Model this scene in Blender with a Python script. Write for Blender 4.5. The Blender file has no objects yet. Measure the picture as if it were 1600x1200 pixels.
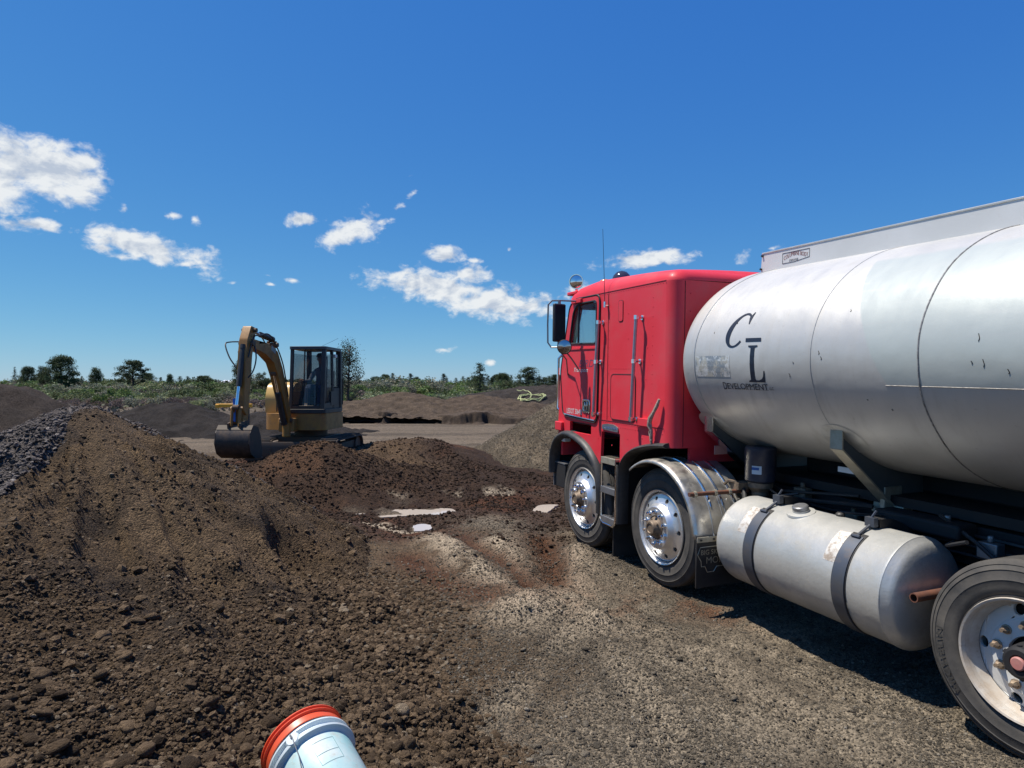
import bpy, bmesh, math, random
import numpy as np
from mathutils import Vector, Matrix, Euler
from mathutils.geometry import tessellate_polygon

SC = bpy.context.scene
COL = SC.collection
R = math.radians
random.seed(7)
rng = np.random.default_rng(11)

# ------------------------------------------------------------------ camera
cam_d = bpy.data.cameras.new('camera')
cam = bpy.data.objects.new('camera', cam_d)
COL.objects.link(cam)
CAMZ = 1.85
cam.location = (0, 0, CAMZ)
cam.rotation_euler = (R(90), 0, 0)
cam_d.sensor_width = 36
cam_d.lens = 36 * 1030 / 1600
cam_d.shift_y = 5 / 1600
cam_d.clip_start = 0.05
cam_d.clip_end = 20000
SC.camera = cam

# ------------------------------------------------------------------ sun, sky, exposure
SUN = Vector((-1.153, 0.20, 2.65)).normalized()
sun_d = bpy.data.lights.new('sun', 'SUN')
sun_d.energy = 5.0
sun_d.angle = R(0.5)
sun_d.color = (1.0, 0.935, 0.83)
sun = bpy.data.objects.new('sun', sun_d)
COL.objects.link(sun)
sun.rotation_euler = SUN.to_track_quat('Z', 'Y').to_euler()
sun.location = SUN * 50
SC.view_settings.view_transform = 'Standard'
SC.view_settings.look = 'None'
SC.view_settings.exposure = 0.3
SC.view_settings.gamma = 1.0
SC.view_settings.use_curve_mapping = False
SC.cycles.max_bounces = 6
SC.cycles.transparent_max_bounces = 12
SC.cycles.caustics_reflective = False
SC.cycles.caustics_refractive = False

world = bpy.data.worlds.new('World')
SC.world = world
world.use_nodes = True
wt = world.node_tree
for n in list(wt.nodes):
    wt.nodes.remove(n)
SKY_STRENGTH = 0.10


def build_world():
    N, L = wt.nodes.new, wt.links.new
    out = N('ShaderNodeOutputWorld')
    bg = N('ShaderNodeBackground')
    bg.inputs['Strength'].default_value = SKY_STRENGTH
    L(bg.outputs[0], out.inputs[0])
    sky = N('ShaderNodeTexSky')
    sky.sky_type = 'NISHITA'
    sky.sun_disc = False
    sky.sun_elevation = math.asin(SUN.z)
    sky.sun_rotation = math.atan2(SUN.x, SUN.y)
    sky.altitude = 1200
    sky.air_density = 1.0
    sky.dust_density = 0.2
    sky.ozone_density = 3.5
    tint = N('ShaderNodeMix'); tint.data_type = 'RGBA'; tint.blend_type = 'MULTIPLY'
    tint.inputs[0].default_value = 1.0
    L(sky.outputs[0], tint.inputs[6])
    tint.inputs[7].default_value = (0.72, 0.98, 1.28, 1)

    def math_(op, a=None, b=None, c=None, clamp=False):
        m = N('ShaderNodeMath'); m.operation = op; m.use_clamp = clamp
        for i, v in enumerate((a, b, c)):
            if v is None:
                continue
            if isinstance(v, (int, float)):
                m.inputs[i].default_value = v
            else:
                L(v, m.inputs[i])
        return m.outputs[0]
    # deepen the sky's blue as the phone camera renders it
    sc_ = N('ShaderNodeSeparateColor'); cb_ = N('ShaderNodeCombineColor')
    L(tint.outputs[2], sc_.inputs[0])
    for i_, (a_, g_) in enumerate(((0.65, 1.18), (0.60, 0.80), (0.68, 0.33))):
        L(math_('MULTIPLY', math_('POWER', math_('MULTIPLY', sc_.outputs[i_], 0.125), g_), a_ / 0.1231), cb_.inputs[i_])
    tc = N('ShaderNodeTexCoord')
    sep = N('ShaderNodeSeparateXYZ')
    L(tc.outputs['Generated'], sep.inputs[0])
    az = math_('ARCTAN2', sep.outputs[0], sep.outputs[1])
    el = math_('ARCSINE', sep.outputs[2])
    comb = N('ShaderNodeCombineXYZ')
    L(az, comb.inputs[0]); L(el, comb.inputs[1])

    def noise(vec, scale, detail, rough, dist=0.0):
        n = N('ShaderNodeTexNoise')
        n.inputs['Scale'].default_value = scale
        n.inputs['Detail'].default_value = detail
        n.inputs['Roughness'].default_value = rough
        n.inputs['Distortion'].default_value = dist
        L(vec, n.inputs['Vector'])
        return n.outputs[0]
    # (azimuth, elevation, half width, half height in degrees, tilt in degrees, weight)
    clouds = CLOUDS
    last = None
    for (a, e, w, h, t, k) in clouds:
        mp = N('ShaderNodeMapping'); mp.vector_type = 'TEXTURE'
        mp.inputs['Location'].default_value = (R(a), R(e), 0)
        mp.inputs['Rotation'].default_value = (0, 0, R(t))
        mp.inputs['Scale'].default_value = (R(w), R(h), 1)
        L(comb.outputs[0], mp.inputs[0])
        ln = N('ShaderNodeVectorMath'); ln.operation = 'LENGTH'
        L(mp.outputs[0], ln.inputs[0])
        f = math_('MULTIPLY_ADD', ln.outputs['Value'], -1.0, k)
        last = f if last is None else math_('MAXIMUM', last, f)
    stretch = N('ShaderNodeMapping')
    stretch.inputs['Scale'].default_value = (1, 1.5, 1)
    L(comb.outputs[0], stretch.inputs[0])
    n1 = noise(stretch.outputs[0], 20, 9, 0.56, 0.25)
    n2 = noise(stretch.outputs[0], 62, 6, 0.6, 0.5)
    nn = math_('ADD', math_('MULTIPLY', math_('SUBTRACT', n1, 0.5), 2.7), math_('MULTIPLY', math_('SUBTRACT', n2, 0.5), 1.1))
    dens = math_('ADD', last, nn)
    mr = N('ShaderNodeMapRange'); mr.interpolation_type = 'SMOOTHSTEP'
    mr.inputs['From Min'].default_value = -0.16
    mr.inputs['From Max'].default_value = 0.62
    L(dens, mr.inputs['Value'])
    fac = mr.outputs[0]
    # billow relief: thick parts and undersides are greyer
    shift = N('ShaderNodeMapping')
    shift.inputs['Location'].default_value = (-0.007, 0.016, 0)
    shift.inputs['Scale'].default_value = (1, 1.5, 1)
    L(comb.outputs[0], shift.inputs[0])
    n3 = noise(shift.outputs[0], 20, 9, 0.56, 0.25)
    rel = math_('SUBTRACT', n1, n3)
    thick = math_('MULTIPLY', dens, -0.16)
    lum = math_('ADD', math_('MULTIPLY_ADD', rel, 2.2, 0.97), thick)
    lum = math_('MINIMUM', math_('MAXIMUM', lum, 0.62), 1.0)
    cc = N('ShaderNodeMix'); cc.data_type = 'RGBA'
    cc.inputs[6].default_value = (2.9, 3.6, 4.8, 1)
    cc.inputs[7].default_value = (7.0, 7.2, 7.3, 1)
    mr2 = N('ShaderNodeMapRange')
    mr2.inputs['From Min'].default_value = 0.45
    mr2.inputs['From Max'].default_value = 1.0
    L(lum, mr2.inputs['Value'])
    L(mr2.outputs[0], cc.inputs[0])
    mix = N('ShaderNodeMix'); mix.data_type = 'RGBA'
    L(math_('MULTIPLY', fac, 0.95), mix.inputs[0])
    L(cb_.outputs[0], mix.inputs[6])
    L(cc.outputs[2], mix.inputs[7])
    L(mix.outputs[2], bg.inputs['Color'])


def pxdir(px, py):
    a = math.atan((px - 800) / 1030)
    e = math.atan((605 - py) / 1030 * math.cos(a))
    return math.degrees(a), math.degrees(e)


_cl = [  # place, half sizes and tilt as seen from the site, converted to sky angles
    (58, 268, 88, 42, -3, 1.15), (5, 282, 66, 44, 0, .9), (125, 256, 42, 20, 10, .8), (55, 352, 62, 13, 6, .75),
    (225, 385, 96, 22, -10, 1.0), (292, 412, 44, 9, 14, .6), (170, 388, 55, 10, 0, .6),
    (195, 326, 11, 13, 0, .65), (272, 337, 20, 8, 0, .5), (303, 343, 15, 9, 0, .45),
    (477, 343, 32, 9, 8, .8), (556, 357, 48, 20, 22, .9), (598, 345, 24, 10, 15, .6), (622, 324, 20, 10, 20, .4), (644, 304, 14, 9, 40, .4),
    (697, 398, 29, 13, 0, .9), (744, 407, 17, 7, 0, .5), (795, 391, 10, 7, 50, .3),
    (690, 450, 96, 24, -6, 1.05), (770, 472, 74, 25, -8, 1.0), (832, 478, 38, 20, 5, .85), (725, 430, 45, 18, 0, .8), (905, 455, 40, 24, 0, .4),
    (1005, 405, 66, 13, 5, .95), (1160, 398, 36, 17, 12, .45), (1205, 388, 28, 7, 5, .3),
    (702, 545, 24, 8, 10, .35), (765, 567, 14, 8, 0, .6), (418, 430, 14, 5, 0, .3), (422, 444, 16, 5, 0, .45), (458, 438, 16, 6, 0, .35), (365, 442, 13, 5, 15, .3), (640, 275, 16, 6, 15, .3),
]
CLOUDS = []
for (px, py, w, h, t, k) in _cl:
    a, e = pxdir(px, py)
    ca = math.cos(R(a))
    CLOUDS.append((a, e, math.degrees(w / 1030) * ca * ca * 1.12, math.degrees(h / 1030) * ca * 1.12, t, k))
build_world()

# ------------------------------------------------------------------ materials
MATS = {}


def mat(name, base, rough=0.6, metal=0.0, var=None, bump=None, spec=0.5, coat=0.0, alpha=1.0, wear=None, dirt=None, object_space=True, stretch=None, vcol=None):
    """principled surface; var=(scale, other colour, amount), bump=(scale, strength, distance), dirt=(scale, colour, lo, hi)"""
    if name in MATS:
        return MATS[name]
    m = bpy.data.materials.new(name)
    m.use_nodes = True
    nt = m.node_tree
    N, L = nt.nodes.new, nt.links.new
    p = nt.nodes['Principled BSDF']
    p.inputs['Roughness'].default_value = rough
    p.inputs['Metallic'].default_value = metal
    p.inputs['Specular IOR Level'].default_value = spec
    p.inputs['Coat Weight'].default_value = coat
    p.inputs['Coat Roughness'].default_value = 0.12
    tc = N('ShaderNodeTexCoord')
    vec = tc.outputs['Object']
    if stretch:
        mp = N('ShaderNodeMapping'); mp.inputs['Scale'].default_value = stretch
        L(vec, mp.inputs[0]); vec = mp.outputs[0]
    if vcol:
        at = N('ShaderNodeAttribute'); at.attribute_name = vcol
        col = at.outputs['Color']
    else:
        rgb = N('ShaderNodeRGB'); rgb.outputs[0].default_value = (*base, 1)
        col = rgb.outputs[0]

    def noise(scale, detail=6, rough_=0.6, v=None):
        n = N('ShaderNodeTexNoise')
        n.inputs['Scale'].default_value = scale
        n.inputs['Detail'].default_value = detail
        n.inputs['Roughness'].default_value = rough_
        L(v or vec, n.inputs['Vector'])
        return n.outputs[0]

    def mixc(f, a, b, mode='MIX'):
        x = N('ShaderNodeMix'); x.data_type = 'RGBA'; x.blend_type = mode
        if isinstance(f, float): x.inputs[0].default_value = f
        else: L(f, x.inputs[0])
        L(a, x.inputs[6])
        if isinstance(b, tuple): x.inputs[7].default_value = (*b, 1)
        else: L(b, x.inputs[7])
        return x.outputs[2]

    def rng_(v, lo, hi, a=0.0, b=1.0):
        x = N('ShaderNodeMapRange')
        for i, q in zip(('From Min', 'From Max', 'To Min', 'To Max'), (lo, hi, a, b)):
            x.inputs[i].default_value = q
        L(v, x.inputs['Value'])
        return x.outputs[0]
    if var:
        f = rng_(noise(var[0]), 0.35, 0.65, 0.0, var[2])
        col = mixc(f, col, var[1])
    if dirt:
        dn = noise(dirt[0], 8, 0.7, tc.outputs['Object'])
        f = rng_(dn, dirt[2], dirt[3], 0.0, dirt[4] if len(dirt) > 4 else 0.8)
        col = mixc(f, col, dirt[1])
        rr = rng_(f, 0, 1, rough, min(1.0, rough + 0.35))
        L(rr, p.inputs['Roughness'])
        if metal > 0:
            L(rng_(f, 0, 1, metal, metal * 0.4), p.inputs['Metallic'])
    L(col, p.inputs['Base Color'])
    if bump:
        b = N('ShaderNodeBump')
        b.inputs['Strength'].default_value = bump[1]
        b.inputs['Distance'].default_value = bump[2] if len(bump) > 2 else 0.01
        L(noise(bump[0], 5, 0.6), b.inputs['Height'])
        L(b.outputs[0], p.inputs['Normal'])
    if alpha < 1:
        p.inputs['Alpha'].default_value = alpha
    MATS[name] = m
    return m


DUST = (0.22, 0.17, 0.12)
M_RED = mat('red_cab_paint', (0.72, 0.034, 0.050), 0.48, var=(1.3, (0.74, 0.060, 0.085), 0.8), bump=(5, 0.08, 0.02), spec=0.32, coat=0.04, dirt=(2.6, (0.50, 0.12, 0.11), 0.50, 0.85, 0.6))
M_RED_IN = mat('red_inner_paint', (0.20, 0.012, 0.018), 0.6)
M_ALU = mat('satin_aluminium', (0.66, 0.65, 0.61), 0.42, 0.5, var=(3, (0.50, 0.505, 0.48), 0.8), bump=(4, 0.25, 0.03), dirt=(7, (0.30, 0.28, 0.24), 0.50, 0.76, 0.65))
M_CHROME = mat('polished_metal', (0.86, 0.86, 0.87), 0.13, 1.0, dirt=(9, (0.35, 0.30, 0.25), 0.56, 0.8, 0.5))
M_WHEEL = mat('polished_wheel_aluminium', (0.80, 0.80, 0.79), 0.36, 0.85, dirt=(12, (0.42, 0.38, 0.33), 0.5, 0.8, 0.45))
M_FEND = mat('stainless_fender', (0.62, 0.60, 0.56), 0.30, 0.9, var=(4, (0.50, 0.47, 0.40), 0.7), dirt=(7, (0.36, 0.32, 0.25), 0.42, 0.7, 0.8))
M_RUBBER = mat('tyre_rubber', (0.035, 0.034, 0.033), 0.8, var=(6, (0.10, 0.09, 0.08), 0.55), bump=(90, 0.25, 0.003), dirt=(4, (0.13, 0.115, 0.095), 0.42, 0.75, 0.7))
M_FLARE = mat('black_rubber_flare', (0.02, 0.02, 0.021), 0.5, var=(8, (0.06, 0.058, 0.055), 0.6), bump=(60, 0.15, 0.003), dirt=(7, (0.12, 0.10, 0.085), 0.5, 0.8, 0.6))
M_BLACK = mat('black_painted_steel', (0.018, 0.018, 0.020), 0.5, var=(6, (0.04, 0.038, 0.036), 0.6), dirt=(5, (0.09, 0.075, 0.06), 0.5, 0.8, 0.6))
M_DARK = mat('dark_frame_steel', (0.012, 0.012, 0.014), 0.7, var=(4, (0.025, 0.022, 0.02), 0.6), bump=(30, 0.2, 0.004))
M_STRAP = mat('blue_grey_strap_steel', (0.085, 0.10, 0.13), 0.45, 0.4, var=(8, (0.12, 0.115, 0.11), 0.6), dirt=(10, (0.15, 0.10, 0.065), 0.55, 0.8, 0.7))
M_GREY = mat('grey_metal', (0.32, 0.33, 0.35), 0.42, 0.7, var=(12, (0.22, 0.21, 0.2), 0.6))
M_RAIL = mat('handrail_metal', (0.42, 0.43, 0.50), 0.35, 0.8, var=(20, (0.3, 0.3, 0.34), 0.6))
M_STEEL = mat('white_steel_wheel', (0.74, 0.74, 0.71), 0.45, 0.0, var=(5, (0.64, 0.64, 0.61), 0.7), dirt=(9, (0.36, 0.25, 0.14), 0.60, 0.76, 0.6))
M_RIMRUST = mat('rusty_rim_flange', (0.56, 0.52, 0.46), 0.55, 0.1, var=(14, (0.42, 0.33, 0.24), 0.7), dirt=(20, (0.26, 0.16, 0.09), 0.55, 0.75, 0.6))
M_RUST = mat('rusty_pipe', (0.17, 0.065, 0.035), 0.75, var=(14, (0.09, 0.045, 0.035), 0.8), bump=(70, 0.3, 0.003))
M_BRASS = mat('dirty_hub_metal', (0.26, 0.19, 0.13), 0.6, 0.3, var=(25, (0.10, 0.08, 0.06), 0.8), bump=(60, 0.4, 0.004))
M_LUGR = mat('weathered_lug_metal', (0.42, 0.34, 0.25), 0.5, 0.5, var=(30, (0.25, 0.16, 0.1), 0.7))
M_WHITE = mat('white_paint', (0.75, 0.75, 0.73), 0.5)
M_INK = mat('navy_black_lettering', (0.012, 0.018, 0.035), 0.45)
M_INKRED = mat('maroon_lettering', (0.20, 0.06, 0.05), 0.5)
M_PINK = mat('faded_red_cap', (0.52, 0.20, 0.17), 0.6, var=(30, (0.4, 0.2, 0.17), 0.7))
M_BEIGE = mat('bare_bracket_metal', (0.48, 0.45, 0.36), 0.45, 0.5, var=(15, (0.33, 0.28, 0.2), 0.7))
M_YEL = mat('yellow_machine_paint', (0.36, 0.165, 0.028), 0.5, var=(2.5, (0.27, 0.13, 0.03), 0.7), dirt=(6, (0.10, 0.07, 0.045), 0.45, 0.75, 0.7))
M_YBAR = mat('yellow_bar_paint', (0.75, 0.36, 0.02), 0.5)
M_CREAM = mat('cream_yellow_cowl', (0.62, 0.39, 0.11), 0.4, dirt=(4, (0.35, 0.25, 0.13), 0.55, 0.85, 0.5))
M_BLUE = mat('blue_tape', (0.03, 0.16, 0.55), 0.5)
M_TRACK = mat('rubber_track', (0.03, 0.028, 0.027), 0.8, dirt=(6, (0.13, 0.09, 0.06), 0.42, 0.65, 0.8))
M_MUDSTEEL = mat('muddy_steel', (0.10, 0.075, 0.055), 0.65, 0.2, dirt=(6, (0.14, 0.085, 0.05), 0.45, 0.65, 0.8))
M_BUCKETSTEEL = mat('worn_bucket_steel', (0.045, 0.04, 0.038), 0.5, 0.5, dirt=(5, (0.13, 0.085, 0.055), 0.45, 0.7, 0.8))


def glass(name, col, alpha, rough=0.03):
    m = bpy.data.materials.new(name); m.use_nodes = True
    nt = m.node_tree
    p = nt.nodes['Principled BSDF']
    p.inputs['Base Color'].default_value = (*col, 1)
    p.inputs['Roughness'].default_value = rough
    p.inputs['Alpha'].default_value = alpha
    p.inputs['Specular IOR Level'].default_value = 0.6
    return m


M_GLASS = glass('tinted_window_glass', (0.10, 0.30, 0.30), 0.16)
M_GLASS_EX = glass('cab_glass', (0.03, 0.05, 0.06), 0.34)
M_MIRROR = mat('mirror_glass', (0.8, 0.82, 0.85), 0.03, 1.0)
M_LAMPBLUE = mat('tinted_lens', (0.10, 0.10, 0.13), 0.12, 0.6)
M_ORANGE = mat('amber_lens', (0.65, 0.16, 0.04), 0.3)
M_LAMPRED = mat('red_lamp', (0.42, 0.02, 0.02), 0.3)


# ------------------------------------------------------------------ mesh helpers
class MB:
    def __init__(s):
        s.v = []; s.f = []

    def add(s, vs, fs):
        b = len(s.v)
        s.v += [tuple(p) for p in vs]
        s.f += [tuple(i + b for i in f) for f in fs]
        return s

    def box(s, lo, hi, mtx=None):
        x0, y0, z0 = lo; x1, y1, z1 = hi
        vs = [(x0, y0, z0), (x1, y0, z0), (x1, y1, z0), (x0, y1, z0), (x0, y0, z1), (x1, y0, z1), (x1, y1, z1), (x0, y1, z1)]
        if mtx is not None:
            vs = [mtx @ Vector(p) for p in vs]
        return s.add(vs, [(0, 3, 2, 1), (4, 5, 6, 7), (0, 1, 5, 4), (1, 2, 6, 5), (2, 3, 7, 6), (3, 0, 4, 7)])

    def tube(s, path, r, n=8, cap=True, closed=False):
        P = [Vector(p) for p in path]
        if not hasattr(r, '__len__'):
            r = [r] * len(P)
        up = None; rings = []
        m = len(P)
        for i in range(m):
            if closed:
                t = (P[(i + 1) % m] - P[i - 1])
            else:
                t = (P[min(i + 1, m - 1)] - P[max(i - 1, 0)])
            t.normalize()
            if up is None:
                up = t.orthogonal().normalized()
            up = (up - t * up.dot(t))
            if up.length < 1e-6: up = t.orthogonal()
            up.normalize()
            w = t.cross(up)
            rings.append([P[i] + (up * math.cos(2 * math.pi * k / n) + w * math.sin(2 * math.pi * k / n)) * r[i] for k in range(n)])
        vs = [v for g in rings for v in g]
        fs = []
        for i in range(m if closed else m - 1):
            a = i * n; b = ((i + 1) % m) * n
            for k in range(n):
                fs.append((a + k, a + (k + 1) % n, b + (k + 1) % n, b + k))
        if cap and not closed:
            fs.append(tuple(range(n - 1, -1, -1)))
            fs.append(tuple((m - 1) * n + k for k in range(n)))
        return s.add(vs, fs)

    def lathe(s, prof, n=48, axis='Y', c=(0, 0, 0), closed=False, a0=0.0, a1=2 * math.pi):
        """prof: list of (radius, height along the axis)"""
        full = abs(a1 - a0 - 2 * math.pi) < 1e-6
        cnt = n if full else n + 1
        vs = []
        for k in range(cnt):
            a = a0 + (a1 - a0) * k / n
            ca, sa = math.cos(a), math.sin(a)
            for (r, h) in prof:
                if axis == 'Y': p = (r * ca, h, r * sa)
                elif axis == 'X': p = (h, r * ca, r * sa)
                else: p = (r * ca, r * sa, h)
                vs.append((p[0] + c[0], p[1] + c[1], p[2] + c[2]))
        m = len(prof); fs = []
        for k in range(n):
            a = k * m; b = ((k + 1) % cnt) * m
            for i in range(m if closed else m - 1):
                j = (i + 1) % m
                fs.append((a + i, a + j, b + j, b + i))
        return s.add(vs, fs)

    def prism(s, poly, lo, hi, plane='XZ', holes=()):
        """polygon with holes, extruded along the third axis from lo to hi"""
        loops = [poly] + list(holes)

        def put(p, h):
            if plane == 'XZ': return (p[0], h, p[1])
            if plane == 'XY': return (p[0], p[1], h)
            return (h, p[0], p[1])
        flat = [p for l in loops for p in l]
        tris = tessellate_polygon([[Vector((p[0], p[1], 0)) for p in l] for l in loops])
        n = len(flat)
        vs = [put(p, lo) for p in flat] + [put(p, hi) for p in flat]
        fs = [tuple(t) for t in tris] + [(t[2] + n, t[1] + n, t[0] + n) for t in tris]
        b = 0
        for l in loops:
            k = len(l)
            for i in range(k):
                j = (i + 1) % k
                fs.append((b + i, b + j, b + j + n, b + i + n))
            b += k
        return s.add(vs, fs)

    def mesh(s, name, m=None, smooth=35, merge=False):
        me = bpy.data.meshes.new(name)
        me.from_pydata([tuple(v) for v in s.v], [], s.f)
        bm = bmesh.new(); bm.from_mesh(me)
        if merge:
            bmesh.ops.remove_doubles(bm, verts=bm.verts, dist=1e-5)
        bmesh.ops.recalc_face_normals(bm, faces=bm.faces)
        bm.to_mesh(me); bm.free()
        if m: me.materials.append(m)
        if smooth:
            me.polygons.foreach_set('use_smooth', [True] * len(me.polygons))
            me.set_sharp_from_angle(angle=R(smooth))
        return me

    def build(s, name, m=None, parent=None, smooth=35, bevel=0.0, label=None, merge=False, segs=2):
        o = bpy.data.objects.new(name, s.mesh(name, m, smooth, merge))
        COL.objects.link(o)
        if parent: o.parent = parent
        if label: o['label'] = label
        if bevel:
            b = o.modifiers.new('bevel', 'BEVEL'); b.width = bevel; b.segments = segs; b.limit_method = 'ANGLE'; b.angle_limit = R(40)
            b.harden_normals = False
        return o


def tag(o, label=None, cat=None, group=None, kind=None):
    if label: o['label'] = label
    if cat: o['category'] = cat
    if group: o['group'] = group
    if kind: o['kind'] = kind
    return o


def empty(name, loc=(0, 0, 0), parent=None, rz=0.0):
    o = bpy.data.objects.new(name, None)
    COL.objects.link(o)
    o.location = loc; o.rotation_euler = (0, 0, rz)
    o.empty_display_size = 0.1
    if parent: o.parent = parent
    return o


def copy_tree(o, parent=None, **kw):
    c = o.copy(); COL.objects.link(c)
    if parent: c.parent = parent
    for ch in list(o.children):
        copy_tree(ch, c)
    return c


def rrect(x0, z0, x1, z1, r, n=5):
    pts = []
    for (cx, cz, a0) in ((x1 - r, z0 + r, -90), (x1 - r, z1 - r, 0), (x0 + r, z1 - r, 90), (x0 + r, z0 + r, 180)):
        for k in range(n + 1):
            a = R(a0 + 90 * k / n)
            pts.append((cx + r * math.cos(a), cz + r * math.sin(a)))
    return pts


def round_poly(pts, rad, n=5):
    """round the corners of a polygon; rad: number or list"""
    out = []
    m = len(pts)
    for i in range(m):
        p = Vector(pts[i]); a = Vector(pts[i - 1]); b = Vector(pts[(i + 1) % m])
        r = rad[i] if hasattr(rad, '__len__') else rad
        if r <= 0:
            out.append(tuple(p)); continue
        u = (a - p).normalized(); w = (b - p).normalized()
        r_ = min(r, (a - p).length * .49, (b - p).length * .49)
        for k in range(n + 1):
            t = k / n
            q = (p + u * r_) * (1 - t) ** 2 + p * 2 * t * (1 - t) + (p + w * r_) * t ** 2
            out.append((q.x, q.y))
    return out


def strip_path(pts, w0, w1):
    """closed polygon round a 2D polyline with half width from w0 to w1"""
    P = [Vector(p) for p in pts]; L_, R_ = [], []
    m = len(P)
    for i in range(m):
        t = (P[min(i + 1, m - 1)] - P[max(0, i - 1)]).normalized()
        nn = Vector((-t.y, t.x)); w = w0 + (w1 - w0) * i / (m - 1)
        L_.append(tuple(P[i] + nn * w)); R_.append(tuple(P[i] - nn * w))
    return L_ + R_[::-1]


# ------------------------------------------------------------------ noise
def _hash(ix, iy, seed):
    h = (ix.astype(np.int64) * 374761393 + iy.astype(np.int64) * 668265263 + seed * 1442695041) & 0x7fffffff
    h = ((h ^ (h >> 13)) * 1274126177) & 0x7fffffff
    return ((h ^ (h >> 16)) & 0xffff) / 65535.0


def vnoise(x, y, seed=0):
    x = np.asarray(x, float); y = np.asarray(y, float)
    ix = np.floor(x); iy = np.floor(y); fx = x - ix; fy = y - iy
    fx = fx * fx * fx * (fx * (fx * 6 - 15) + 10); fy = fy * fy * fy * (fy * (fy * 6 - 15) + 10)
    a = _hash(ix, iy, seed); b = _hash(ix + 1, iy, seed); c = _hash(ix, iy + 1, seed); d = _hash(ix + 1, iy + 1, seed)
    return (a + (b - a) * fx + (c - a) * fy + (a - b - c + d) * fx * fy) * 2 - 1


def fbm(x, y, seed=0, oct=5, gain=0.5, lac=2.07):
    s = 0; a = 1.0; t = 0
    c, sn = math.cos(0.6), math.sin(0.6)
    for i in range(oct):
        s = s + a * vnoise(x, y, seed + i * 17); t += a; a *= gain
        x, y = (c * x - sn * y) * lac, (sn * x + c * y) * lac
    return s / t


def sstep(a, b, x):
    t = np.clip((x - a) / (b - a), 0, 1)
    return t * t * (3 - 2 * t)

# ------------------------------------------------------------------ truck frame (pose of the truck on its slope)
TX = np.array([-0.38433979, 0.92277386, 0.02777281])
TY = np.array([-0.92312995, -0.3844881, 0.0])
TZ = np.array([0.01067831, -0.02563791, 0.99961426])
TO = np.array([2.48045225, 6.52291996, 0.0202083])


def truck_xy(x, y):
    dx, dy = x - TO[0], y - TO[1]
    return dx * TX[0] + dy * TX[1], dx * TY[0] + dy * TY[1]


def g2(px, py, z=0.0):
    """place on the ground seen at a point of the photograph, used to lay out marks on the ground"""
    k = (CAMZ - z) / ((py - 605) / 1030)
    return ((px - 800) / 1030 * k, k)


def seg_d(x, y, a, b):
    ax, ay = a; bx, by = b
    t = np.clip(((x - ax) * (bx - ax) + (y - ay) * (by - ay)) / ((bx - ax) ** 2 + (by - ay) ** 2), 0, 1)
    return np.hypot(x - (ax + t * (bx - ax)), y - (ay + t * (by - ay))), t


def poly_d(x, y, pts):
    d = None
    for a, b in zip(pts[:-1], pts[1:]):
        q, _ = seg_d(x, y, a, b)
        d = q if d is None else np.minimum(d, q)
    return d


# ruts and ridges pressed into the ground by wheels
RIDGES = [([g2(678, 852), g2(720, 880), g2(765, 912), g2(800, 955)], 0.24, 0.085),
          ([g2(775, 862), g2(815, 890), g2(835, 925), g2(850, 960)], 0.22, 0.085),
          ([g2(893, 868), g2(897, 900), g2(905, 945), g2(930, 975)], 0.16, 0.07),
          ([g2(905, 955), g2(1000, 985), g2(1090, 1010), g2(1180, 1060)], 0.13, 0.03),
          ([g2(905, 975), g2(960, 1010), g2(1010, 1060), g2(1060, 1120)], 0.11, 0.025),
          ([g2(830, 850), g2(905, 842), g2(990, 838)], 0.12, 0.03)]
GULLIES = [([g2(730, 858), g2(790, 890), g2(830, 930)], 0.11, 0.07),
           ([g2(845, 850), g2(860, 880), g2(868, 915)], 0.20, 0.09),
           ([g2(560, 800), g2(640, 842), g2(720, 848)], 0.25, 0.03),
           ([g2(640, 880), g2(700, 920), g2(770, 940)], 0.18, 0.02)]
TRACKS = [[g2(640, 1190), g2(780, 1090), g2(880, 1000), g2(920, 930)], [g2(1380, 1190), g2(1210, 1085), g2(1070, 1012), g2(960, 962), g2(905, 925)],
          [g2(1080, 1190), g2(1010, 1100), g2(950, 1015)], [g2(1560, 1150), g2(1330, 1075), g2(1150, 1000), g2(1010, 945)]]


def along(x, y, pts):
    """distance to a line and how far along it"""
    best = np.full(np.shape(x), 1e9); s = np.zeros(np.shape(x)); acc = 0.0
    for a, b in zip(pts[:-1], pts[1:]):
        d, t = seg_d(x, y, a, b); L_ = math.hypot(b[0] - a[0], b[1] - a[1])
        m = d < best; best = np.where(m, d, best); s = np.where(m, acc + t * L_, s); acc += L_
    return best, s


PUDDLES = [[(520, 797), (545, 793), (574, 796), (570, 801), (540, 801)],
           [(584, 800), (600, 797), (640, 798), (690, 795), (712, 799), (680, 803), (640, 804), (600, 806)],
           [(644, 822), (660, 819), (672, 822), (668, 827), (650, 828)],
           [(834, 794), (850, 790), (872, 790), (858, 796), (850, 802), (838, 800)]]
SILT = [([(585, 757), (606, 748), (630, 757), (622, 764), (590, 766)], 0.12), ([(755, 762), (775, 758), (800, 765), (790, 772), (765, 771)], 0.12),
        ([(605, 773), (640, 767), (630, 776)], 0.12), ([(695, 772), (718, 770), (716, 775)], 0.10), ([(676, 735), (690, 738), (712, 752), (700, 752)], 0.18),
        ([(570, 822), (600, 815), (670, 830), (640, 833)], 0.04), ([(845, 740), (875, 745), (872, 750)], 0.1)]


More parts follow.
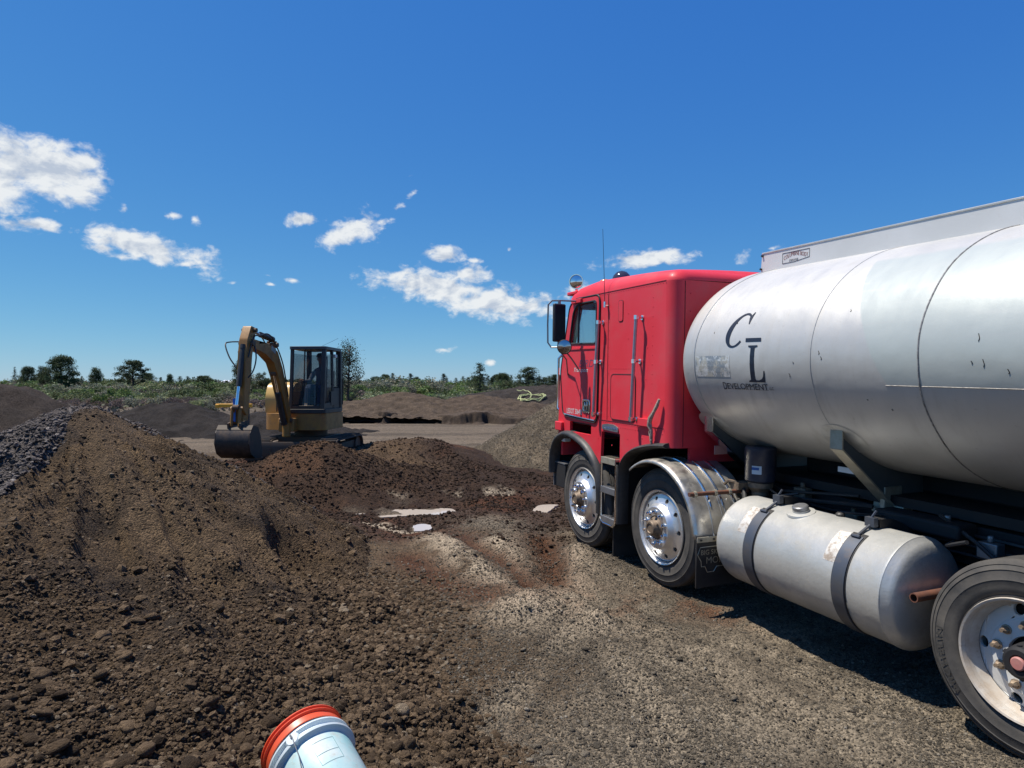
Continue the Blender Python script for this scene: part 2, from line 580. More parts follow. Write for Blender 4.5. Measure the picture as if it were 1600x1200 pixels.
def in_poly_soft(x, y, poly, soft):
    """1 inside the polygon, falling to 0 within `soft` outside it"""
    inside = np.zeros(np.shape(x), bool); d = None
    n = len(poly)
    for i in range(n):
        x0, y0 = poly[i]; x1, y1 = poly[(i + 1) % n]
        c = ((y0 > y) != (y1 > y)) & (x < (x1 - x0) * (y - y0) / (y1 - y0 + 1e-12) + x0)
        inside ^= c
        q, _ = seg_d(x, y, (x0, y0), (x1, y1))
        d = q if d is None else np.minimum(d, q)
    return np.where(inside, 1.0, 1 - sstep(0, soft, d)), np.where(inside, -d, d)


def mud_mask(x, y):
    n = fbm(x * 0.5, y * 0.35, 31, 5)
    m = sstep(7.3, 8.3, y + n * 1.6 + 0.12 * x) * (1 - sstep(15.5, 18, y + n * 2))
    m = m * sstep(-7.5, -5.5, x + n)
    return m


def G(x, y):
    x = np.asarray(x, float); y = np.asarray(y, float)
    xt, yt = truck_xy(x, y)
    z = 0.0278 * np.clip(xt, -1.6, 2.5) + 0.012
    z = z * (1 - sstep(9, 16, np.abs(yt)))
    z = z + 0.17 * np.exp(-((xt - 0.72) / 0.45) ** 2 - ((yt - 1.44) / 0.24) ** 2) * (1 + .4 * fbm(x * 3, y * 3, 12, 4))
    z = z + 0.05 * np.exp(-((xt - 1.9) / 0.5) ** 2 - ((yt - 1.7) / 0.3) ** 2)
    near = 1 - sstep(20, 34, y)
    z = z + near * (0.035 * fbm(x * 0.5, y * 0.5, 3, 3) + 0.034 * fbm(x * 1.9, y * 1.9, 5, 4))
    z = z + near * 0.010 * fbm(x * 11, y * 11, 9, 4)
    m = mud_mask(x, y)
    hum = fbm(x * 0.55, y * 0.5, 41, 5)
    z = z + m * (0.10 * np.maximum(hum + 0.12, -0.22) + 0.02 * fbm(x * 5, y * 5, 43, 4)) * sstep(10.8, 13.0, y)
    z = z + m * 0.022 * fbm(x * 4, y * 4, 44, 5)
    for pts, w, h in RIDGES:
        d = poly_d(x, y, pts)
        z = z + h * np.exp(-(d / w) ** 2) * (1 + 0.5 * fbm(x * 6, y * 6, 77, 3))
    for pts, w, h in GULLIES:
        d = poly_d(x, y, pts)
        z = z - h * np.exp(-(d / w) ** 2)
    for pts in TRACKS:
        d, s_ = along(x, y, pts)
        w_ = np.exp(-(d / 0.13) ** 4) * sstep(-0.6, 0.1, fbm(x * 1.3, y * 1.3, 78, 3))
        z = z + w_ * (-0.020 + 0.013 * np.sin(2 * np.pi * (s_ + 0.5 * d) / 0.11)) + 0.012 * np.exp(-((d - 0.17) / 0.045) ** 2)
    # tread print in the wide rut
    d, t = seg_d(x, y, g2(845, 850), g2(868, 920))
    z = z + 0.022 * np.exp(-(d / 0.17) ** 4) * np.sin(y * 2 * np.pi / 0.085 + x * 3)
    for (x0, y0, x1, y1, ph) in ((-.2, 9.0, .3, 5.6, 0), (0.95, 5.6, 1.6, 3.4, 1)):
        d, t = seg_d(x, y, (x0, y0), (x1, y1))
        z = z + 0.005 * np.exp(-(d / 0.16) ** 4) * np.sin(y * 2 * np.pi / 0.07 + x * 2 + ph)
    z = z + 0.35 * sstep(24, 34, y + 3 * fbm(x * 0.1, y * 0.1, 66, 3)) * (1 - sstep(-14, -9, x))
    z = z + 0.06 * sstep(16, 19, y) * near * np.abs(fbm(x * 0.12, y * 1.6, 125, 4)) + 0.03 * sstep(16, 19, y) * near * fbm(x * 2.5, y * 2.5, 126, 4)
    z = z + 0.27 * np.exp(-((x + 4.4) / 2.0) ** 4 - ((y - 14.3) / 2.0) ** 4)
    z = z + 0.12 * sstep(30, 36, y) * fbm(x * 0.25, y * 0.25, 58, 4)
    z = z + 0.5 * sstep(45, 110, y)
    z = z - 0.8 * sstep(300, 2500, y)
    # puddles lie in shallow pits
    for poly in PUDDLES:
        pp = [g2(px, py) for px, py in poly]
        cx = sum(p[0] for p in pp) / len(pp); cy = sum(p[1] for p in pp) / len(pp)
        if True:
            sel = (np.abs(x - cx) < 3) & (np.abs(y - cy) < 2)
            if np.any(sel):
                f, dd = in_poly_soft(np.where(sel, x, 0), np.where(sel, y, 0), pp, 0.5)
                f = np.where(sel, f, 0)
                z = z * (1 - f) + f * (-0.030 + 0.010 * fbm(x * 9, y * 9, 91, 3))
    return z


def bench(x, y):
    """height of the undisturbed bench behind the cut bank"""
    return 0.52 * sstep(-13.5, -11, x) * (1 - sstep(6, 9, x)) * (1 - sstep(42, 50, y))


def lerp3(a, b, f):
    return a + (b - a) * f[..., None]


C_GRAVEL = np.array((0.122, 0.098, 0.069)); C_GRAVEL2 = np.array((0.172, 0.141, 0.101)); C_TAN = np.array((0.30, 0.245, 0.175))
C_RUST = np.array((0.062, 0.025, 0.011)); C_MUD = np.array((0.042, 0.023, 0.014)); C_FIELD = np.array((0.116, 0.089, 0.062))
C_SAGE = np.array((0.10, 0.075, 0.053)); C_BROWN = np.array((0.072, 0.046, 0.024)); C_GREYP = np.array((0.10, 0.086, 0.078))


def ground_col(x, y):
    n = fbm(x * 0.9, y * 0.9, 101, 5); n2 = fbm(x * 6, y * 6, 102, 4); n3 = fbm(x * 25, y * 25, 103, 3)
    c = C_GRAVEL + np.zeros(x.shape + (3,))
    c = lerp3(c, C_GRAVEL2, sstep(-0.1, 0.5, n + 0.4 * n2))
    c = lerp3(c, C_GRAVEL * 0.62, 0.8 * sstep(0.05, 0.45, fbm(x * 0.7 + 3, y * 1.3, 104, 5)))
    c = lerp3(c, C_TAN * 0.62, 0.2 * sstep(0.15, 0.5, fbm(x * 1.5, y * 1.1 + 9, 105, 5)))
    # the pile's brown soil spills over the gravel
    c = lerp3(c, C_BROWN, 0.85 * sstep(0.75, -0.5, x + 0.22 * (y - 3.3) - 0.2 + 0.8 * n + 0.3 * n2))
    m = mud_mask(x, y)
    rus = fbm(x * 0.8, y * 0.8, 111, 5)
    c = lerp3(c, C_MUD * 0.95, m * 0.95)
    c = lerp3(c, C_RUST, m * sstep(-0.05, 0.35, rus))
    c = lerp3(c, C_FIELD * 0.75, m * 0.6 * sstep(0.12, 0.4, fbm(x * 1.1, y * 0.9, 117, 5)))
    for pts, w, h in RIDGES:
        d = poly_d(x, y, pts)
        c = lerp3(c, C_TAN * (1.0 if h > .05 else .7), (0.95 if h > .05 else 0.35) * np.exp(-(d / w) ** 2) * sstep(-0.7, 0.2, n2))
    for pts in TRACKS:
        d, s_ = along(x, y, pts)
        w_ = np.exp(-(d / 0.13) ** 4) * sstep(-0.6, 0.1, fbm(x * 1.3, y * 1.3, 78, 3))
        c = lerp3(c, C_TAN * (0.62 + 0.10 * np.sin(2 * np.pi * (s_ + 0.5 * d) / 0.11))[..., None], 0.8 * w_)
    for pts, w, h in GULLIES:
        d = poly_d(x, y, pts)
        c = lerp3(c, C_RUST, 0.9 * np.exp(-(d / w / 1.2) ** 2))
    pc = np.exp(-((x - 0.9) / 0.9) ** 2 - ((y - 5.6) / 0.35) ** 2)
    c = lerp3(c, C_RUST * 1.4, 0.5 * pc * sstep(-.2, .3, n2))
    # rust coloured drips below the tank
    xt, yt = truck_xy(x, y)
    c = lerp3(c, C_RUST * 1.3, 0.75 * np.exp(-((xt + 0.55) / 0.5) ** 2 - ((yt - 1.15) / 0.16) ** 2) * sstep(-.4, .2, n2))
    for poly, zz in SILT:
        pp = [g2(px, py, zz) for px, py in poly]
        f, dd = in_poly_soft(x, y, pp, 0.10)
        c = lerp3(c, C_TAN * 1.15, f * sstep(-0.9, 0.0, n2))
    for poly in PUDDLES:
        pp = [g2(px, py) for px, py in poly]
        f, dd = in_poly_soft(x, y, pp, 0.38)
        c = lerp3(c, C_MUD * 0.62, 0.85 * f)
        f, dd = in_poly_soft(x, y, pp, 0.07)
        c = lerp3(c, C_TAN * 0.7, 0.7 * f * sstep(-0.5, 0.3, n2 + 0.3))
    far = sstep(16.5, 19.5, y + 1.5 * n)
    c = lerp3(c, C_FIELD, far)
    c = lerp3(c, C_FIELD * 0.66, far * sstep(-0.1, 0.4, fbm(x * 0.15, y * 0.9, 121, 5)))
    c = lerp3(c, C_FIELD * 1.25, 0.7 * far * sstep(0.15, 0.4, fbm(x * 0.10 + 5, y * 1.4, 122, 4)))
    c = lerp3(c, C_SAGE, sstep(36, 48, y + 4 * n))
    c = lerp3(c, np.array((0.06, 0.063, 0.036)), sstep(60, 120, y))
    return np.clip(c * (1 + 0.22 * n3[..., None] + 0.12 * n2[..., None]), 0.004, 1)


def soil_material(name, wet=0.0, rough=0.95, grain=55, bumpd=0.012, strength=0.8):
    m = bpy.data.materials.new(name); m.use_nodes = True
    nt = m.node_tree; N, L = nt.nodes.new, nt.links.new
    p = nt.nodes['Principled BSDF']
    p.inputs['Roughness'].default_value = rough
    p.inputs['Specular IOR Level'].default_value = 0.25
    at = N('ShaderNodeAttribute'); at.attribute_name = 'col'
    tc = N('ShaderNodeTexCoord')
    vo = N('ShaderNodeTexVoronoi'); vo.inputs['Scale'].default_value = grain
    L(tc.outputs['Object'], vo.inputs['Vector'])
    hs = N('ShaderNodeSeparateColor'); L(vo.outputs['Color'], hs.inputs[0])
    mr = N('ShaderNodeMapRange'); mr.inputs['To Min'].default_value = 0.45; mr.inputs['To Max'].default_value = 1.65
    L(hs.outputs[0], mr.inputs['Value'])
    no = N('ShaderNodeTexNoise'); no.inputs['Scale'].default_value = 9; no.inputs['Detail'].default_value = 8; no.inputs['Roughness'].default_value = 0.7
    L(tc.outputs['Object'], no.inputs['Vector'])
    m2 = N('ShaderNodeMapRange'); m2.inputs['From Min'].default_value = 0.3; m2.inputs['From Max'].default_value = 0.7
    m2.inputs['To Min'].default_value = 0.75; m2.inputs['To Max'].default_value = 1.25
    L(no.outputs[0], m2.inputs['Value'])
    mu = N('ShaderNodeMath'); mu.operation = 'MULTIPLY'; L(mr.outputs[0], mu.inputs[0]); L(m2.outputs[0], mu.inputs[1])
    vm = N('ShaderNodeVectorMath'); vm.operation = 'SCALE'
    L(at.outputs['Color'], vm.inputs[0]); L(mu.outputs[0], vm.inputs['Scale'])
    L(vm.outputs[0], p.inputs['Base Color'])
    ad = N('ShaderNodeMath'); ad.operation = 'MULTIPLY_ADD'; ad.inputs[1].default_value = -0.5
    L(vo.outputs['Distance'], ad.inputs[0])
    n3 = N('ShaderNodeTexNoise'); n3.inputs['Scale'].default_value = 34; n3.inputs['Detail'].default_value = 10; n3.inputs['Roughness'].default_value = 0.75
    L(tc.outputs['Object'], n3.inputs['Vector']); L(n3.outputs[0], ad.inputs[2])
    b = N('ShaderNodeBump'); b.inputs['Strength'].default_value = strength; b.inputs['Distance'].default_value = bumpd
    L(ad.outputs[0], b.inputs['Height']); L(b.outputs[0], p.inputs['Normal'])
    return m


M_GROUND = soil_material('gravelly_soil', grain=85, bumpd=0.016, strength=1.0)
M_PILE = soil_material('loose_brown_soil', grain=75, bumpd=0.040, strength=1.0)


def grid_mesh(name, X, Y, Z, C, m, keep=None):
    ny, nx = X.shape
    me = bpy.data.meshes.new(name)
    idx = np.arange(nx * ny).reshape(ny, nx)
    q = np.stack([idx[:-1, :-1], idx[:-1, 1:], idx[1:, 1:], idx[1:, :-1]], -1).reshape(-1, 4)
    co = np.stack([X, Y, Z], -1).reshape(-1, 3)
    cc = C.reshape(-1, 3)
    if keep is not None:
        k = keep.reshape(-1)
        q = q[k[q].any(1)]
        used = np.zeros(nx * ny, bool); used[q.reshape(-1)] = True
        rem = np.cumsum(used) - 1
        q = rem[q]; co = co[used]; cc = cc[used]
    me.vertices.add(len(co)); me.vertices.foreach_set('co', co.astype(np.float32).ravel())
    me.loops.add(q.size); me.loops.foreach_set('vertex_index', q.astype(np.int32).ravel())
    me.polygons.add(len(q))
    me.polygons.foreach_set('loop_start', np.arange(0, q.size, 4, dtype=np.int32))
    me.polygons.foreach_set('loop_total', np.full(len(q), 4, dtype=np.int32))
    me.update(calc_edges=True)
    me.polygons.foreach_set('use_smooth', np.ones(len(q), bool))
    at = me.color_attributes.new('col', 'FLOAT_COLOR', 'POINT')
    at.data.foreach_set('color', np.c_[cc, np.ones(len(cc))].astype(np.float32).ravel())
    me.materials.append(m)
    return me


def spaced(lo, hi, f):
    out = [lo]
    while out[-1] < hi:
        out.append(out[-1] + f(out[-1]))
    return np.array(out)


ys = np.r_[np.array([-60, -30, -12, -5, -2, -0.6]), spaced(0.1, 5000, lambda v: max(0.024, 0.0042 * v if v < 20 else 0.009 * v if v < 60 else 0.05 * v))]
xp = spaced(0.0, 6000, lambda v: 0.026 if v < 3.6 else 0.026 + (v - 3.6) * 0.035)
xs = np.r_[-xp[:0:-1], xp]
GX, GY = np.meshgrid(xs, ys)
gm = grid_mesh('ground', GX, GY, G(GX, GY), ground_col(GX, GY), M_GROUND)
ground = bpy.data.objects.new('ground', gm); COL.objects.link(ground)
tag(ground, 'gravelly brown building ground with mud and wheel ruts', kind='structure')

# puddles: thin sheets of silty water lying in the pits
m = bpy.data.materials.new('silty_water'); m.use_nodes = True
p_ = m.node_tree.nodes['Principled BSDF']
p_.inputs['Base Color'].default_value = (0.50, 0.43, 0.36, 1); p_.inputs['Roughness'].default_value = 0.07; p_.inputs['Specular IOR Level'].default_value = 0.5
M_WATER = m
for i, poly in enumerate(PUDDLES):
    pp = [g2(px, py) for px, py in poly]
    cx = sum(p[0] for p in pp) / len(pp); cy = sum(p[1] for p in pp) / len(pp)
    pp = [(cx + (a - cx) * 1.15, cy + (b - cy) * 1.5) for a, b in pp]
    pp = round_poly(pp, 0.3, 4)
    dense = []
    for k_ in range(len(pp)):
        a_, b_ = pp[k_], pp[(k_ + 1) % len(pp)]
        for j_ in range(4): dense.append((a_[0] + (b_[0] - a_[0]) * j_ / 4, a_[1] + (b_[1] - a_[1]) * j_ / 4))
    pp = [(x_ + .06 * float(fbm(np.array([x_ * 3.0]), np.array([y_ * 3.0]), 95, 3)[0]), y_ + .08 * float(fbm(np.array([x_ * 2.5]), np.array([y_ * 3.0]), 96, 3)[0])) for x_, y_ in dense]
    mb = MB(); mb.prism(pp, -0.06, -0.002, 'XY')
    o = mb.build('puddle', M_WATER, None, smooth=0)
    tag(o, kind='structure')


# ------------------------------------------------------------------ piles
def cone(x, y, cx, cy, H, rx, ry=None, p=1.25, e=0.06, rot=0.0):
    ry = ry or rx
    c, s = math.cos(rot), math.sin(rot)
    u = (x - cx) * c + (y - cy) * s; v = -(x - cx) * s + (y - cy) * c
    t = np.sqrt((u / rx) ** 2 + (v / ry) ** 2 + e * e) - e
    return np.where(t < 1, H * np.maximum(1 - t, 0) ** p, -(t - 1) * 0.5 * H)


def smax(a, b, k=0.12):
    return 0.5 * (a + b + np.sqrt((a - b) ** 2 + k * k)) - 0.0


def lumps(x, y, a1=0.05, a2=0.022, a3=0.010, s=0):
    return a1 * fbm(x * 1.6, y * 1.6, 200 + s, 3) + a2 * fbm(x * 6, y * 6, 201 + s, 3) + a3 * fbm(x * 20, y * 20, 202 + s, 4)


def h_near(x, y):
    wx = x + 0.16 * fbm(x * 0.9, y * 0.9, 211, 3); wy = y + 0.16 * fbm(x * 0.9, y * 0.9, 212, 3)
    z = cone(wx, wy, -4.22, 6.45, 1.62, 2.68, 2.75, 0.86, 0.05)
    # long shoulder towards the camera, low in the middle
    d, t = seg_d(wx, wy, (-4.1, 6.2), (-2.5, 2.0))
    hh = 1.20 - 0.50 * t
    z2 = np.where(d < 2.5, hh * np.maximum(1 - d / 2.5, 0) ** 1.5, -(d - 2.5) * .4)
    z3 = cone(wx, wy, -1.25, 0.55, 1.30, 2.3, 2.5, 1.15, 0.1)
    # toe on the right
    d, t = seg_d(wx, wy, (-3.2, 6.2), (-1.55, 3.0))
    z4 = np.where(d < 1.3, (0.44 + 0.08 * t) * np.maximum(1 - d / 1.3, 0) ** 1.4, -(d - 1.3) * .3)
    z = smax(smax(smax(z, z2), z3, 0.06), z4, 0.06)
    # hollow where the plastic bucket lies
    z = z - 0.15 * np.exp(-((x + 0.60) ** 2 + (y - 2.24) ** 2) / 0.30 ** 2)
    # ribs running down the flank
    ang = np.arctan2(wy - 6.45, wx + 4.22); rr = np.hypot(wx + 4.22, wy - 6.45)
    z = z + 0.09 * sstep(0.3, 1.4, rr) * (1 - sstep(2.4, 3.6, rr)) * fbm(ang * 3.2, rr * 0.35, 215, 4)
    # scooped pocket on the right flank
    px, py = -2.18, 6.05
    q = ((x - px) * 0.86 + (y - py) * 0.5); w = (-(x - px) * 0.5 + (y - py) * 0.86)
    wq = 0.05 * fbm(x * 4, y * 4, 218, 3)
    z = z - 0.46 * sstep(-0.10, 0.08, q + wq) * np.exp(-(np.maximum(q, 0) / 0.50) ** 2) * np.exp(-((w + 0.05) / 0.42) ** 4)
    # sharp-edged runnels
    rg = 1 - np.abs(fbm(ang * 6.5 + 0.3 * fbm(x * 2, y * 2, 219, 3), rr * 0.5, 216, 3)) * 2.6
    z = z + 0.10 * (np.clip(rg, 0, 1) ** 1.5 - 0.35) * sstep(0.35, 1.0, rr) * (1 - sstep(2.2, 3.4, rr))
    foot = sstep(1.2, 3.2, np.hypot(x + 4.22, y - 6.45))
    return z + lumps(x, y, 0.09, 0.05, 0.02, 0) * (0.45 + 0.55 * foot)


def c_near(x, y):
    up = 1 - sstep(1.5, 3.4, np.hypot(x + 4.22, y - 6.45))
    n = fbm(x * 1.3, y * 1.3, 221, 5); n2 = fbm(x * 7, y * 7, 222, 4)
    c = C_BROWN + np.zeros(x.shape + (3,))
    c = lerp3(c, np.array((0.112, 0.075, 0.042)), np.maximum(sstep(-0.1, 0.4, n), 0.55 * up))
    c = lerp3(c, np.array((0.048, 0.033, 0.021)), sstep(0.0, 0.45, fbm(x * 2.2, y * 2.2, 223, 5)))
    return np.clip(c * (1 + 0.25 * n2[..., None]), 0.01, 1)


def h_grey(x, y):
    z = cone(x, y, -5.55, 8.45, 1.62, 2.9, 2.6, 0.9, 0.04)
    d, t = seg_d(x, y, (-5.4, 8.5), (-4.4, 9.2))
    z2 = np.where(d < 1.4, (1.0 - .5 * t) * np.maximum(1 - d / 1.25, 0) ** 1.1, -(d - 1.25) * .4)
    z = smax(z, z2) + lumps(x, y, 0.06, 0.03, 0.014, 30)
    # its near flank lies against the left side of the brown pile
    s = (-(x + 4.30) * 1.55 - (y - 6.5) * 0.40) / 1.6 + 0.18 * fbm(x * 1.3, y * 1.3, 235, 4)
    return np.maximum(z, h_near(x, y) + np.clip(s * 0.3, -0.6, 0.05))


def c_grey(x, y):
    n2 = fbm(x * 7, y * 7, 232, 4)
    c = C_GREYP + np.zeros(x.shape + (3,))
    c = lerp3(c, np.array((0.135, 0.110, 0.098)), sstep(-4.6, -5.6, x))
    return np.clip(c * (1 + 0.25 * n2[..., None]), 0.01, 1)


def h_red(x, y):
    z = cone(x, y, -3.40, 11.5, 0.90, 1.9, 1.7, 1.1, 0.2)
    z = smax(z, cone(x, y, -2.0, 11.7, 0.40, 2.0, 1.4, 1.1, 0.3), 0.1)
    return z + lumps(x, y, 0.08, 0.03, 0.012, 40)


def c_red(x, y):
    n = fbm(x * 1.1, y * 1.1, 241, 5); n2 = fbm(x * 7, y * 7, 242, 4)
    c = np.array((0.050, 0.028, 0.016)) + np.zeros(x.shape + (3,))
    c = lerp3(c, np.array((0.085, 0.044, 0.022)), sstep(-0.05, 0.35, n + 0.5 * sstep(-2.6, -4.4, x) - 0.15))
    c = lerp3(c, np.array((0.11, 0.065, 0.031)), 0.8 * np.exp(-((x + 3.1) / 1.2) ** 2 - ((y - 11.8) / 0.5) ** 2))
    return np.clip(c * (1 + 0.3 * n2[..., None]), 0.01, 1)


def h_tan(x, y):
    z = cone(x, y, -2.2, 14.2, 0.74, 2.8, 1.9, 1.1, 0.3)
    z = smax(z, cone(x, y, 0.0, 12.9, 0.28, 2.2, 1.3, 1.0, 0.3), 0.1)
    return z + lumps(x, y, 0.05, 0.02, 0.010, 50)


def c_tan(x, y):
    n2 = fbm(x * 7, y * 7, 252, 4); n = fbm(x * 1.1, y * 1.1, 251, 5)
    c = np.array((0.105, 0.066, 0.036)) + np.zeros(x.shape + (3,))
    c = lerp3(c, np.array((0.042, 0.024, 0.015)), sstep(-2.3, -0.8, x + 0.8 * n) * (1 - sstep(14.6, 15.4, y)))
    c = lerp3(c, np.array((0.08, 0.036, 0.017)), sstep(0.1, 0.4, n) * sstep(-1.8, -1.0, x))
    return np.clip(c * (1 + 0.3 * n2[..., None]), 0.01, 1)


def simple_pile(cx, cy, H, rx, ry, col, p=1.1, e=0.15, seed=0, rot=0.0, rough=1.0, extra=()):
    def hf(x, y):
        z = cone(x, y, cx, cy, H, rx, ry, p, e, rot)
        for (ax, ay, ah, ar, ay2) in extra:
            z = smax(z, cone(x, y, ax, ay, ah, ar, ay2, p, e), 0.15)
        return z + G0(cx, cy) + (float(bench(cx, cy)) if cy > 32 else 0) + rough * (0.16 * fbm(x * 0.8, y * 0.8, 300 + seed, 4) + 0.10 * fbm(x * 2.4, y * 2.4, 301 + seed, 5) + 0.05 * fbm(x * 7, y * 7, 302 + seed, 3))

    def cf(x, y):
        n2 = fbm(x * 4, y * 4, 303 + seed, 5)
        return np.clip(np.array(col) * (1 + 0.55 * n2[..., None]) + 0 * x[..., None], 0.01, 1)
    return hf, cf


def G0(x, y):
    return float(G(np.array([float(x)]), np.array([float(y)]))[0])


PILES = []


def make_pile(name, label, hf, cf, bbox, res, mat_, group=None):
    x0, x1, y0, y1 = bbox
    X, Y = np.meshgrid(np.arange(x0, x1, res), np.arange(y0, y1, res))
    Z = hf(X, Y); g = G(X, Y)
    keep = Z > g - 0.03
    Z = np.maximum(Z, g - 0.12)
    rag = 0.05 * fbm(X * 5, Y * 5, 350, 4)
    colr = lerp3(ground_col(X, Y), cf(X, Y), sstep(-0.01, 0.13, Z - g + rag)) if res < 0.06 else cf(X, Y)
    me = grid_mesh(name, X, Y, Z, colr, mat_, keep)
    o = bpy.data.objects.new(name, me); COL.objects.link(o)
    tag(o, label, 'dirt pile' if 'gravel' not in name else 'gravel pile', group)
    PILES.append((o, hf, bbox))
    return o


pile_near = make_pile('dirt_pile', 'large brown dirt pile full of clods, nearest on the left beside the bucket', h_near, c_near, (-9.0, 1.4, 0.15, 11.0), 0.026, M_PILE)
pile_grey = make_pile('gravel_pile', 'grey crushed stone pile directly behind the large brown clod pile', h_grey, c_grey, (-10.5, -1.2, 1.6, 12.6), 0.035, M_PILE)
pile_red = make_pile('dirt_pile', 'dark red-brown mound under the excavator bucket', h_red, c_red, (-6.0, 0.9, 8.8, 14.0), 0.035, M_PILE)
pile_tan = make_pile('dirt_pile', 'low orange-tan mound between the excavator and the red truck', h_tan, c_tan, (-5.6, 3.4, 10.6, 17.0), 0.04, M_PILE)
hg, cg = simple_pile(1.75, 15.2, 1.78, 3.0, 3.0, (0.135, 0.105, 0.070), 1.0, 0.05, 1, rough=0.35)
h_gp = hg
pile_gravel = make_pile('gravel_pile', 'smooth cone of brown gravel just in front of the red truck cab', hg, cg, (-1.6, 5.2, 12.0, 18.4), 0.05, M_PILE)
far = [
    ('dark brown dirt pile with a dead stalk, at the far left edge', (-10.9, 14.0, 1.78, 3.4, 3.0, (0.045, 0.034, 0.027)), {}),
    ('low black soil pile behind the grey stone pile', (-13.2, 25.5, 1.15, 4.2, 2.6, (0.026, 0.021, 0.018)), dict(extra=((-9.4, 25.0, 0.75, 3.2, 2.2), (-17.0, 26, .8, 3.5, 2.4)))),
    ('brown berm with a wooden stake, right of the excavator', (-6.2, 36.5, 0.95, 3.8, 2.4, (0.090, 0.064, 0.043)), dict(extra=((-9.0, 35.8, 0.55, 2.4, 2.0),))),
    ('long brown berm in the middle, above the undercut bank', (-1.9, 37.0, 0.72, 5.2, 2.6, (0.085, 0.060, 0.041)), {}),
    ('dark grey-brown mound with the yellow-green hose on it', (2.6, 43.0, 1.45, 7.2, 4.6, (0.040, 0.032, 0.027)), dict(p=0.9, e=0.3)),
]
far_objs = []
by = np.r_[np.arange(30.6, 34.4, 0.045), np.arange(34.5, 51, 0.3)]
BX, BY = np.meshgrid(np.arange(-14, 9.5, 0.07), by)
edge_ = 32.4 + 1.6 * fbm(BX * 0.35, BX * 0 + 2.2, 55, 4) + 0.5 * fbm(BX * 1.6, BX * 0 + 7.1, 56, 5)
up_ = sstep(-0.28, 0.14, BY - edge_ + 0.12 * fbm(BX * 5, BY * 5, 57, 3))
gz_ = G(BX, BY)
BZ = gz_ + up_ * bench(BX, BY) * (0.75 + 0.7 * fbm(BX * .6, BX * 0, 59, 4)) + 0.10 * up_ * fbm(BX * 1.2, BY * 1.2, 60, 4) - 0.02
# fallen crumbs at the foot
BZ = BZ + 0.14 * np.exp(-((BY - edge_ + .45) / .3) ** 2) * np.maximum(fbm(BX * 2, BY * 2, 61, 4), 0) * 2
bcol = lerp3(np.array((0.092, 0.066, 0.046)) + np.zeros(BX.shape + (3,)), np.array((0.055, 0.039, 0.028)), (1 - sstep(0.02, 0.35, BY - edge_)) * sstep(-0.9, -0.2, BY - edge_))
bcol = bcol * (1 + .3 * fbm(BX * 5, BY * 5, 62, 4)[..., None])
bo = bpy.data.objects.new('earth_bank', grid_mesh('earth_bank', BX, BY, BZ, np.clip(bcol, .01, 1), M_PILE, BZ > gz_ - 0.015)); COL.objects.link(bo)
tag(bo, 'undercut bank of bare brown soil across the middle distance', kind='structure')
for i, (lab, a, kw) in enumerate(far):
    hf, cf = simple_pile(*a, seed=10 + i * 7, **kw)
    ext = 1.9
    rx = a[3] * ext + (5 if kw.get('extra') else 0)
    far_objs.append((make_pile('dirt_pile', lab, hf, cf, (a[0] - rx, a[0] + rx, a[1] - a[4] * ext, a[1] + a[4] * ext), 0.10, M_PILE), hf))


def surf(x, y):
    z = G(x, y)
    for o, hf, (x0, x1, y0, y1) in PILES[:5]:
        s = (x > x0) & (x < x1) & (y > y0) & (y < y1)
        if np.any(s):
            h = np.full(np.shape(x), -9.0); h[s] = hf(x[s], y[s]); z = np.maximum(z, h)
    return z


# ------------------------------------------------------------------ stones
def rock_mesh(name, seed, m, sub=1, flat=0.72, rough=0.28):
    bm = bmesh.new(); bmesh.ops.create_icosphere(bm, subdivisions=sub, radius=1.0)
    r = random.Random(seed)
    ax = [Vector((r.gauss(0, 1), r.gauss(0, 1), r.gauss(0, 1))).normalized() for _ in range(7)]
    cut = [r.uniform(0.55, 0.92) for _ in ax]
    for v in bm.verts:
        n = v.co.normalized(); k = 1.0
        for a, c in zip(ax, cut):
            d = n.dot(a)
            if d > c: k = min(k, c / d)
        k *= 1 + rough * (r.random() - 0.5) * (0.6 if sub < 2 else 0.35)
        v.co = n * k
        v.co.x *= 1.15; v.co.z *= flat
    me = bpy.data.meshes.new(name); bm.to_mesh(me); bm.free(); me.materials.append(m)
    me.polygons.foreach_set('use_smooth', [sub > 1] * len(me.polygons))
    return me


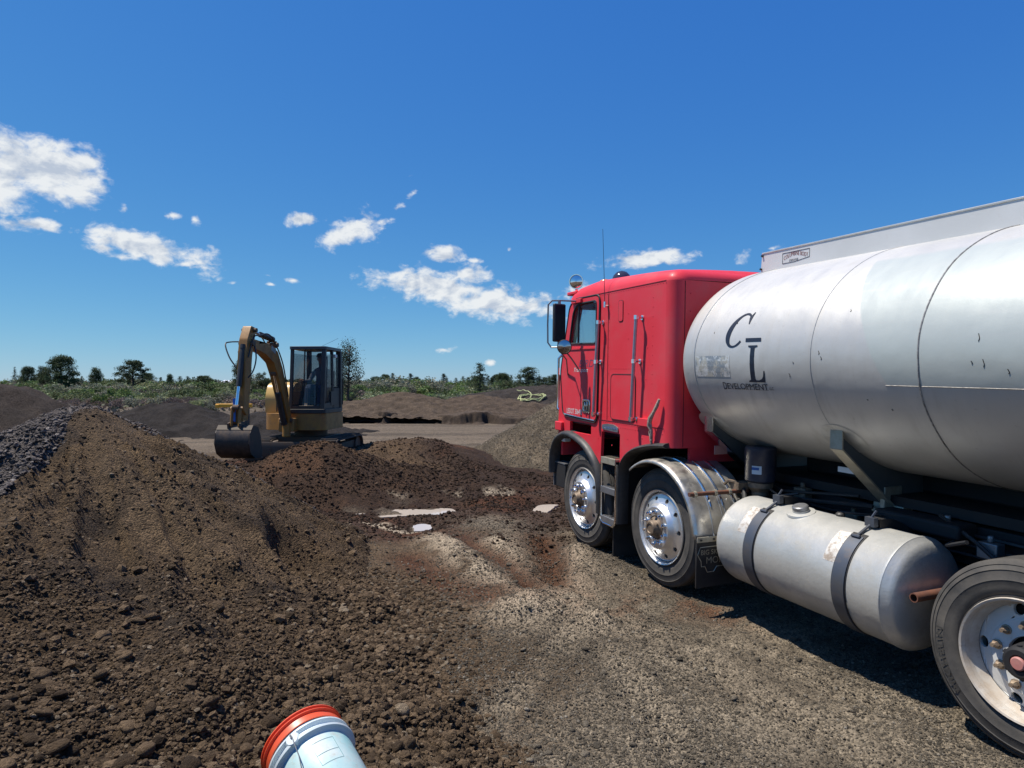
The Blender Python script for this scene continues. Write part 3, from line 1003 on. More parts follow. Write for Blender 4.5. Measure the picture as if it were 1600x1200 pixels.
def rock_mat(name, a, b, c=None):
    m = bpy.data.materials.new(name); m.use_nodes = True
    nt = m.node_tree; N, L = nt.nodes.new, nt.links.new
    p = nt.nodes['Principled BSDF']; p.inputs['Roughness'].default_value = 0.92; p.inputs['Specular IOR Level'].default_value = 0.2
    oi = N('ShaderNodeObjectInfo')
    rp = N('ShaderNodeValToRGB'); L(oi.outputs['Random'], rp.inputs[0])
    rp.color_ramp.elements[0].color = (*a, 1); rp.color_ramp.elements[1].color = (*b, 1)
    if c:
        e = rp.color_ramp.elements.new(0.93); e.color = (*b, 1); rp.color_ramp.elements[2].color = (*c, 1)
    tc = N('ShaderNodeTexCoord')
    n = N('ShaderNodeTexNoise'); n.inputs['Scale'].default_value = 2.2; n.inputs['Detail'].default_value = 7; n.inputs['Roughness'].default_value = .7
    L(tc.outputs['Object'], n.inputs['Vector'])
    mr = N('ShaderNodeMapRange'); mr.inputs['From Min'].default_value = .3; mr.inputs['From Max'].default_value = .7; mr.inputs['To Min'].default_value = .72; mr.inputs['To Max'].default_value = 1.25
    L(n.outputs[0], mr.inputs['Value'])
    vm = N('ShaderNodeVectorMath'); vm.operation = 'SCALE'; L(rp.outputs[0], vm.inputs[0]); L(mr.outputs[0], vm.inputs['Scale'])
    L(vm.outputs[0], p.inputs['Base Color'])
    b_ = N('ShaderNodeBump'); b_.inputs['Strength'].default_value = 0.7; b_.inputs['Distance'].default_value = 0.15
    L(n.outputs[0], b_.inputs['Height']); L(b_.outputs[0], p.inputs['Normal'])
    return m


M_CLOD = rock_mat('brown_clod', (0.050, 0.033, 0.019), (0.23, 0.158, 0.094), (0.33, 0.265, 0.185))
M_STONEG = rock_mat('grey_stone', (0.105, 0.088, 0.076), (0.25, 0.215, 0.19), (0.38, 0.335, 0.295))
M_GRAV = rock_mat('mixed_gravel', (0.085, 0.072, 0.054), (0.26, 0.22, 0.165), (0.46, 0.41, 0.33))
M_MUDC = rock_mat('wet_mud_clod', (0.034, 0.021, 0.014), (0.075, 0.046, 0.029), (0.13, 0.085, 0.054))


def variants(tagname, m, n=6, sub=1, **kw):
    c = bpy.data.collections.new(tagname)
    for i in range(n):
        c.objects.link(bpy.data.objects.new(tagname, rock_mesh(tagname, i * 13 + len(tagname), m, sub, **kw)))
    return c


V_CLOD = variants('clod_shape', M_CLOD); V_GREY = variants('grey_stone_shape', M_STONEG, flat=.6, rough=.2)
V_GRAV = variants('gravel_shape', M_GRAV, rough=.2); V_MUD = variants('mud_shape', M_MUDC)


def scatter(name, x, y, scl, coll, parent=None, label=None, sink=0.25, zf=surf):
    z = zf(x, y) + scl * (0.7 - sink * 2)
    me = bpy.data.meshes.new(name)
    n = len(x)
    me.vertices.add(n); me.vertices.foreach_set('co', np.c_[x, y, z].astype(np.float32).ravel())
    a = me.attributes.new('scl', 'FLOAT', 'POINT'); a.data.foreach_set('value', scl.astype(np.float32))
    a = me.attributes.new('rot', 'FLOAT_VECTOR', 'POINT')
    rot = np.c_[rng.uniform(-.6, .6, n), rng.uniform(-.6, .6, n), rng.uniform(0, 6.28, n)]
    a.data.foreach_set('vector', rot.astype(np.float32).ravel())
    o = bpy.data.objects.new(name, me); COL.objects.link(o)
    ng = bpy.data.node_groups.new(name, 'GeometryNodeTree')
    ng.interface.new_socket('Geometry', in_out='INPUT', socket_type='NodeSocketGeometry')
    ng.interface.new_socket('Geometry', in_out='OUTPUT', socket_type='NodeSocketGeometry')
    N, L = ng.nodes.new, ng.links.new
    gi, go = N('NodeGroupInput'), N('NodeGroupOutput')
    ip = N('GeometryNodeInstanceOnPoints'); ci = N('GeometryNodeCollectionInfo')
    ci.inputs['Collection'].default_value = coll; ci.inputs['Separate Children'].default_value = True; ci.inputs['Reset Children'].default_value = True
    s = N('GeometryNodeInputNamedAttribute'); s.data_type = 'FLOAT'; s.inputs['Name'].default_value = 'scl'
    r = N('GeometryNodeInputNamedAttribute'); r.data_type = 'FLOAT_VECTOR'; r.inputs['Name'].default_value = 'rot'
    L(gi.outputs[0], ip.inputs['Points']); L(ci.outputs[0], ip.inputs['Instance']); ip.inputs['Pick Instance'].default_value = True
    L(s.outputs['Attribute'], ip.inputs['Scale']); L(r.outputs['Attribute'], ip.inputs['Rotation'])
    L(ip.outputs[0], go.inputs[0])
    md = o.modifiers.new('scatter', 'NODES'); md.node_group = ng
    if parent: o.parent = parent
    tag(o, label, kind='stuff')
    return o


def power(n, lo, hi, a=2.3):
    u = rng.random(n)
    return (lo ** (1 - a) + u * (hi ** (1 - a) - lo ** (1 - a))) ** (1 / (1 - a))


def cluster_keep(x, y, seed, thr, sharp=0.35):
    return rng.random(len(x)) < sstep(thr - sharp, thr + sharp, fbm(x * 1.4, y * 1.4, seed, 4))


def in_view(x, y, pad=0.06, ymax=1e9):
    return (y > 0.3) & (np.abs(x / np.maximum(y, .01)) < 0.7767 + pad + 0.4 / np.maximum(y, .3)) & (y < ymax)


# rubble on the near pile
def near_pile_pts(n, dens):
    # more points near the camera where they show
    y = 0.9 * (9.5 / 0.9) ** rng.random(n); x = (rng.random(n) * 1.0 - 0.86) * y - 0.05
    h = h_near(x, y); g = G(x, y)
    k = (h > g - 0.03) & (h_grey(x, y) < h + 0.01)
    return x[k], y[k]


x, y = near_pile_pts(190000, 1)
k = cluster_keep(x, y, 401, -0.12, 0.5) & (rng.random(len(x)) < 0.30 + 0.70 * sstep(1.6, 3.6, np.hypot(x + 4.22, y - 6.45)))
x, y = x[k], y[k]
scatter('rubble', x, y, power(len(x), 0.0045, 0.018, 2.6) * (0.75 + 0.10 * y), V_CLOD, pile_near)
# the largest clods are objects of their own
clods = [rock_mesh('clod', 900 + i, M_CLOD, 2, 0.78, 0.3) for i in range(8)]
x, y = near_pile_pts(9000, 1)
k = cluster_keep(x, y, 407, 0.0, 0.3) & (rng.random(len(x)) < 0.22 + 0.78 * sstep(2.0, 3.8, np.hypot(x + 4.22, y - 6.45))) & (np.hypot(x + 0.70, y - 2.40) > 0.32)
x, y = x[k], y[k]
x, y = x[:900], y[:900]
s = power(len(x), 0.013, 0.048, 2.3) * (0.8 + 0.06 * y)
order = np.argsort(-s / y)
zz = surf(x, y)
for j, i in enumerate(order[:300]):
    o = bpy.data.objects.new('rock', clods[j % 8]); COL.objects.link(o)
    o.location = (x[i], y[i], zz[i] + s[i] * 0.30)
    o.scale = (s[i] * random.uniform(.85, 1.2), s[i] * random.uniform(.85, 1.1), s[i] * random.uniform(.75, 1))
    o.rotation_euler = (random.uniform(-.5, .5), random.uniform(-.5, .5), random.uniform(0, 6.28))
    o.parent = pile_near
i = order[300:]
scatter('clods', x[i], y[i], s[i], V_CLOD, pile_near)
# band of clods at the foot of the pile, by the bucket
n = 9000
t = rng.random(n) ** 0.8
x = -0.78 - 0.42 * t * 2.0 + rng.normal(0, 0.30, n); y = 2.0 + t * 4.2 + rng.normal(0, 0.2, n)
x = x + 0.35
k = (x < 0.02 - 0.12 * (y - 3)) & (x > -3.0)
x, y = x[k], y[k]
scatter('clods', x, y, power(len(x), 0.010, 0.032, 2.3), V_CLOD, pile_near)

# grey stones
n = 110000
y = 2.5 * (12.5 / 2.5) ** rng.random(n); x = -rng.uniform(0.2, .86, n) * y
k = (h_grey(x, y) > G(x, y)) & in_view(x, y)
x, y = x[k], y[k]
k = np.where(h_near(x, y) > h_grey(x, y), False, True)
x, y = x[k][:60000], y[k][:60000]
scatter('crushed_stone', x, y, power(len(x), 0.009, 0.032, 2.4), V_GREY, pile_grey, zf=h_grey)

# gravel over the flat ground
n = 230000
y = 2.0 * (9.0 / 2.0) ** (rng.random(n) ** 1.15); x = (rng.random(n) * 1.9 - 0.95) * 0.86 * y
k = in_view(x, y, 0.02) & (h_near(x, y) < G(x, y) + 0.02)
x, y = x[k], y[k]
m_ = mud_mask(x, y); k = rng.random(len(x)) > m_ * 0.9
x, y = x[k], y[k]
k = rng.random(len(x)) < 0.35 + 0.65 * sstep(-0.35, 0.3, fbm(x * 1.2, y * 1.2, 431, 4))
x, y = x[k], y[k]
scatter('gravel', x, y, power(len(x), 0.0036, 0.013, 2.7) * (0.75 + 0.07 * y), V_GRAV, None, 'loose grey and brown gravel on the ground', zf=G)
# single stones lying about
stones = [rock_mesh('stone', 700 + i, M_GRAV, 2, 0.6, 0.25) for i in range(6)]
for i in range(220):
    y = 2.3 * (8 / 2.3) ** random.random(); x = random.uniform(-0.35, 0.75) * y
    if h_near(np.array([x]), np.array([y]))[0] > 0.0: continue
    s = random.uniform(0.013, 0.026) * (0.7 + .1 * y)
    o = bpy.data.objects.new('stone', stones[i % 6]); COL.objects.link(o); o.parent = ground
    o.location = (x, y, G0(x, y) + s * .3); o.scale = (s, s * random.uniform(.7, 1), s)
    o.rotation_euler = (random.uniform(-.3, .3), random.uniform(-.3, .3), random.uniform(0, 6.28))
# small stones over the smooth gravel pile
n = 30000
x = rng.uniform(-1.4, 4.2, n); y = rng.uniform(12.3, 17.0, n)
k = (hg(x, y) > G(x, y)) & in_view(x, y)
scatter('gravel', x[k], y[k], power(int(k.sum()), 0.006, 0.020, 2.6), V_GRAV, pile_gravel, zf=hg)
# mud clods
n = 60000
x = rng.uniform(-6, 4, n); y = rng.uniform(7.2, 15.5, n)
k = (h_gp(x, y) < G(x, y)) & (rng.random(n) < mud_mask(x, y) * (0.35 + .65 * sstep(-.3, .3, fbm(x, y, 441, 4)))) & in_view(x, y)
for poly in PUDDLES:
    pp = [g2(a, b) for a, b in poly]
    f, d = in_poly_soft(x, y, pp, 0.08); k &= f < 0.5
x, y = x[k][:30000], y[k][:30000]
scatter('mud_clods', x, y, power(len(x), 0.008, 0.04, 2.6), V_MUD, None, 'lumps of wet brown mud')

# ------------------------------------------------------------------ plants
def leaf_mat(name, rough=0.7):
    m = bpy.data.materials.new(name); m.use_nodes = True
    nt = m.node_tree; N, L = nt.nodes.new, nt.links.new
    p = nt.nodes['Principled BSDF']; p.inputs['Roughness'].default_value = rough; p.inputs['Specular IOR Level'].default_value = 0.25
    at = N('ShaderNodeAttribute'); at.attribute_name = 'col'
    oi = N('ShaderNodeObjectInfo')
    mr = N('ShaderNodeMapRange'); mr.inputs['To Min'].default_value = 0.75; mr.inputs['To Max'].default_value = 1.25
    L(oi.outputs['Random'], mr.inputs['Value'])
    vm = N('ShaderNodeVectorMath'); vm.operation = 'SCALE'; L(at.outputs['Color'], vm.inputs[0]); L(mr.outputs[0], vm.inputs['Scale'])
    L(vm.outputs[0], p.inputs['Base Color'])
    tr = N('ShaderNodeBsdfTranslucent'); L(vm.outputs[0], tr.inputs['Color'])
    mx = N('ShaderNodeMixShader'); mx.inputs[0].default_value = 0.25
    out = nt.nodes['Material Output']
    L(p.outputs[0], mx.inputs[1]); L(tr.outputs[0], mx.inputs[2]); L(mx.outputs[0], out.inputs['Surface'])
    return m


M_LEAF = leaf_mat('leaf')
M_BARK = mat('bark', (0.10, 0.075, 0.055), 0.9, var=(6, (0.06, 0.045, 0.035), 0.8), bump=(20, 0.5, 0.02))


def cards(name, C, S, cols, up_bias=0.3):
    """many small leaf faces: centres C, sizes S, colours"""
    n = len(C)
    d = rng.normal(0, 1, (n, 3)); d[:, 2] += up_bias; d /= np.linalg.norm(d, axis=1)[:, None]
    a = np.cross(d, rng.normal(0, 1, (n, 3))); a /= np.linalg.norm(a, axis=1)[:, None]
    b = np.cross(d, a)
    S = np.asarray(S)[:, None]
    asp = rng.uniform(0.4, 0.8, (n, 1))
    V = np.stack([C - a * S, C - b * S * asp, C + a * S, C + b * S * asp], 1).reshape(-1, 3)
    me = bpy.data.meshes.new(name)
    me.vertices.add(4 * n); me.vertices.foreach_set('co', V.astype(np.float32).ravel())
    me.loops.add(4 * n); me.loops.foreach_set('vertex_index', np.arange(4 * n, dtype=np.int32))
    me.polygons.add(n); me.polygons.foreach_set('loop_start', np.arange(0, 4 * n, 4, dtype=np.int32)); me.polygons.foreach_set('loop_total', np.full(n, 4, dtype=np.int32))
    me.update(calc_edges=True)
    at = me.color_attributes.new('col', 'FLOAT_COLOR', 'POINT')
    cc = np.repeat(np.c_[cols, np.ones(n)], 4, 0)
    at.data.foreach_set('color', cc.astype(np.float32).ravel())
    me.materials.append(M_LEAF)
    return me


def jitter_col(base, n, amt=0.3):
    k = 1 + amt * rng.normal(0, 1, (n, 1))
    c = np.array(base) * np.clip(k, 0.4, 1.8)
    c[:, 0] *= rng.uniform(.85, 1.2, n)
    return np.clip(c, 0.005, 1)


def bush_mesh(name, base, n=1500, lump=14, flat=0.8, size=0.055, bare=0.0):
    cs = []; 
    for i in range(lump):
        a = rng.uniform(0, 6.28); r = rng.uniform(0, .7) ** .7
        cs.append((r * math.cos(a), r * math.sin(a), rng.uniform(.25, 1.0) * flat * (1 - .45 * r), rng.uniform(.22, .42)))
    cs = np.array(cs)
    k = rng.integers(0, lump, n)
    d = rng.normal(0, 1, (n, 3)); d /= np.linalg.norm(d, axis=1)[:, None]
    C = cs[k, :3] + d * (cs[k, 3] * rng.uniform(.5, 1.08, n))[:, None]
    C[:, 2] = np.maximum(C[:, 2], 0.02)
    col = jitter_col(base, n, .25) * (0.8 + 0.4 * (k % 5 / 4.0))[:, None]
    return cards(name, C, rng.uniform(.6, 1.3, n) * size, col)


def conifer_parts(seed, h=1.0, w=0.22, base=(0.055, 0.08, 0.036), n=3200, sparse=0.0, top=1.0):
    r = np.random.default_rng(seed)
    C = []; limbs = MB()
    lv = 22
    for i in range(lv):
        z = 0.12 + 0.86 * (i / lv) ** 0.95
        rad = w * (1 - ((z - .1) / .92)) ** 0.75 * r.uniform(.6, 1.2) + .012
        nb = r.integers(4, 7)
        for j in range(nb):
            a = r.uniform(0, 6.28); L_ = rad * r.uniform(.55, 1.15)
            if r.random() < sparse: continue
            tip = (L_ * math.cos(a), L_ * math.sin(a), z - L_ * .12 + r.uniform(-.01, .02))
            limbs.tube([(0, 0, z), tip], [0.005 * (1.2 - z), 0.0015], 4, cap=False)
            m = max(8, int(n / (lv * 5) * (L_ / w + .35)))
            t = r.uniform(.15, 1.05, m)
            q = np.c_[t * tip[0], t * tip[1], z + t * (tip[2] - z)] + r.normal(0, .016, (m, 3)) * (0.5 + t)[:, None]
            C.append(q)
    C = np.concatenate(C)
    trunk = MB(); trunk.tube([(0, 0, -.03), (0.004, 0, .3), (-.003, .003, .7), (0, 0, .98)], [.020, .015, .008, .002], 7)
    trunk.v += []; b = len(trunk.v); trunk.add(limbs.v, limbs.f)
    crown = cards('crown', C, r.uniform(.6, 1.3, len(C)) * .011, jitter_col(base, len(C), .3))
    return trunk.mesh('trunk', M_BARK), crown


def pine_parts(seed, base=(0.055, 0.08, 0.036), n=9000, w=0.42, z0=0.16, flatness=.75, leaf=.013, clumps=64, lean=0.0, fork=0):
    r = np.random.default_rng(seed)
    trunk = MB(); trunk.tube([(0, 0, -.03), (0.01, 0, .25), (lean * .5, .01, .6), (lean, 0, .92)], [.032, .026, .016, .004], 8)
    C = []; K = []
    for i in range(clumps):
        z = z0 + (0.97 - z0) * r.random() ** .85
        u = (z - z0) / (1 - z0)
        prof = (1 - u) ** .5 * (.62 + .38 * min(1, u * 4)) + .05
        a = r.uniform(0, 6.28); rr = w * prof * r.uniform(.35, 1.0)
        p = np.array((rr * math.cos(a) + lean * z, rr * math.sin(a), z))
        zs = max(.08, z - rr * .45)
        trunk.tube([(lean * zs, 0, zs), (p[0] * .6 + lean * zs * .3, p[1] * .6, zs * .5 + z * .5), tuple(p)], [.009, .005, .0015], 5, cap=False)
        s = r.uniform(.07, .135)
        m = int(n / clumps)
        d = r.normal(0, 1, (m, 3)); d /= np.linalg.norm(d, axis=1)[:, None]
        d[:, 2] *= flatness
        C.append(p + d * (s * r.uniform(.3, 1.1, m))[:, None]); K.append(np.full(m, r.uniform(.75, 1.25)))
    C = np.concatenate(C); K = np.concatenate(K)
    crown = cards('crown', C, r.uniform(.6, 1.3, len(C)) * leaf, jitter_col(base, len(C), .25) * K[:, None])
    return trunk.mesh('trunk', M_BARK), crown


TREE_KINDS = {
    'conifer': [conifer_parts(1, w=.32, n=5000), conifer_parts(2, w=.36, n=5600), conifer_parts(3, w=.26, sparse=.2)],
    'dense': [conifer_parts(11, w=.40, n=9000, base=(0.04, 0.06, 0.03)), conifer_parts(12, w=.46, n=9000)],
    'pine': [pine_parts(4, n=13000, clumps=84), pine_parts(5, w=.5, z0=.30, clumps=60, flatness=.6, n=11000), pine_parts(6, w=.36, z0=.10)],
    'round': [pine_parts(7, base=(0.075, 0.10, 0.045), w=.5, z0=.12, clumps=46, flatness=.8, leaf=.016)],
    'open': [pine_parts(8, base=(0.05, 0.068, 0.036), w=.36, z0=.12, clumps=70, flatness=1.5, leaf=.011, n=5600, lean=.05)],
}


def horizon_z(x, y):
    return G0(x, y)


def tree(px, top, Y, kind, label, wide=1.0, group=None, var=None, name=None):
    x = (px - 800) / 1030 * Y
    g = G0(x, Y)
    H = CAMZ + (605 - top) / 1030 * Y - g
    vs = TREE_KINDS[kind]
    tm, cm = vs[(var if var is not None else int(px)) % len(vs)]
    t = empty(name or {'conifer': 'conifer', 'dense': 'conifer', 'pine': 'pine_tree', 'round': 'juniper_tree', 'open': 'juniper_tree'}[kind], (x, Y, g), rz=px * 0.37)
    t.scale = (H * wide, H * wide, H)
    for nm, me in (('trunk', tm), ('crown', cm)):
        o = bpy.data.objects.new(nm, me); COL.objects.link(o); o.parent = t
    tag(t, label, 'tree', group)
    return t


tree(95, 556, 85, 'pine', 'broad dark pine, tallest tree at the far left of the skyline', 1.15, var=0)
tree(68, 572, 86, 'pine', 'smaller dark pine leaning against the left side of the tallest left pine', .9, var=2)
tree(150, 574, 88, 'pine', 'short dark pine between the two big pines on the left', .9, var=2)
tree(208, 563, 92, 'pine', 'umbrella shaped pine on a visible trunk above the scrub, left of the excavator', 1.1, var=1)
tree(43, 573, 95, 'pine', 'small round dark tree left of the tallest pine', .9, var=0)
tree(23, 572, 110, 'conifer', 'thin dark spire at the far left of the skyline', .7, var=2)
tree(265, 584, 90, 'pine', 'narrow dark bushy tree right of the umbrella pine', .6, var=2)
tree(318, 587, 95, 'pine', 'low flat topped pine standing against the sky left of the excavator arm', 1.5, var=1)
tree(337, 592, 100, 'conifer', 'very small spiky tree next to the low flat topped pine', .9, var=0)
tree(378, 560, 70, 'pine', 'dark bushy tree directly behind the excavator arm', .9, var=2)
tree(410, 582, 72, 'round', 'green rounded tree seen between the excavator arm and boom', .9)
tree(440, 585, 75, 'round', 'low green tree behind the excavator boom', 1.0)
tree(543, 531, 44, 'open', 'tall ragged juniper with open branches right behind the excavator cab', .72)
tree(587, 588, 120, 'conifer', 'slender spindly conifer right of the ragged juniper', .9, var=2)
tree(627, 591, 130, 'pine', 'small flat topped pine on the distant treeline, left of the middle', 1.2, var=1)
tree(671, 596, 150, 'dense', 'small pointed dark tree in the middle of the distant treeline', 1.2, var=1)
tree(750, 566, 80, 'conifer', 'tall slim conifer alone on the skyline left of the truck mirror', 1.35, var=0)
tree(790, 594, 82, 'round', 'light green rounded tree right of the tall slim conifer', 1.5)
tree(808, 597, 84, 'round', 'low green tree between the slim conifer and the dark triangular conifers', 1.3)
tree(826, 572, 84, 'dense', 'largest dark triangular conifer left of the red cab', 2.5, var=1)
tree(852, 589, 86, 'dense', 'smaller dark conifer between the triangular conifer and the red cab', 2.0, var=0)
tree(868, 584, 84, 'dense', 'dark conifer partly hidden by the red cab', 2.0, var=0)
# trees along the distant treeline
ZT = [(120, 'at the far left behind the big pines'), (250, 'on either side of the umbrella pine'), (400, 'left of the excavator arm'), (640, 'right of the ragged juniper'), (735, 'left of the tall slim conifer'), (2000, 'between the tall slim conifer and the cab')]
k = 0
for px in list(range(560, 900, 8)) + list(range(-10, 380, 14)):
    px2 = px + random.uniform(-5, 5)
    far_ = random.uniform(140, 210)
    tree(px2, random.uniform(582, 598), far_, random.choice(['conifer', 'dense', 'pine']), 'small dark tree of the distant treeline ' + (next(w for lim, w in ZT if px2 < lim)), random.uniform(.9, 1.5),
         'small trees of the distant treeline', var=random.randint(0, 3))

BUSH = {
    'sage': [bush_mesh('foliage', (0.185, 0.215, 0.115), n=2600), bush_mesh('foliage', (0.195, 0.20, 0.145), n=2600), bush_mesh('foliage', (0.205, 0.23, 0.11), n=2600, flat=.6)],
    'green': [bush_mesh('foliage', (0.13, 0.19, 0.06), n=2600), bush_mesh('foliage', (0.085, 0.115, 0.045), n=2800)],
    'brown': [bush_mesh('foliage', (0.15, 0.118, 0.105), n=1500), bush_mesh('foliage', (0.165, 0.13, 0.108), n=1400, flat=.6)],
    'weed': [bush_mesh('foliage', (0.28, 0.30, 0.08), n=500, flat=1.0)],
}
BN = {'sage': 'sagebrush', 'green': 'shrub', 'brown': 'dry_bush', 'weed': 'weed_clump'}
BL = {'sage': 'grey-green sagebrush in the belt of scrub beyond the dirt piles', 'green': 'dark green shrub growing among the sagebrush belt below the skyline',
      'brown': 'dry greyish-brown bush at the foot of the sagebrush belt', 'weed': ''}
BG = {'sage': 'sagebrush of the scrub belt', 'green': 'green shrubs of the scrub belt', 'brown': 'dry bushes of the scrub belt', 'weed': None}


ZONES = [(60, 'below the small trees left of the tallest pine'), (150, 'under the tallest pine at the left'), (250, 'under the umbrella shaped pine'), (370, 'between the umbrella pine and the excavator arm'),
         (445, 'seen past the excavator arm and boom'), (545, 'behind the excavator cab'), (640, 'right of the ragged juniper'), (735, 'behind the long brown berm'), (2000, 'behind the dark mound with the hose')]
KIND_WORDS = {'sage': 'grey-green sagebrush', 'green': 'dark green shrub', 'brown': 'dry greyish-brown bush', 'weed': 'weed clump'}


def zone(x, y):
    px = 800 + 1030 * x / y
    return next(w for lim, w in ZONES if px < lim)


def bush(x, y, r, h, kind, label=None, group=None):
    o = bpy.data.objects.new(BN[kind], random.choice(BUSH[kind])); COL.objects.link(o)
    o.location = (x, y, G0(x, y) + float(bench(x, y)) - .04); o.scale = (r, r, h); o.rotation_euler = (0, 0, random.uniform(0, 6.28))
    w = zone(x, y)
    tag(o, label or KIND_WORDS[kind] + (' in the near scrub ' if y < 62 else ' deep in the scrub ') + w, 'bush', group or (BG[kind] if not label else None))
    return o


def bush_px(px, base, halfw, hpx, kind, label):
    # stands on its ground where the photograph shows its foot
    Y = 40.0
    for _ in range(30):
        g = G0((px - 800) / 1030 * Y, Y); Y = 0.5 * Y + 0.5 * min(160, (CAMZ - g) * 1030 / max(base - 605, 4))
    bush((px - 800) / 1030 * Y, Y, halfw / 1030 * Y, hpx / 1030 * Y, kind, label)


bush_px(183, 634, 27, 32, 'green', 'bright green dense bush behind the grey stone pile')
bush_px(157, 634, 14, 22, 'green', 'small green bush at the left edge of the bright green dense bush')
bush_px(332, 642, 12, 14, 'sage', 'pale sagebrush just left of the yellow bar')
bush_px(306, 640, 14, 20, 'sage', 'round grey sagebrush behind the black soil pile')
bush_px(82, 622, 7, 14, 'weed', 'yellow-green weed clump beside the dead stalk')
bush_px(243, 634, 6, 14, 'weed', 'yellowish weed clump above the black soil pile')
bush_px(680, 633, 16, 14, 'green', 'bright green low bush behind the long brown berm')
bush_px(655, 632, 12, 15, 'brown', 'grey dry bush behind the brown berm')
CNT = {'sage': 0, 'green': 0, 'brown': 0}
for i in range(900):
    Y = 44 * (125 / 44) ** (random.random() ** 0.8)
    px = random.uniform(-30, 900)
    if 640 < px < 900 and Y < 50: continue
    x = (px - 800) / 1030 * Y
    hb = random.uniform(.8, 1.3) * (1.0 + 1.1 * sstep(55, 105, Y))
    kind = random.choices(['sage', 'green', 'brown'], [6, 3.2, 1.6 if Y < 70 else .3])[0]
    if Y < 58 and px < 420: kind = random.choices(['sage', 'brown'], [2, 4])[0]; hb *= .65
    CNT[kind] += 1
    if CNT[kind] > {'sage': 285, 'green': 200, 'brown': 90}[kind]: continue
    bush(x, Y, hb * random.uniform(.8, 1.5), hb, kind)
# low dry ground cover between the bushes
gx = rng.uniform(-75, 15, 26000); gy = rng.uniform(36, 110, 26000)
k = in_view(gx, gy) & (gx < 0.12 * gy) & (fbm(gx * .3, gy * .3, 515, 4) > -.25)
gx, gy = gx[k], gy[k]
gz = G(gx, gy) + bench(gx, gy)
nn_ = len(gx)
pal = np.array([(0.13, 0.10, 0.066), (0.11, 0.085, 0.07), (0.095, 0.10, 0.057)])[rng.integers(0, 3, nn_)]
gc = cards('dry_ground_cover', np.c_[gx, gy, gz + rng.uniform(0, .22, nn_)], rng.uniform(.07, .2, nn_), pal * rng.uniform(.7, 1.3, (nn_, 1)), 0.1)
o = bpy.data.objects.new('dry_ground_cover', gc); COL.objects.link(o); tag(o, 'dry grass and twigs between the sagebrush', kind='stuff')
# far woodland that reads as one dark mass
fx = rng.uniform(-330, 130, 22000); fy = rng.uniform(180, 420, 22000); k = in_view(fx, fy) & (fx < .15 * fy)
fx, fy = fx[k], fy[k]; m = len(fx)
hh = 3.2 * (0.7 + .5 * fbm(fx * .08, fy * .02, 521, 4)); u = rng.random(m)
fc = cards('treeline', np.c_[fx, fy, G(fx, fy) + hh * u], rng.uniform(.25, .7, m) * (1.15 - u * .6), jitter_col((0.05, 0.068, 0.038), m, .25), 0)
o = bpy.data.objects.new('treeline', fc); COL.objects.link(o); tag(o, 'dark low woodland along the horizon', kind='stuff')
# snow peak showing just over the scrub
mb = MB()
D = 9000
pk = []
NP = 60
for i in range(NP + 1):
    px = 285 + (415 - 285) * i / NP
    top = 604 - 8.5 * max(0, 1 - abs(px - 352) / 55) ** 1.2 - 4 * max(0, 1 - abs(px - 372) / 30) - 0.8 * random.random()
    pk.append(((px - 800) / 1030 * D, CAMZ + (605 - top) / 1030 * D))
vs = []
for (x, z) in pk: vs += [(x, D, max(z, 0)), (x * 1.01, D - 700, -60), (x, D + 900, -60)]
fs = []
for i in range(NP):
    a, b = 3 * i, 3 * i + 3; fs += [(a + 1, b + 1, b, a), (a, b, b + 2, a + 2)]
mb.add(vs, fs)
M_SNOW = mat('distant_snow', (0.82, 0.84, 0.88), 0.8, var=(0.004, (0.35, 0.42, 0.55), 0.7))
o = mb.build('mountain', M_SNOW, None, smooth=0); tag(o, 'distant snow covered peak', kind='structure')

# dead stalk, stake with guy wire, hose
mb = MB(); sx, sy = (92 - 800) / 1030 * 13.2, 13.2
o_, hf_ = far_objs[0]
sz = float(hf_(np.array([sx]), np.array([sy]))[0])
sz = max(sz, G0(sx, sy))
mb.tube([(sx - .05, sy, sz - .1), (sx, sy, sz + .1), (sx + .07, sy, sz + .33)], [.012, .010, .006], 6)
o = mb.build('dead_stalk', mat('dry_wood', (0.28, 0.22, 0.15), .8), None); tag(o, 'dead tan stalk sticking up from the pile at the far left', 'stalk')
o_, hf_ = far_objs[2]
sx, sy = (576 - 800) / 1030 * 36.0, 36.0
sz = max(float(hf_(np.array([sx]), np.array([sy]))[0]), G0(sx, sy))
mb = MB(); mb.box((sx - .045, sy - .045, sz - .25), (sx + .045, sy + .045, CAMZ - 17 / 1030 * 36))
o = mb.build('wooden_stake', mat('pale_wood', (0.42, 0.36, 0.27), .8, var=(9, (0.3, 0.25, 0.19), .6)), None)
tag(o, 'pale wooden stake standing on the brown berm right of the excavator', 'stake')
mb2 = MB(); mb2.tube([(sx - .05, sy, CAMZ - 20 / 1030 * 36), (sx - .40, sy - .05, sz + .1)], .018, 5); mb2.build('brace', MATS['pale_wood'], o)

o_, hf_ = far_objs[4]


def hose_on(pts, n=8):
    """smooth line of points dropped on the mound; pts are (x, y, lift)"""
    out = []
    P = [Vector(p) for p in pts]
    for i in range(len(P) - 1):
        a = P[max(i - 1, 0)]; b = P[i]; c = P[i + 1]; d = P[min(i + 2, len(P) - 1)]
        for k in range(n):
            t = k / n
            q = 0.5 * ((2 * b) + (c - a) * t + (2 * a - 5 * b + 4 * c - d) * t * t + (3 * b - a - 3 * c + d) * t ** 3)
            out.append(q)
    out.append(P[-1])
    return [(q.x, q.y, max(float(hf_(np.array([q.x]), np.array([q.y]))[0]), G0(q.x, q.y)) + .06 + q.z) for q in out]


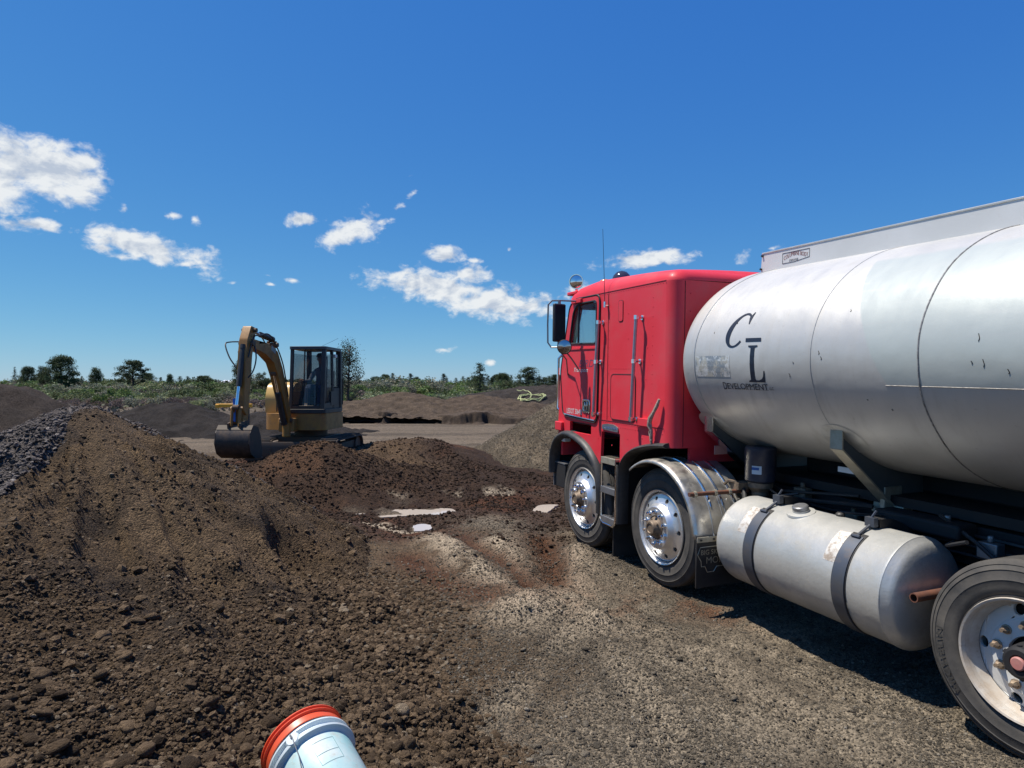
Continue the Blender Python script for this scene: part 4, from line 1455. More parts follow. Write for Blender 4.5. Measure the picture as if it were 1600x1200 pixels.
mb = MB()
hx, hy = 0.35, 39.2
pts = [(-3.4, 38.3, 0), (-2.8, 38.6, 0), (-1.9, 38.9, 0.2), (-1.1, 38.8, .05), (-.3, 38.6, 0)]
for i in range(30):
    a = i * 6.283 / 9 + math.pi
    rr = 0.66 + .09 * math.sin(i * 1.7)
    pts.append((1.2 + rr * math.cos(a) * 1.15, 39.3 + rr * math.sin(a) * .9, 0.02 * (i % 5)))
pts += [(1.1, 39.9, .15), (.7, 40.4, .15), (.3, 40.7, .1)]
mb.tube(hose_on(pts), 0.028, 6)
o = mb.build('hose', mat('yellow_green_hose', (0.42, 0.44, 0.20), .6), None); tag(o, 'coiled pale yellow-green hose lying on the dark mound', 'hose')

# ------------------------------------------------------------------ the tanker truck (x forward, y to its left side, z up)
truck = empty('tanker_truck')
truck.matrix_world = Matrix(((TX[0], TY[0], TZ[0], TO[0]), (TX[1], TY[1], TZ[1], TO[1]), (TX[2], TY[2], TZ[2], TO[2]), (0, 0, 0, 1)))
tag(truck, 'red cab-over tanker truck with a big silver tank, parked on the right', 'truck')


def text2d(s, size=1.0, shear=0.0, spacing=1.0):
    """filled outlines of a word as flat triangles: points and faces"""
    cu = bpy.data.curves.new('lettering', 'FONT')
    cu.body = s; cu.size = size; cu.shear = shear; cu.space_character = spacing; cu.resolution_u = 4
    o = bpy.data.objects.new('lettering', cu); COL.objects.link(o)
    dg = bpy.context.evaluated_depsgraph_get()
    me = o.evaluated_get(dg).to_mesh()
    v = [(p.co.x, p.co.y) for p in me.vertices]; f = [tuple(p.vertices) for p in me.polygons]
    o.evaluated_get(dg).to_mesh_clear()
    bpy.data.objects.remove(o); bpy.data.curves.remove(cu)
    return v, f


def fit_text(s, x0, y0, x1, y1, shear=0.0, spacing=1.0):
    v, f = text2d(s, 1.0, shear, spacing)
    ax, bx = min(p[0] for p in v), max(p[0] for p in v); ay, by = min(p[1] for p in v), max(p[1] for p in v)
    return [(x0 + (p[0] - ax) / (bx - ax) * (x1 - x0), y0 + (p[1] - ay) / (by - ay) * (y1 - y0)) for p in v], f


def decal(name, v, f, place, m, parent, label=None):
    """flat print: points v (2D) placed by place(u, v)"""
    mb = MB(); mb.add([place(*p) for p in v], f)
    return mb.build(name, m, parent, smooth=0, label=label)


side = lambda h=0.0: (lambda u, v: (-u, 1.2 + h, v))      # u runs towards the rear of the truck

# ---- cab
cab = empty('cab', parent=truck)
outer = [(0.0, 1.28), (0.0, 2.80), (1.74, 2.80), (1.87, 2.74), (2.10, 1.95), (2.14, 1.40), (2.14, 1.18), (2.01, 1.215), (1.77, 1.235), (1.46, 1.17), (1.24, 1.06), (1.13, 0.97),
         (1.11, 1.33), (0.745, 1.33), (0.745, 1.01), (0.63, 1.13), (0.44, 1.22), (0.17, 1.275)]
win = round_poly([(1.235, 2.27), (1.86, 2.285), (1.765, 2.66), (1.66, 2.735), (1.235, 2.735)], [.05, .03, .08, .05, .05], 4)
vent = rrect(1.34, 1.265, 1.84, 1.385, 0.015, 3)
for sgn in (1, -1):
    mb = MB(); mb.prism(outer, 1.165 * sgn, 1.2 * sgn, 'XZ', holes=[win, vent])
    mb.build('side_panel', M_RED, cab, smooth=20)
# inner skin of vent and step recess
mb = MB(); mb.box((1.30, 0.80, 1.22), (1.90, 0.84, 1.42)); mb.box((0.70, .80, .98), (1.16, .84, 1.36)); mb.box((1.30, .84, 1.22), (1.90, 1.16, 1.235)); mb.box((.72, .84, 1.335), (1.14, 1.16, 1.36))
mb.build('recess_lining', M_RED_IN, cab, smooth=0)
# roof: lofted shell with rounded edges
st = []
for k in range(6):
    a = R(90 * (1 - k / 5)); st.append((-0.12 * math.sin(a), 0.12 * (1 - math.cos(a)), (1 - math.cos(a)) * 0.105))
tops = [(-.12, 2.90), (0.3, 2.935), (1.03, 2.965), (1.36, 2.975), (1.73, 2.945), (1.95, 2.90)]


def roof_top(x):
    for (a, b), (c, d) in zip(tops[:-1], tops[1:]):
        if x <= c: return b + (d - b) * (x - a) / (c - a)
    return tops[-1][1]


xs_ = [(-0.12 * math.sin(R(90 * (1 - k / 6))), 0.12 * (1 - math.cos(R(90 * (1 - k / 6)))), 1) for k in range(6)] + [(v, 0, 0) for v in (0, .2, .5, .8, 1.1, 1.4, 1.6, 1.74)] + \
      [(1.74 + 0.24 * math.sin(R(90 * k / 6)), 0.10 * (1 - math.cos(R(90 * k / 6))), 2) for k in range(1, 7)]
sec = 26
vs = []
for (x, inset, kind) in xs_:
    top = roof_top(x)
    if kind: top = 2.80 + (top - 2.80) * (1 - (inset / (0.12 if kind == 1 else 0.10)) ** 1.0 * .96)
    w = 1.2 - inset
    for j in range(sec + 1):
        t = j / sec
        # rounded corner, nearly flat crown, rounded corner
        if t < 0.25: a = R(90 * t / .25); y = w - .15 * (1 - math.cos(a)); z = 2.80 + (top - 2.80) * math.sin(a)
        elif t > 0.75: a = R(90 * (1 - t) / .25); y = -(w - .15 * (1 - math.cos(a))); z = 2.80 + (top - 2.80) * math.sin(a)
        else: q = (t - .25) / .5; y = (w - .15) * (1 - 2 * q); z = top + 0.035 * (1 - (1 - 2 * q) ** 2) * (1 if not kind else .2)
        vs.append((x, y, z))
fs = []
for i in range(len(xs_) - 1):
    for j in range(sec):
        a = i * (sec + 1) + j; fs.append((a, a + 1, a + sec + 2, a + sec + 1))
mb = MB(); mb.add(vs, fs); mb.build('roof', M_RED, cab, smooth=50)
# back with rounded vertical corners
mb = MB(); prof = []
for k in range(7):
    a = R(90 * k / 6); prof.append((-0.12 * math.sin(a), 1.2 - 0.12 * (1 - math.cos(a))))
prof = prof + [(p[0], -p[1]) for p in prof[::-1]]
vs = []; fs = []
for (x, y) in prof: vs += [(x, y, 1.28), (x, y, 2.80)]
for i in range(len(prof) - 1): fs.append((2 * i, 2 * i + 2, 2 * i + 3, 2 * i + 1))
mb.add(vs, fs); mb.build('back_panel', M_RED, cab, smooth=50)
mb = MB(); mb.box((-.115, .2, 1.14), (-.09, 1.0, 1.28)); mb.box((-.115, -1.0, 1.14), (-.09, -.2, 1.28)); mb.build('skirt', M_RED, cab, smooth=0)
# front: lower panel, windscreen frame and glass
mb = MB(); mb.box((2.10, -1.165, 0.95), (2.14, 1.165, 1.93)); mb.build('front_panel', M_RED, cab, bevel=.01)
fr = lambda y, t: Vector((2.12 - 0.33 * t, y, 1.93 + 0.85 * t))
mb = MB()
outr = [(-1.165, 0), (1.165, 0), (1.165, 1), (-1.165, 1)]
for (a, b, c, d) in ((-1.165, -1.08, 0, 1), (1.08, 1.165, 0, 1), (-1.08, 1.08, 0, .08), (-1.08, 1.08, .9, 1), (-.03, .03, .08, .9)):
    q = [fr(a, c), fr(b, c), fr(b, d), fr(a, d)]
    mb.add(q + [p - Vector((.03, 0, .01)) for p in q], [(0, 1, 2, 3), (7, 6, 5, 4), (0, 4, 5, 1), (1, 5, 6, 2), (2, 6, 7, 3), (3, 7, 4, 0)])
mb.build('windscreen_frame', M_RED, cab, smooth=0)
for a, b in ((-1.08, -.03), (.03, 1.08)):
    q = [fr(a, .08), fr(b, .08), fr(b, .9), fr(a, .9)]; q = [p - Vector((.012, 0, .003)) for p in q]
    mb = MB(); mb.add(q + [p - Vector((.006, 0, 0)) for p in q], [(0, 1, 2, 3), (7, 6, 5, 4)]); mb.build('windscreen', M_GLASS, cab, smooth=0)
# interior
mb = MB(); mb.box((-.06, -1.15, 1.36), (2.08, 1.15, 1.40)); mb.box((.62, -1.15, 1.40), (.66, 1.15, 2.80)); mb.box((.85, .2, 1.40), (1.0, .75, 2.15)); mb.box((.95, .2, 1.40), (1.4, .75, 1.85)); mb.box((1.80, -1.1, 1.4), (2.06, 1.1, 2.24))
mb.build('interior', mat('dark_interior', (0.035, 0.035, 0.04), .8), cab, bevel=.01)
ctr = Vector((1.60, .55, 2.28)); nrm = Vector((-.75, 0, .66)).normalized(); ua = Vector((0, 1, 0)); va = nrm.cross(ua)
mb = MB(); mb.tube([ctr + (ua * math.cos(a) + va * math.sin(a)) * .25 for a in [i * 6.2832 / 28 for i in range(28)]], .016, 6, closed=True)
for a in (0, 2.1, 4.2): mb.tube([ctr, ctr + (ua * math.cos(a) + va * math.sin(a)) * .25], .010, 5)
mb.tube([ctr, ctr - nrm * .4], .025, 6)
mb.build('steering_wheel', M_BLACK, cab)

# ---- door: proud slab with its window, seal and marks
for sgn in (1, -1):
    door = empty('door', parent=cab)
    dl = round_poly([(1.22, 1.42), (1.99, 1.455), (2.065, 1.95), (1.845, 2.72), (1.70, 2.785), (1.185, 2.785)], [.09, .09, .1, .08, .06, .09], 5)
    mb = MB(); mb.prism(dl, 1.2015 * sgn, 1.213 * sgn, 'XZ', holes=[win]); mb.build('door_skin', M_RED, door, bevel=.004, smooth=20)
    mb = MB(); mb.tube([(p[0], 1.209 * sgn, p[1]) for p in round_poly([(1.205, 1.405), (2.005, 1.44), (2.08, 1.95), (1.86, 2.735), (1.715, 2.797), (1.17, 2.797)], [.09, .09, .1, .08, .06, .09], 5)], .009, 6, closed=True); mb.build('door_seal', M_BLACK, door)
    mb = MB(); mb.tube([(p[0], 1.210 * sgn, p[1]) for p in win], .012, 6, closed=True); mb.tube([(1.665, 1.20 * sgn, 2.28), (1.65, 1.20 * sgn, 2.72)], .013, 5); mb.build('window_frame', M_BLACK, door)
    mb = MB(); mb.prism(win, 1.185 * sgn, 1.19 * sgn, 'XZ'); mb.build('window', M_GLASS, door, smooth=0)
    mb = MB(); mb.box((1.24, min(1.212 * sgn, 1.222 * sgn), 2.215), (1.98, max(1.212 * sgn, 1.222 * sgn), 2.232)); mb.build('trim', M_RED, door)
    if sgn == -1: continue
    mb = MB(); mb.prism(rrect(1.345, 1.505, 1.515, 1.655, .03, 3), 1.213, 1.222, 'XZ', holes=[rrect(1.372, 1.53, 1.488, 1.633, .012, 2)]); mb.build('handle_bezel', M_CHROME, door, bevel=.003)
    mb = MB(); mb.box((1.372, 1.206, 1.53), (1.488, 1.2155, 1.633)); mb.build('handle_recess', M_BLACK, door, smooth=0)
    mb = MB(); mb.box((1.392, 1.214, 1.538), (1.418, 1.226, 1.628)); mb.box((1.418, 1.214, 1.573), (1.452, 1.222, 1.596)); mb.box((1.452, 1.214, 1.54), (1.47, 1.222, 1.62)); mb.build('door_handle', M_CHROME, door, bevel=.003)
    mb = MB(); mb.tube([(1.25, 1.215, 1.435), (1.6, 1.216, 1.445), (1.95, 1.215, 1.463)], .008, 5); mb.build('chrome_strip', M_CHROME, door)
    v, f = fit_text('USDOT 306490', -1.90, 1.475, -1.53, 1.535); decal('lettering', v, f, side(.0145), M_WHITE, door)
    v, f = fit_text('Transport', -1.73, 1.945, -1.40, 2.005, shear=.4); decal('lettering', v, f, side(.0145), M_WHITE, door)
    v, f = fit_text('BIRD', -1.62, 2.015, -1.27, 2.095, shear=.3); decal('lettering', v, f, side(.0140), mat('faded_blue_print', (0.10, 0.06, 0.12), .5, var=(30, (.35, .05, .09), .9)), door)
# luggage hatch and small seams
for pts in (rrect(.475, 1.475, .93, 1.94, .05, 4), rrect(.72, 2.48, .80, 2.69, .02, 3)):
    mb = MB(); mb.prism(pts, 1.2005, 1.206, 'XZ'); mb.build('hatch', M_RED, cab, bevel=.002, smooth=20)
    mb = MB(); mb.tube([(p[0], 1.2025, p[1]) for p in pts], .0065 if len(pts) > 18 else .004, 5, closed=True); mb.build('hatch_seal', mat('dark_red_seal', (.06, .01, .015), .7), cab)
# rivets (real studs, joined: far too many to name)
mb = MB()


def rivet(x, y, z, r=.0080):
    n = Vector((0, 1, 0)); vs = [(x + r * math.cos(a), y, z + r * math.sin(a)) for a in [k * math.pi / 3 for k in range(6)]] + [(x, y + r * .6, z)]
    mb.add(vs, [(k, (k + 1) % 6, 6) for k in range(6)])


for x in np.arange(0.0, 1.7, .045):
    rivet(x, 1.2005, 2.785)
    if x < 1.1: rivet(x, 1.2005, 1.435); rivet(x + .02, 1.2005, 1.40)
for z in np.arange(1.5, 2.75, .09):
    rivet(1.14, 1.2005, z) if z < 1.6 else None
    rivet(.985, 1.2005, z); rivet(.20, 1.2005, z)
for x in np.arange(.5, 1.0, .05): rivet(x, 1.2005, 2.0)
for x, z in ((.62, 2.3), (.62, 2.55), (.3, 1.9), (.28, 2.2), (.9, 1.2), (1.18, 1.25), (.6, 1.3), (.35, 1.33)): rivet(x, 1.2005, z, .009)
o = mb.build('rivets', M_RED, cab); tag(o, kind='stuff')
mb = MB()
for pts in ([(-.0, 1.2015, 2.803), (1.72, 1.2015, 2.803)], [(.0, 1.2015, 1.45), (1.12, 1.2015, 1.45)], [(1.005, 1.2015, 1.46), (1.005, 1.2015, 2.78)], [(-.1215, 1.08, 1.29), (-.1215, 1.08, 2.79)], [(-.1215, .35, 1.29), (-.1215, .35, 2.79)]): mb.tube(pts, .003, 4)
mb.build('panel_seam', mat('seam_shadow_gap', (.10, .012, .02), .8), cab)
mb = MB()
for z in np.arange(1.4, 2.75, .16):
    for y in (1.02, .41): mb.lathe([(0, -.128), (.007, -.1215)], 6, 'X', (0, y, z))
mb.build('back_rivets', M_RED, cab)
# badge
mb = MB(); mb.prism(round_poly([(0.77, 1.345), (1.09, 1.355), (1.09, 1.405), (0.98, 1.42), (.86, 1.42), (0.77, 1.395)], .02, 3), 1.2005, 1.212, 'XZ'); mb.build('badge', M_GREY, cab, bevel=.003)
mb = MB()
for k in range(9): mb.tube([(1.06 - k * .031, 1.2135, 1.365), (1.05 - k * .031, 1.2135, 1.395), (1.04 - k * .031, 1.2135, 1.368)], .0035, 4)
mb.build('badge_relief', M_CHROME, cab)
# grab rails
for pts in ([(1.11, 2.49), (1.15, 2.07), (1.19, 1.51)], [(0.37, 2.49), (0.40, 2.07), (0.44, 1.51)]):
    g = empty('grab_rail', parent=cab)
    dx = .0; yo = 1.262 if pts[0][0] > 1 else 1.275
    mb = MB(); mb.tube([(pts[0][0] + dx, yo, pts[0][1] + .02), (pts[1][0] + dx, yo, pts[1][1]), (pts[2][0] + dx, yo, pts[2][1] - .03)], .017, 10); mb.build('rail', M_RAIL, g)
    for p in pts:
        mb = MB(); mb.tube([(p[0], 1.2, p[1]), (p[0], yo, p[1])], .012, 8); mb.tube([(p[0], 1.2, p[1]), (p[0], 1.21, p[1])], .024, 10); mb.tube([(p[0], yo, p[1] - .02), (p[0], yo, p[1] + .02)], .023, 10)
        mb.build('bracket', M_CHROME, g)
mb = MB(); mb.tube([(2.16, 1.17, 1.48), (2.18, 1.20, 1.52), (2.16, 1.20, 2.12), (2.13, 1.17, 2.16)], .016, 8); mb.build('grab_rail', M_CHROME, cab)
# antenna
mb = MB(); mb.tube([(1.02, 1.20, 2.655), (1.02, 1.245, 2.655)], .012, 6); mb.tube([(1.02, 1.24, 2.64), (1.02, 1.24, 2.70)], .012, 8); mb.build('antenna_base', M_CHROME, cab)
mb = MB(); mb.tube([(1.02, 1.24, 2.70), (1.04, 1.24, 3.0), (1.08, 1.24, 3.47)], [.004, .003, .0022], 5); mb.build('antenna', M_BLACK, cab)
# roof lamps and horn dome
lamp = empty('spot_lamp', parent=cab)
lc = Vector((1.95, 1.08, 3.03)); ln_ = Vector((-.62, .62, -.05)).normalized()
q = ln_.to_track_quat('Z', 'Y').to_matrix().to_4x4(); q.translation = lc


def lathe_at(prof, mtx, n=24):
    m2 = MB(); m2.lathe(prof, n, 'Z'); m2.v = [tuple(mtx @ Vector(p)) for p in m2.v]; return m2


lathe_at([(0, -.10), (.045, -.085), (.075, -.045), (.088, 0), (.088, .018), (.078, .018)], q).build('housing', M_CHROME, lamp)
lathe_at([(.078, .012), (.05, .022), (0, .026)], q).build('lens', M_MIRROR, lamp)
mb = MB(); mb.tube([lc - Vector((0, 0, .09)), lc - Vector((-.02, .02, .17))], .018, 8); mb.build('mount', M_CHROME, lamp)
mb = MB(); mb.box((1.76, 1.0, 2.86), (2.0, 1.18, 2.90)); mb.build('lamp_bracket', M_RED, cab, bevel=.01)
q2 = Matrix.Translation((1.40, .80, 3.0))
lathe_at([(.105, -.03), (.105, .02), (.09, .055), (.055, .09), (0, .105)], q2).build('beacon', M_LAMPBLUE, cab)
q2 = Matrix.Translation((1.75, .80, 2.99))
lathe_at([(.09, -.03), (.085, .02), (.06, .05), (0, .065)], q2).build('clearance_lamp', M_ORANGE, cab)
for y in (0, -.5, -.9):
    q2 = Matrix.Translation((1.78, y, 3.0)); lathe_at([(.05, -.03), (.05, .01), (.03, .035), (0, .04)], q2).build('clearance_lamp', M_ORANGE, cab)
# mirrors
mir = empty('wing_mirror', parent=cab)
mb = MB()
mb.box((-.022, -.085, -.215), (.022, .085, .215)); mtx = Matrix.Translation((1.66, 1.45, 2.51)) @ Matrix.Rotation(R(12), 4, 'Z')
mb.v = [tuple(mtx @ Vector(p)) for p in mb.v]; mb.build('mirror_shell', M_BLACK, mir, bevel=.018, segs=3)
mb = MB(); mb.box((-.0265, -.072, -.20), (-.0235, .072, .20)); mb.v = [tuple(mtx @ Vector(p)) for p in mb.v]; mb.build('mirror_glass', mat('dark_mirror', (.03, .035, .05), .15, .3), mir, bevel=.001)
mb = MB()
mb.tube([(1.66, 1.21, 2.765), (1.68, 1.40, 2.765), (1.74, 1.50, 2.765), (1.78, 1.53, 2.72), (1.79, 1.53, 2.50), (1.78, 1.53, 2.29), (1.75, 1.50, 2.235), (1.66, 1.44, 2.235)], .0095, 8)
mb.tube([(1.66, 1.45, 2.765), (1.66, 1.45, 2.72)], .018, 6); mb.tube([(1.66, 1.45, 2.31), (1.66, 1.45, 2.235)], .018, 6)
mb.tube([(1.66, 1.40, 2.235), (1.62, 1.30, 2.10), (1.60, 1.21, 1.97)], .009, 6); mb.tube([(1.70, 1.42, 2.20), (1.76, 1.30, 2.1), (1.88, 1.215, 1.92)], .009, 6)
mb.build('mirror_bracket', M_GREY, mir)
mb = MB(); mb.box((1.55, 1.20, 2.74), (1.78, 1.24, 2.79)); mb.build('bracket_foot', M_RED, mir, bevel=.006)
n3 = Vector((-.8, .58, -.06)).normalized(); q = n3.to_track_quat('Z', 'Y').to_matrix().to_4x4(); q.translation = Vector((1.52, 1.45, 2.235))
lathe_at([(0, -.035), (.05, -.03), (.078, -.012), (.083, .004), (.076, .008)], q).build('round_mirror_shell', M_BLACK, mir)
lathe_at([(.076, .005), (.05, .013), (0, .018)], q).build('round_mirror_glass', mat('dim_mirror', (.45, .45, .5), .05, 1.0), mir)
# red marker box, rope, small bracket
mb = MB(); mb.box((2.0, 1.14, 1.255), (2.17, 1.235, 1.36)); mb.build('marker_box', M_RED, cab, bevel=.008)
mb = MB(); mb.box((2.0, 1.10, 1.12), (2.12, 1.19, 1.245)); mb.build('marker_lamp', M_WHITE, cab, bevel=.01)
mb = MB(); mb.box((.20, 1.2, 1.45), (.39, 1.235, 1.525)); mb.build('latch_box', M_RED, cab, bevel=.004)
rope = [(.03, 1.235, 1.72), (.05, 1.245, 1.66), (.085, 1.255, 1.60), (.13, 1.26, 1.54), (.16, 1.255, 1.47), (.13, 1.245, 1.42), (.15, 1.235, 1.35), (.15, 1.23, 1.30)]
mb = MB(); mb.tube(rope, [.012, .018, .016, .024, .020, .014, .017, .012], 7); mb.tube([(.16, 1.235, 1.52), (.13, 1.25, 1.46), (.17, 1.24, 1.40), (.14, 1.24, 1.33)], .010, 6)
mb.build('rag_rope', mat('dirty_rope', (.50, .40, .32), .9, var=(40, (.25, .17, .13), .8), bump=(80, .8, .006)), cab)
# fender flares and steps
flare1 = [(2.27, .72), (2.26, .95), (2.16, 1.12), (1.98, 1.215), (1.77, 1.22), (1.48, 1.15), (1.27, 1.02), (1.16, .87), (1.105, .68), (1.10, .45)]
flare2 = [(-.06, 1.30), (.17, 1.275), (.44, 1.21), (.61, 1.11), (.70, .97), (.715, .75), (.715, .42)]


def flare(pts, w0, w1, y0=1.13, y1=1.262):
    p = [Vector((a, b)) for a, b in pts]; fine = []
    for i in range(len(p) - 1):
        a = p[max(i - 1, 0)]; b = p[i]; c = p[i + 1]; d = p[min(i + 2, len(p) - 1)]
        for k in range(5):
            t = k / 5; fine.append(0.5 * ((2 * b) + (c - a) * t + (2 * a - 5 * b + 4 * c - d) * t * t + (3 * b - a - 3 * c + d) * t ** 3))
    fine.append(p[-1])
    n = len(fine); mb = MB(); rows = []
    for i, q in enumerate(fine):
        t = (fine[min(i + 1, n - 1)] - fine[max(i - 1, 0)]).normalized(); nn = Vector((-t.y, t.x)); w = w0 + (w1 - w0) * i / (n - 1)
        row = []
        for k in range(9):
            a = R(180 * k / 8); row.append((q.x + nn.x * w * math.cos(a), y0 + (y1 - y0) * math.sin(a) ** .8 if k not in (0, 8) else y0, q.y + nn.y * w * math.cos(a)))
        rows.append(row)
    vs = [v for r_ in rows for v in r_]; fs = []
    for i in range(n - 1):
        for k in range(8): a = i * 9 + k; fs.append((a, a + 1, a + 10, a + 9))
    fs.append(tuple(range(9))); fs.append(tuple((n - 1) * 9 + k for k in range(9)))
    mb.add(vs, fs); return mb


flare(flare1, .040, .062).build('fender_flare', M_FLARE, cab, smooth=60)
flare(flare2, .028, .036, y1=1.25).build('fender_flare', M_FLARE, cab, smooth=60)
for pts in (flare1, flare2):      # dark wheel-well skin behind each flare
    mb = MB(); vs = []; fs = []
    for (a, b) in pts: vs += [(a, 1.16, b), (a, .55, b)]
    for i in range(len(pts) - 1): fs.append((2 * i, 2 * i + 1, 2 * i + 3, 2 * i + 2))
    mb.add(vs, fs); mb.build('wheel_well', M_DARK, cab, smooth=40)
stp = empty('step_ladder', parent=cab)
mb = MB(); mb.tube([(p[0], 1.235, p[1]) for p in [(1.045, 1.02)] + round_poly([(1.045, .40), (.75, .40)], 0) + [(.75, 1.02)]][0:1] + [(1.045, 1.235, .46), (1.03, 1.235, .40), (.99, 1.235, .375), (.80, 1.235, .375), (.765, 1.235, .40), (.75, 1.235, .46), (.75, 1.235, 1.02)], .015, 8)
mb.build('ladder_frame', M_CHROME, stp)
for z in (1.055, .745, .435):
    s_ = MB(); s_.box((.76, .98, z - .012), (1.04, 1.24, z + .012)); s_.box((.76, 1.235, z - .05), (1.04, 1.248, z + .016)); st_ = s_.build('step', MATS['bare_bracket_metal'] if z > 1 else M_GREY, stp, bevel=.003)
    s2 = MB()
    for k in range(7): s2.box((.775 + k * .038, .99, z + .012), (.79 + k * .038, 1.23, z + .022))
    s2.build('tread_bars', M_CHROME, st_, smooth=0)
mb = MB(); mb.box((.72, .95, .36), (1.08, .975, 1.30)); mb.build('step_back', M_DARK, stp, smooth=0)
mb = MB(); mb.box((.93, .976, .5), (1.03, .985, 1.30)); mb.build('step_support', mat('weathered_board', (.12, .105, .09), .85, var=(10, (.2, .16, .12), .6)), stp, smooth=0)
mb = MB(); mb.box((.86, .74, .04), (.875, 1.19, .50)); mb.build('mud_flap', M_BLACK, truck, smooth=0)
mb = MB(); mb.box((1.98, 1.02, .56), (2.27, 1.185, .845)); bp_ = mb.build('bumper', M_DARK, truck, bevel=.01)
mb = MB(); mb.box((1.98, 1.02, .848), (2.275, 1.19, .862)); mb.box((2.262, 1.1, .56), (2.28, 1.19, .85)); mb.build('bumper_trim', M_GREY, bp_, smooth=0)
mb = MB(); mb.box((2.15, -1.18, .45), (2.3, 1.0, .90)); mb.build('front_bumper', M_CHROME, truck, bevel=.03)

# ---- chassis
ch = empty('chassis', parent=truck)
for s in (1, -1):
    mb = MB(); mb.box((-9.0, .38 * s - .04 if s > 0 else -.42, .74), (2.0, .42 if s > 0 else -.34, 1.0)); mb.build('frame_rail', M_DARK, ch, bevel=.006)
for x in (-8.5, -7, -5.6, -4.9, -3.6, -2.4, -1.3, -.3, .8, 1.9):
    mb = MB(); mb.box((x - .05, -.37, .78), (x + .05, .37, .97)); mb.build('cross_member', M_DARK, ch, smooth=0)
mb = MB(); mb.box((.35, -.4, .55), (1.9, .4, 1.3)); mb.build('engine', M_DARK, ch, bevel=.05)
mb = MB(); mb.box((-.9, -.25, .5), (.35, .25, 1.0)); mb.build('gearbox', M_DARK, ch, bevel=.06)
mb = MB(); mb.tube([(-.9, 0, .75), (-3.0, 0, .58)], .06, 10); mb.build('drive_shaft', M_GREY, ch)
for x in (1.49, .03, -2.95, -4.30):
    mb = MB(); mb.tube([(x, -.95, .53), (x, .95, .53)], .075 if x > -1 else .11, 10)
    if x < -1: mb.lathe([(0, -.28), (.17, -.2), (.23, 0), (.17, .2), (0, .28)], 16, 'Y', (x, 0, .53))
    mb.build('axle', M_DARK, ch)
    for s in (1, -1):
        mb = MB(); mb.box((x - .6, s * .44 - .04, .66), (x + .6, s * .44 + .04, .72)); mb.build('leaf_spring', M_DARK, ch, bevel=.01)
mb = MB(); mb.box((-8.8, -.45, 1.03), (-.25, .45, 1.10)); mb.build('deck_plate', M_DARK, ch, smooth=0)
mb = MB(); mb.box((-2.3, .43, .92), (-1.7, .62, 1.02)); mb.box((-2.5, -.1, 1.1), (-.6, .1, 1.24)); mb.build('pump_box', M_DARK, ch, bevel=.02)
for k, (y0, z0) in enumerate(((.46, .93), (.50, .87), (.47, .80))):
    mb = MB(); mb.tube([(-.3, y0, z0), (-1.2, y0 + .03, z0 - .03), (-2.2, y0, z0 + .02), (-3.5, y0 - .02, z0)], .014, 6); mb.build('air_line', M_BLACK, ch)
for k, pts in enumerate(([(-.2, .35, 1.15), (-.35, .55, 1.05), (-.8, .55, .98), (-1.5, .52, 1.06)], [(-.45, .62, 1.02), (-.75, .58, .93), (-1.2, .60, .97), (-1.6, .5, 1.0)], [(-2.1, .5, 1.04), (-2.4, .62, .95), (-2.6, .6, .80), (-2.9, .5, .75)],
                         [(-.13, .3, 2.0), (-.16, .3, 1.5), (-.18, .35, 1.2), (-.3, .4, 1.08)], [(-2.2, .46, .9), (-2.35, .8, .93), (-2.5, .85, .99)])):
    mb = MB(); mb.tube(pts, .013 + .004 * (k % 2), 7); mb.build('air_hose', M_BLACK, ch)
for x, y, z in ((-2.15, .50, .96), (-.95, .50, .98), (-1.42, .48, .86), (-2.45, .55, .90)):
    mb = MB(); mb.box((x - .06, y - .04, z - .05), (x + .06, y + .04, z + .05)); mb.tube([(x, y, z + .05), (x, y, z + .09)], .02, 8); mb.build('valve', M_GREY if x < -2 else M_BRASS, ch, bevel=.006)
mb = MB(); mb.lathe([(0, -.35), (.10, -.33), (.12, -.28), (.12, .28), (.10, .33), (0, .35)], 20, 'X', (-2.0, .30, .62)); mb.build('air_reservoir', M_BLACK, ch)
# air dryer canister with its fittings
fl = empty('filter_canister', parent=truck)
mb = MB(); mb.lathe([(0, 1.345), (.115, 1.345), (.13, 1.33), (.13, 1.26), (.127, 1.255), (.127, 1.06), (.11, 1.045), (0, 1.045)], 28, 'Z', (-.66, .68, 0)); mb.build('canister', mat('navy_canister', (.025, .03, .05), .4, dirt=(9, (.09, .075, .07), .5, .8, .6)), fl)
mb = MB(); mb.lathe([(0, 1.04), (.105, 1.04), (.105, 1.0), (.07, .96), (.07, .93), (0, .93)], 14, 'Z', (-.66, .68, 0)); mb.box((-.60, .6, .97), (-.50, .86, 1.03)); mb.tube([(-.56, .84, 1.03), (-.5, .88, 1.04), (-.45, .88, 1.0)], .014, 6); mb.build('valve_body', M_BRASS, fl)
mb = MB(); mb.tube([(-.60, .80, .97), (-.68, .86, .90), (-.86, .88, .88), (-1.0, .80, .90)], .022, 8); mb.tube([(-.8, .7, 1.0), (-.95, .75, .98), (-1.1, .7, 1.02)], .010, 6); mb.build('hose', M_BLACK, fl)
vs = []
for k in range(5):
    a = R(212 + k * 7 - 45); pass
ang0 = [R(105 + 9 * k) for k in range(5)]
vs = [(-.66 + .1285 * math.cos(a), .68 + .1285 * math.sin(a), z) for a in ang0 for z in (1.12, 1.19)]
mb = MB(); mb.add(vs, [(2 * k, 2 * k + 2, 2 * k + 3, 2 * k + 1) for k in range(4)]); lb = mb.build('sticker', mat('pale_sticker', (.55, .62, .68), .5), fl, smooth=60)
vs = [(-.66 + .1295 * math.cos(a), .68 + .1295 * math.sin(a), z) for a in ang0[:4] for z in (1.155, 1.178)]
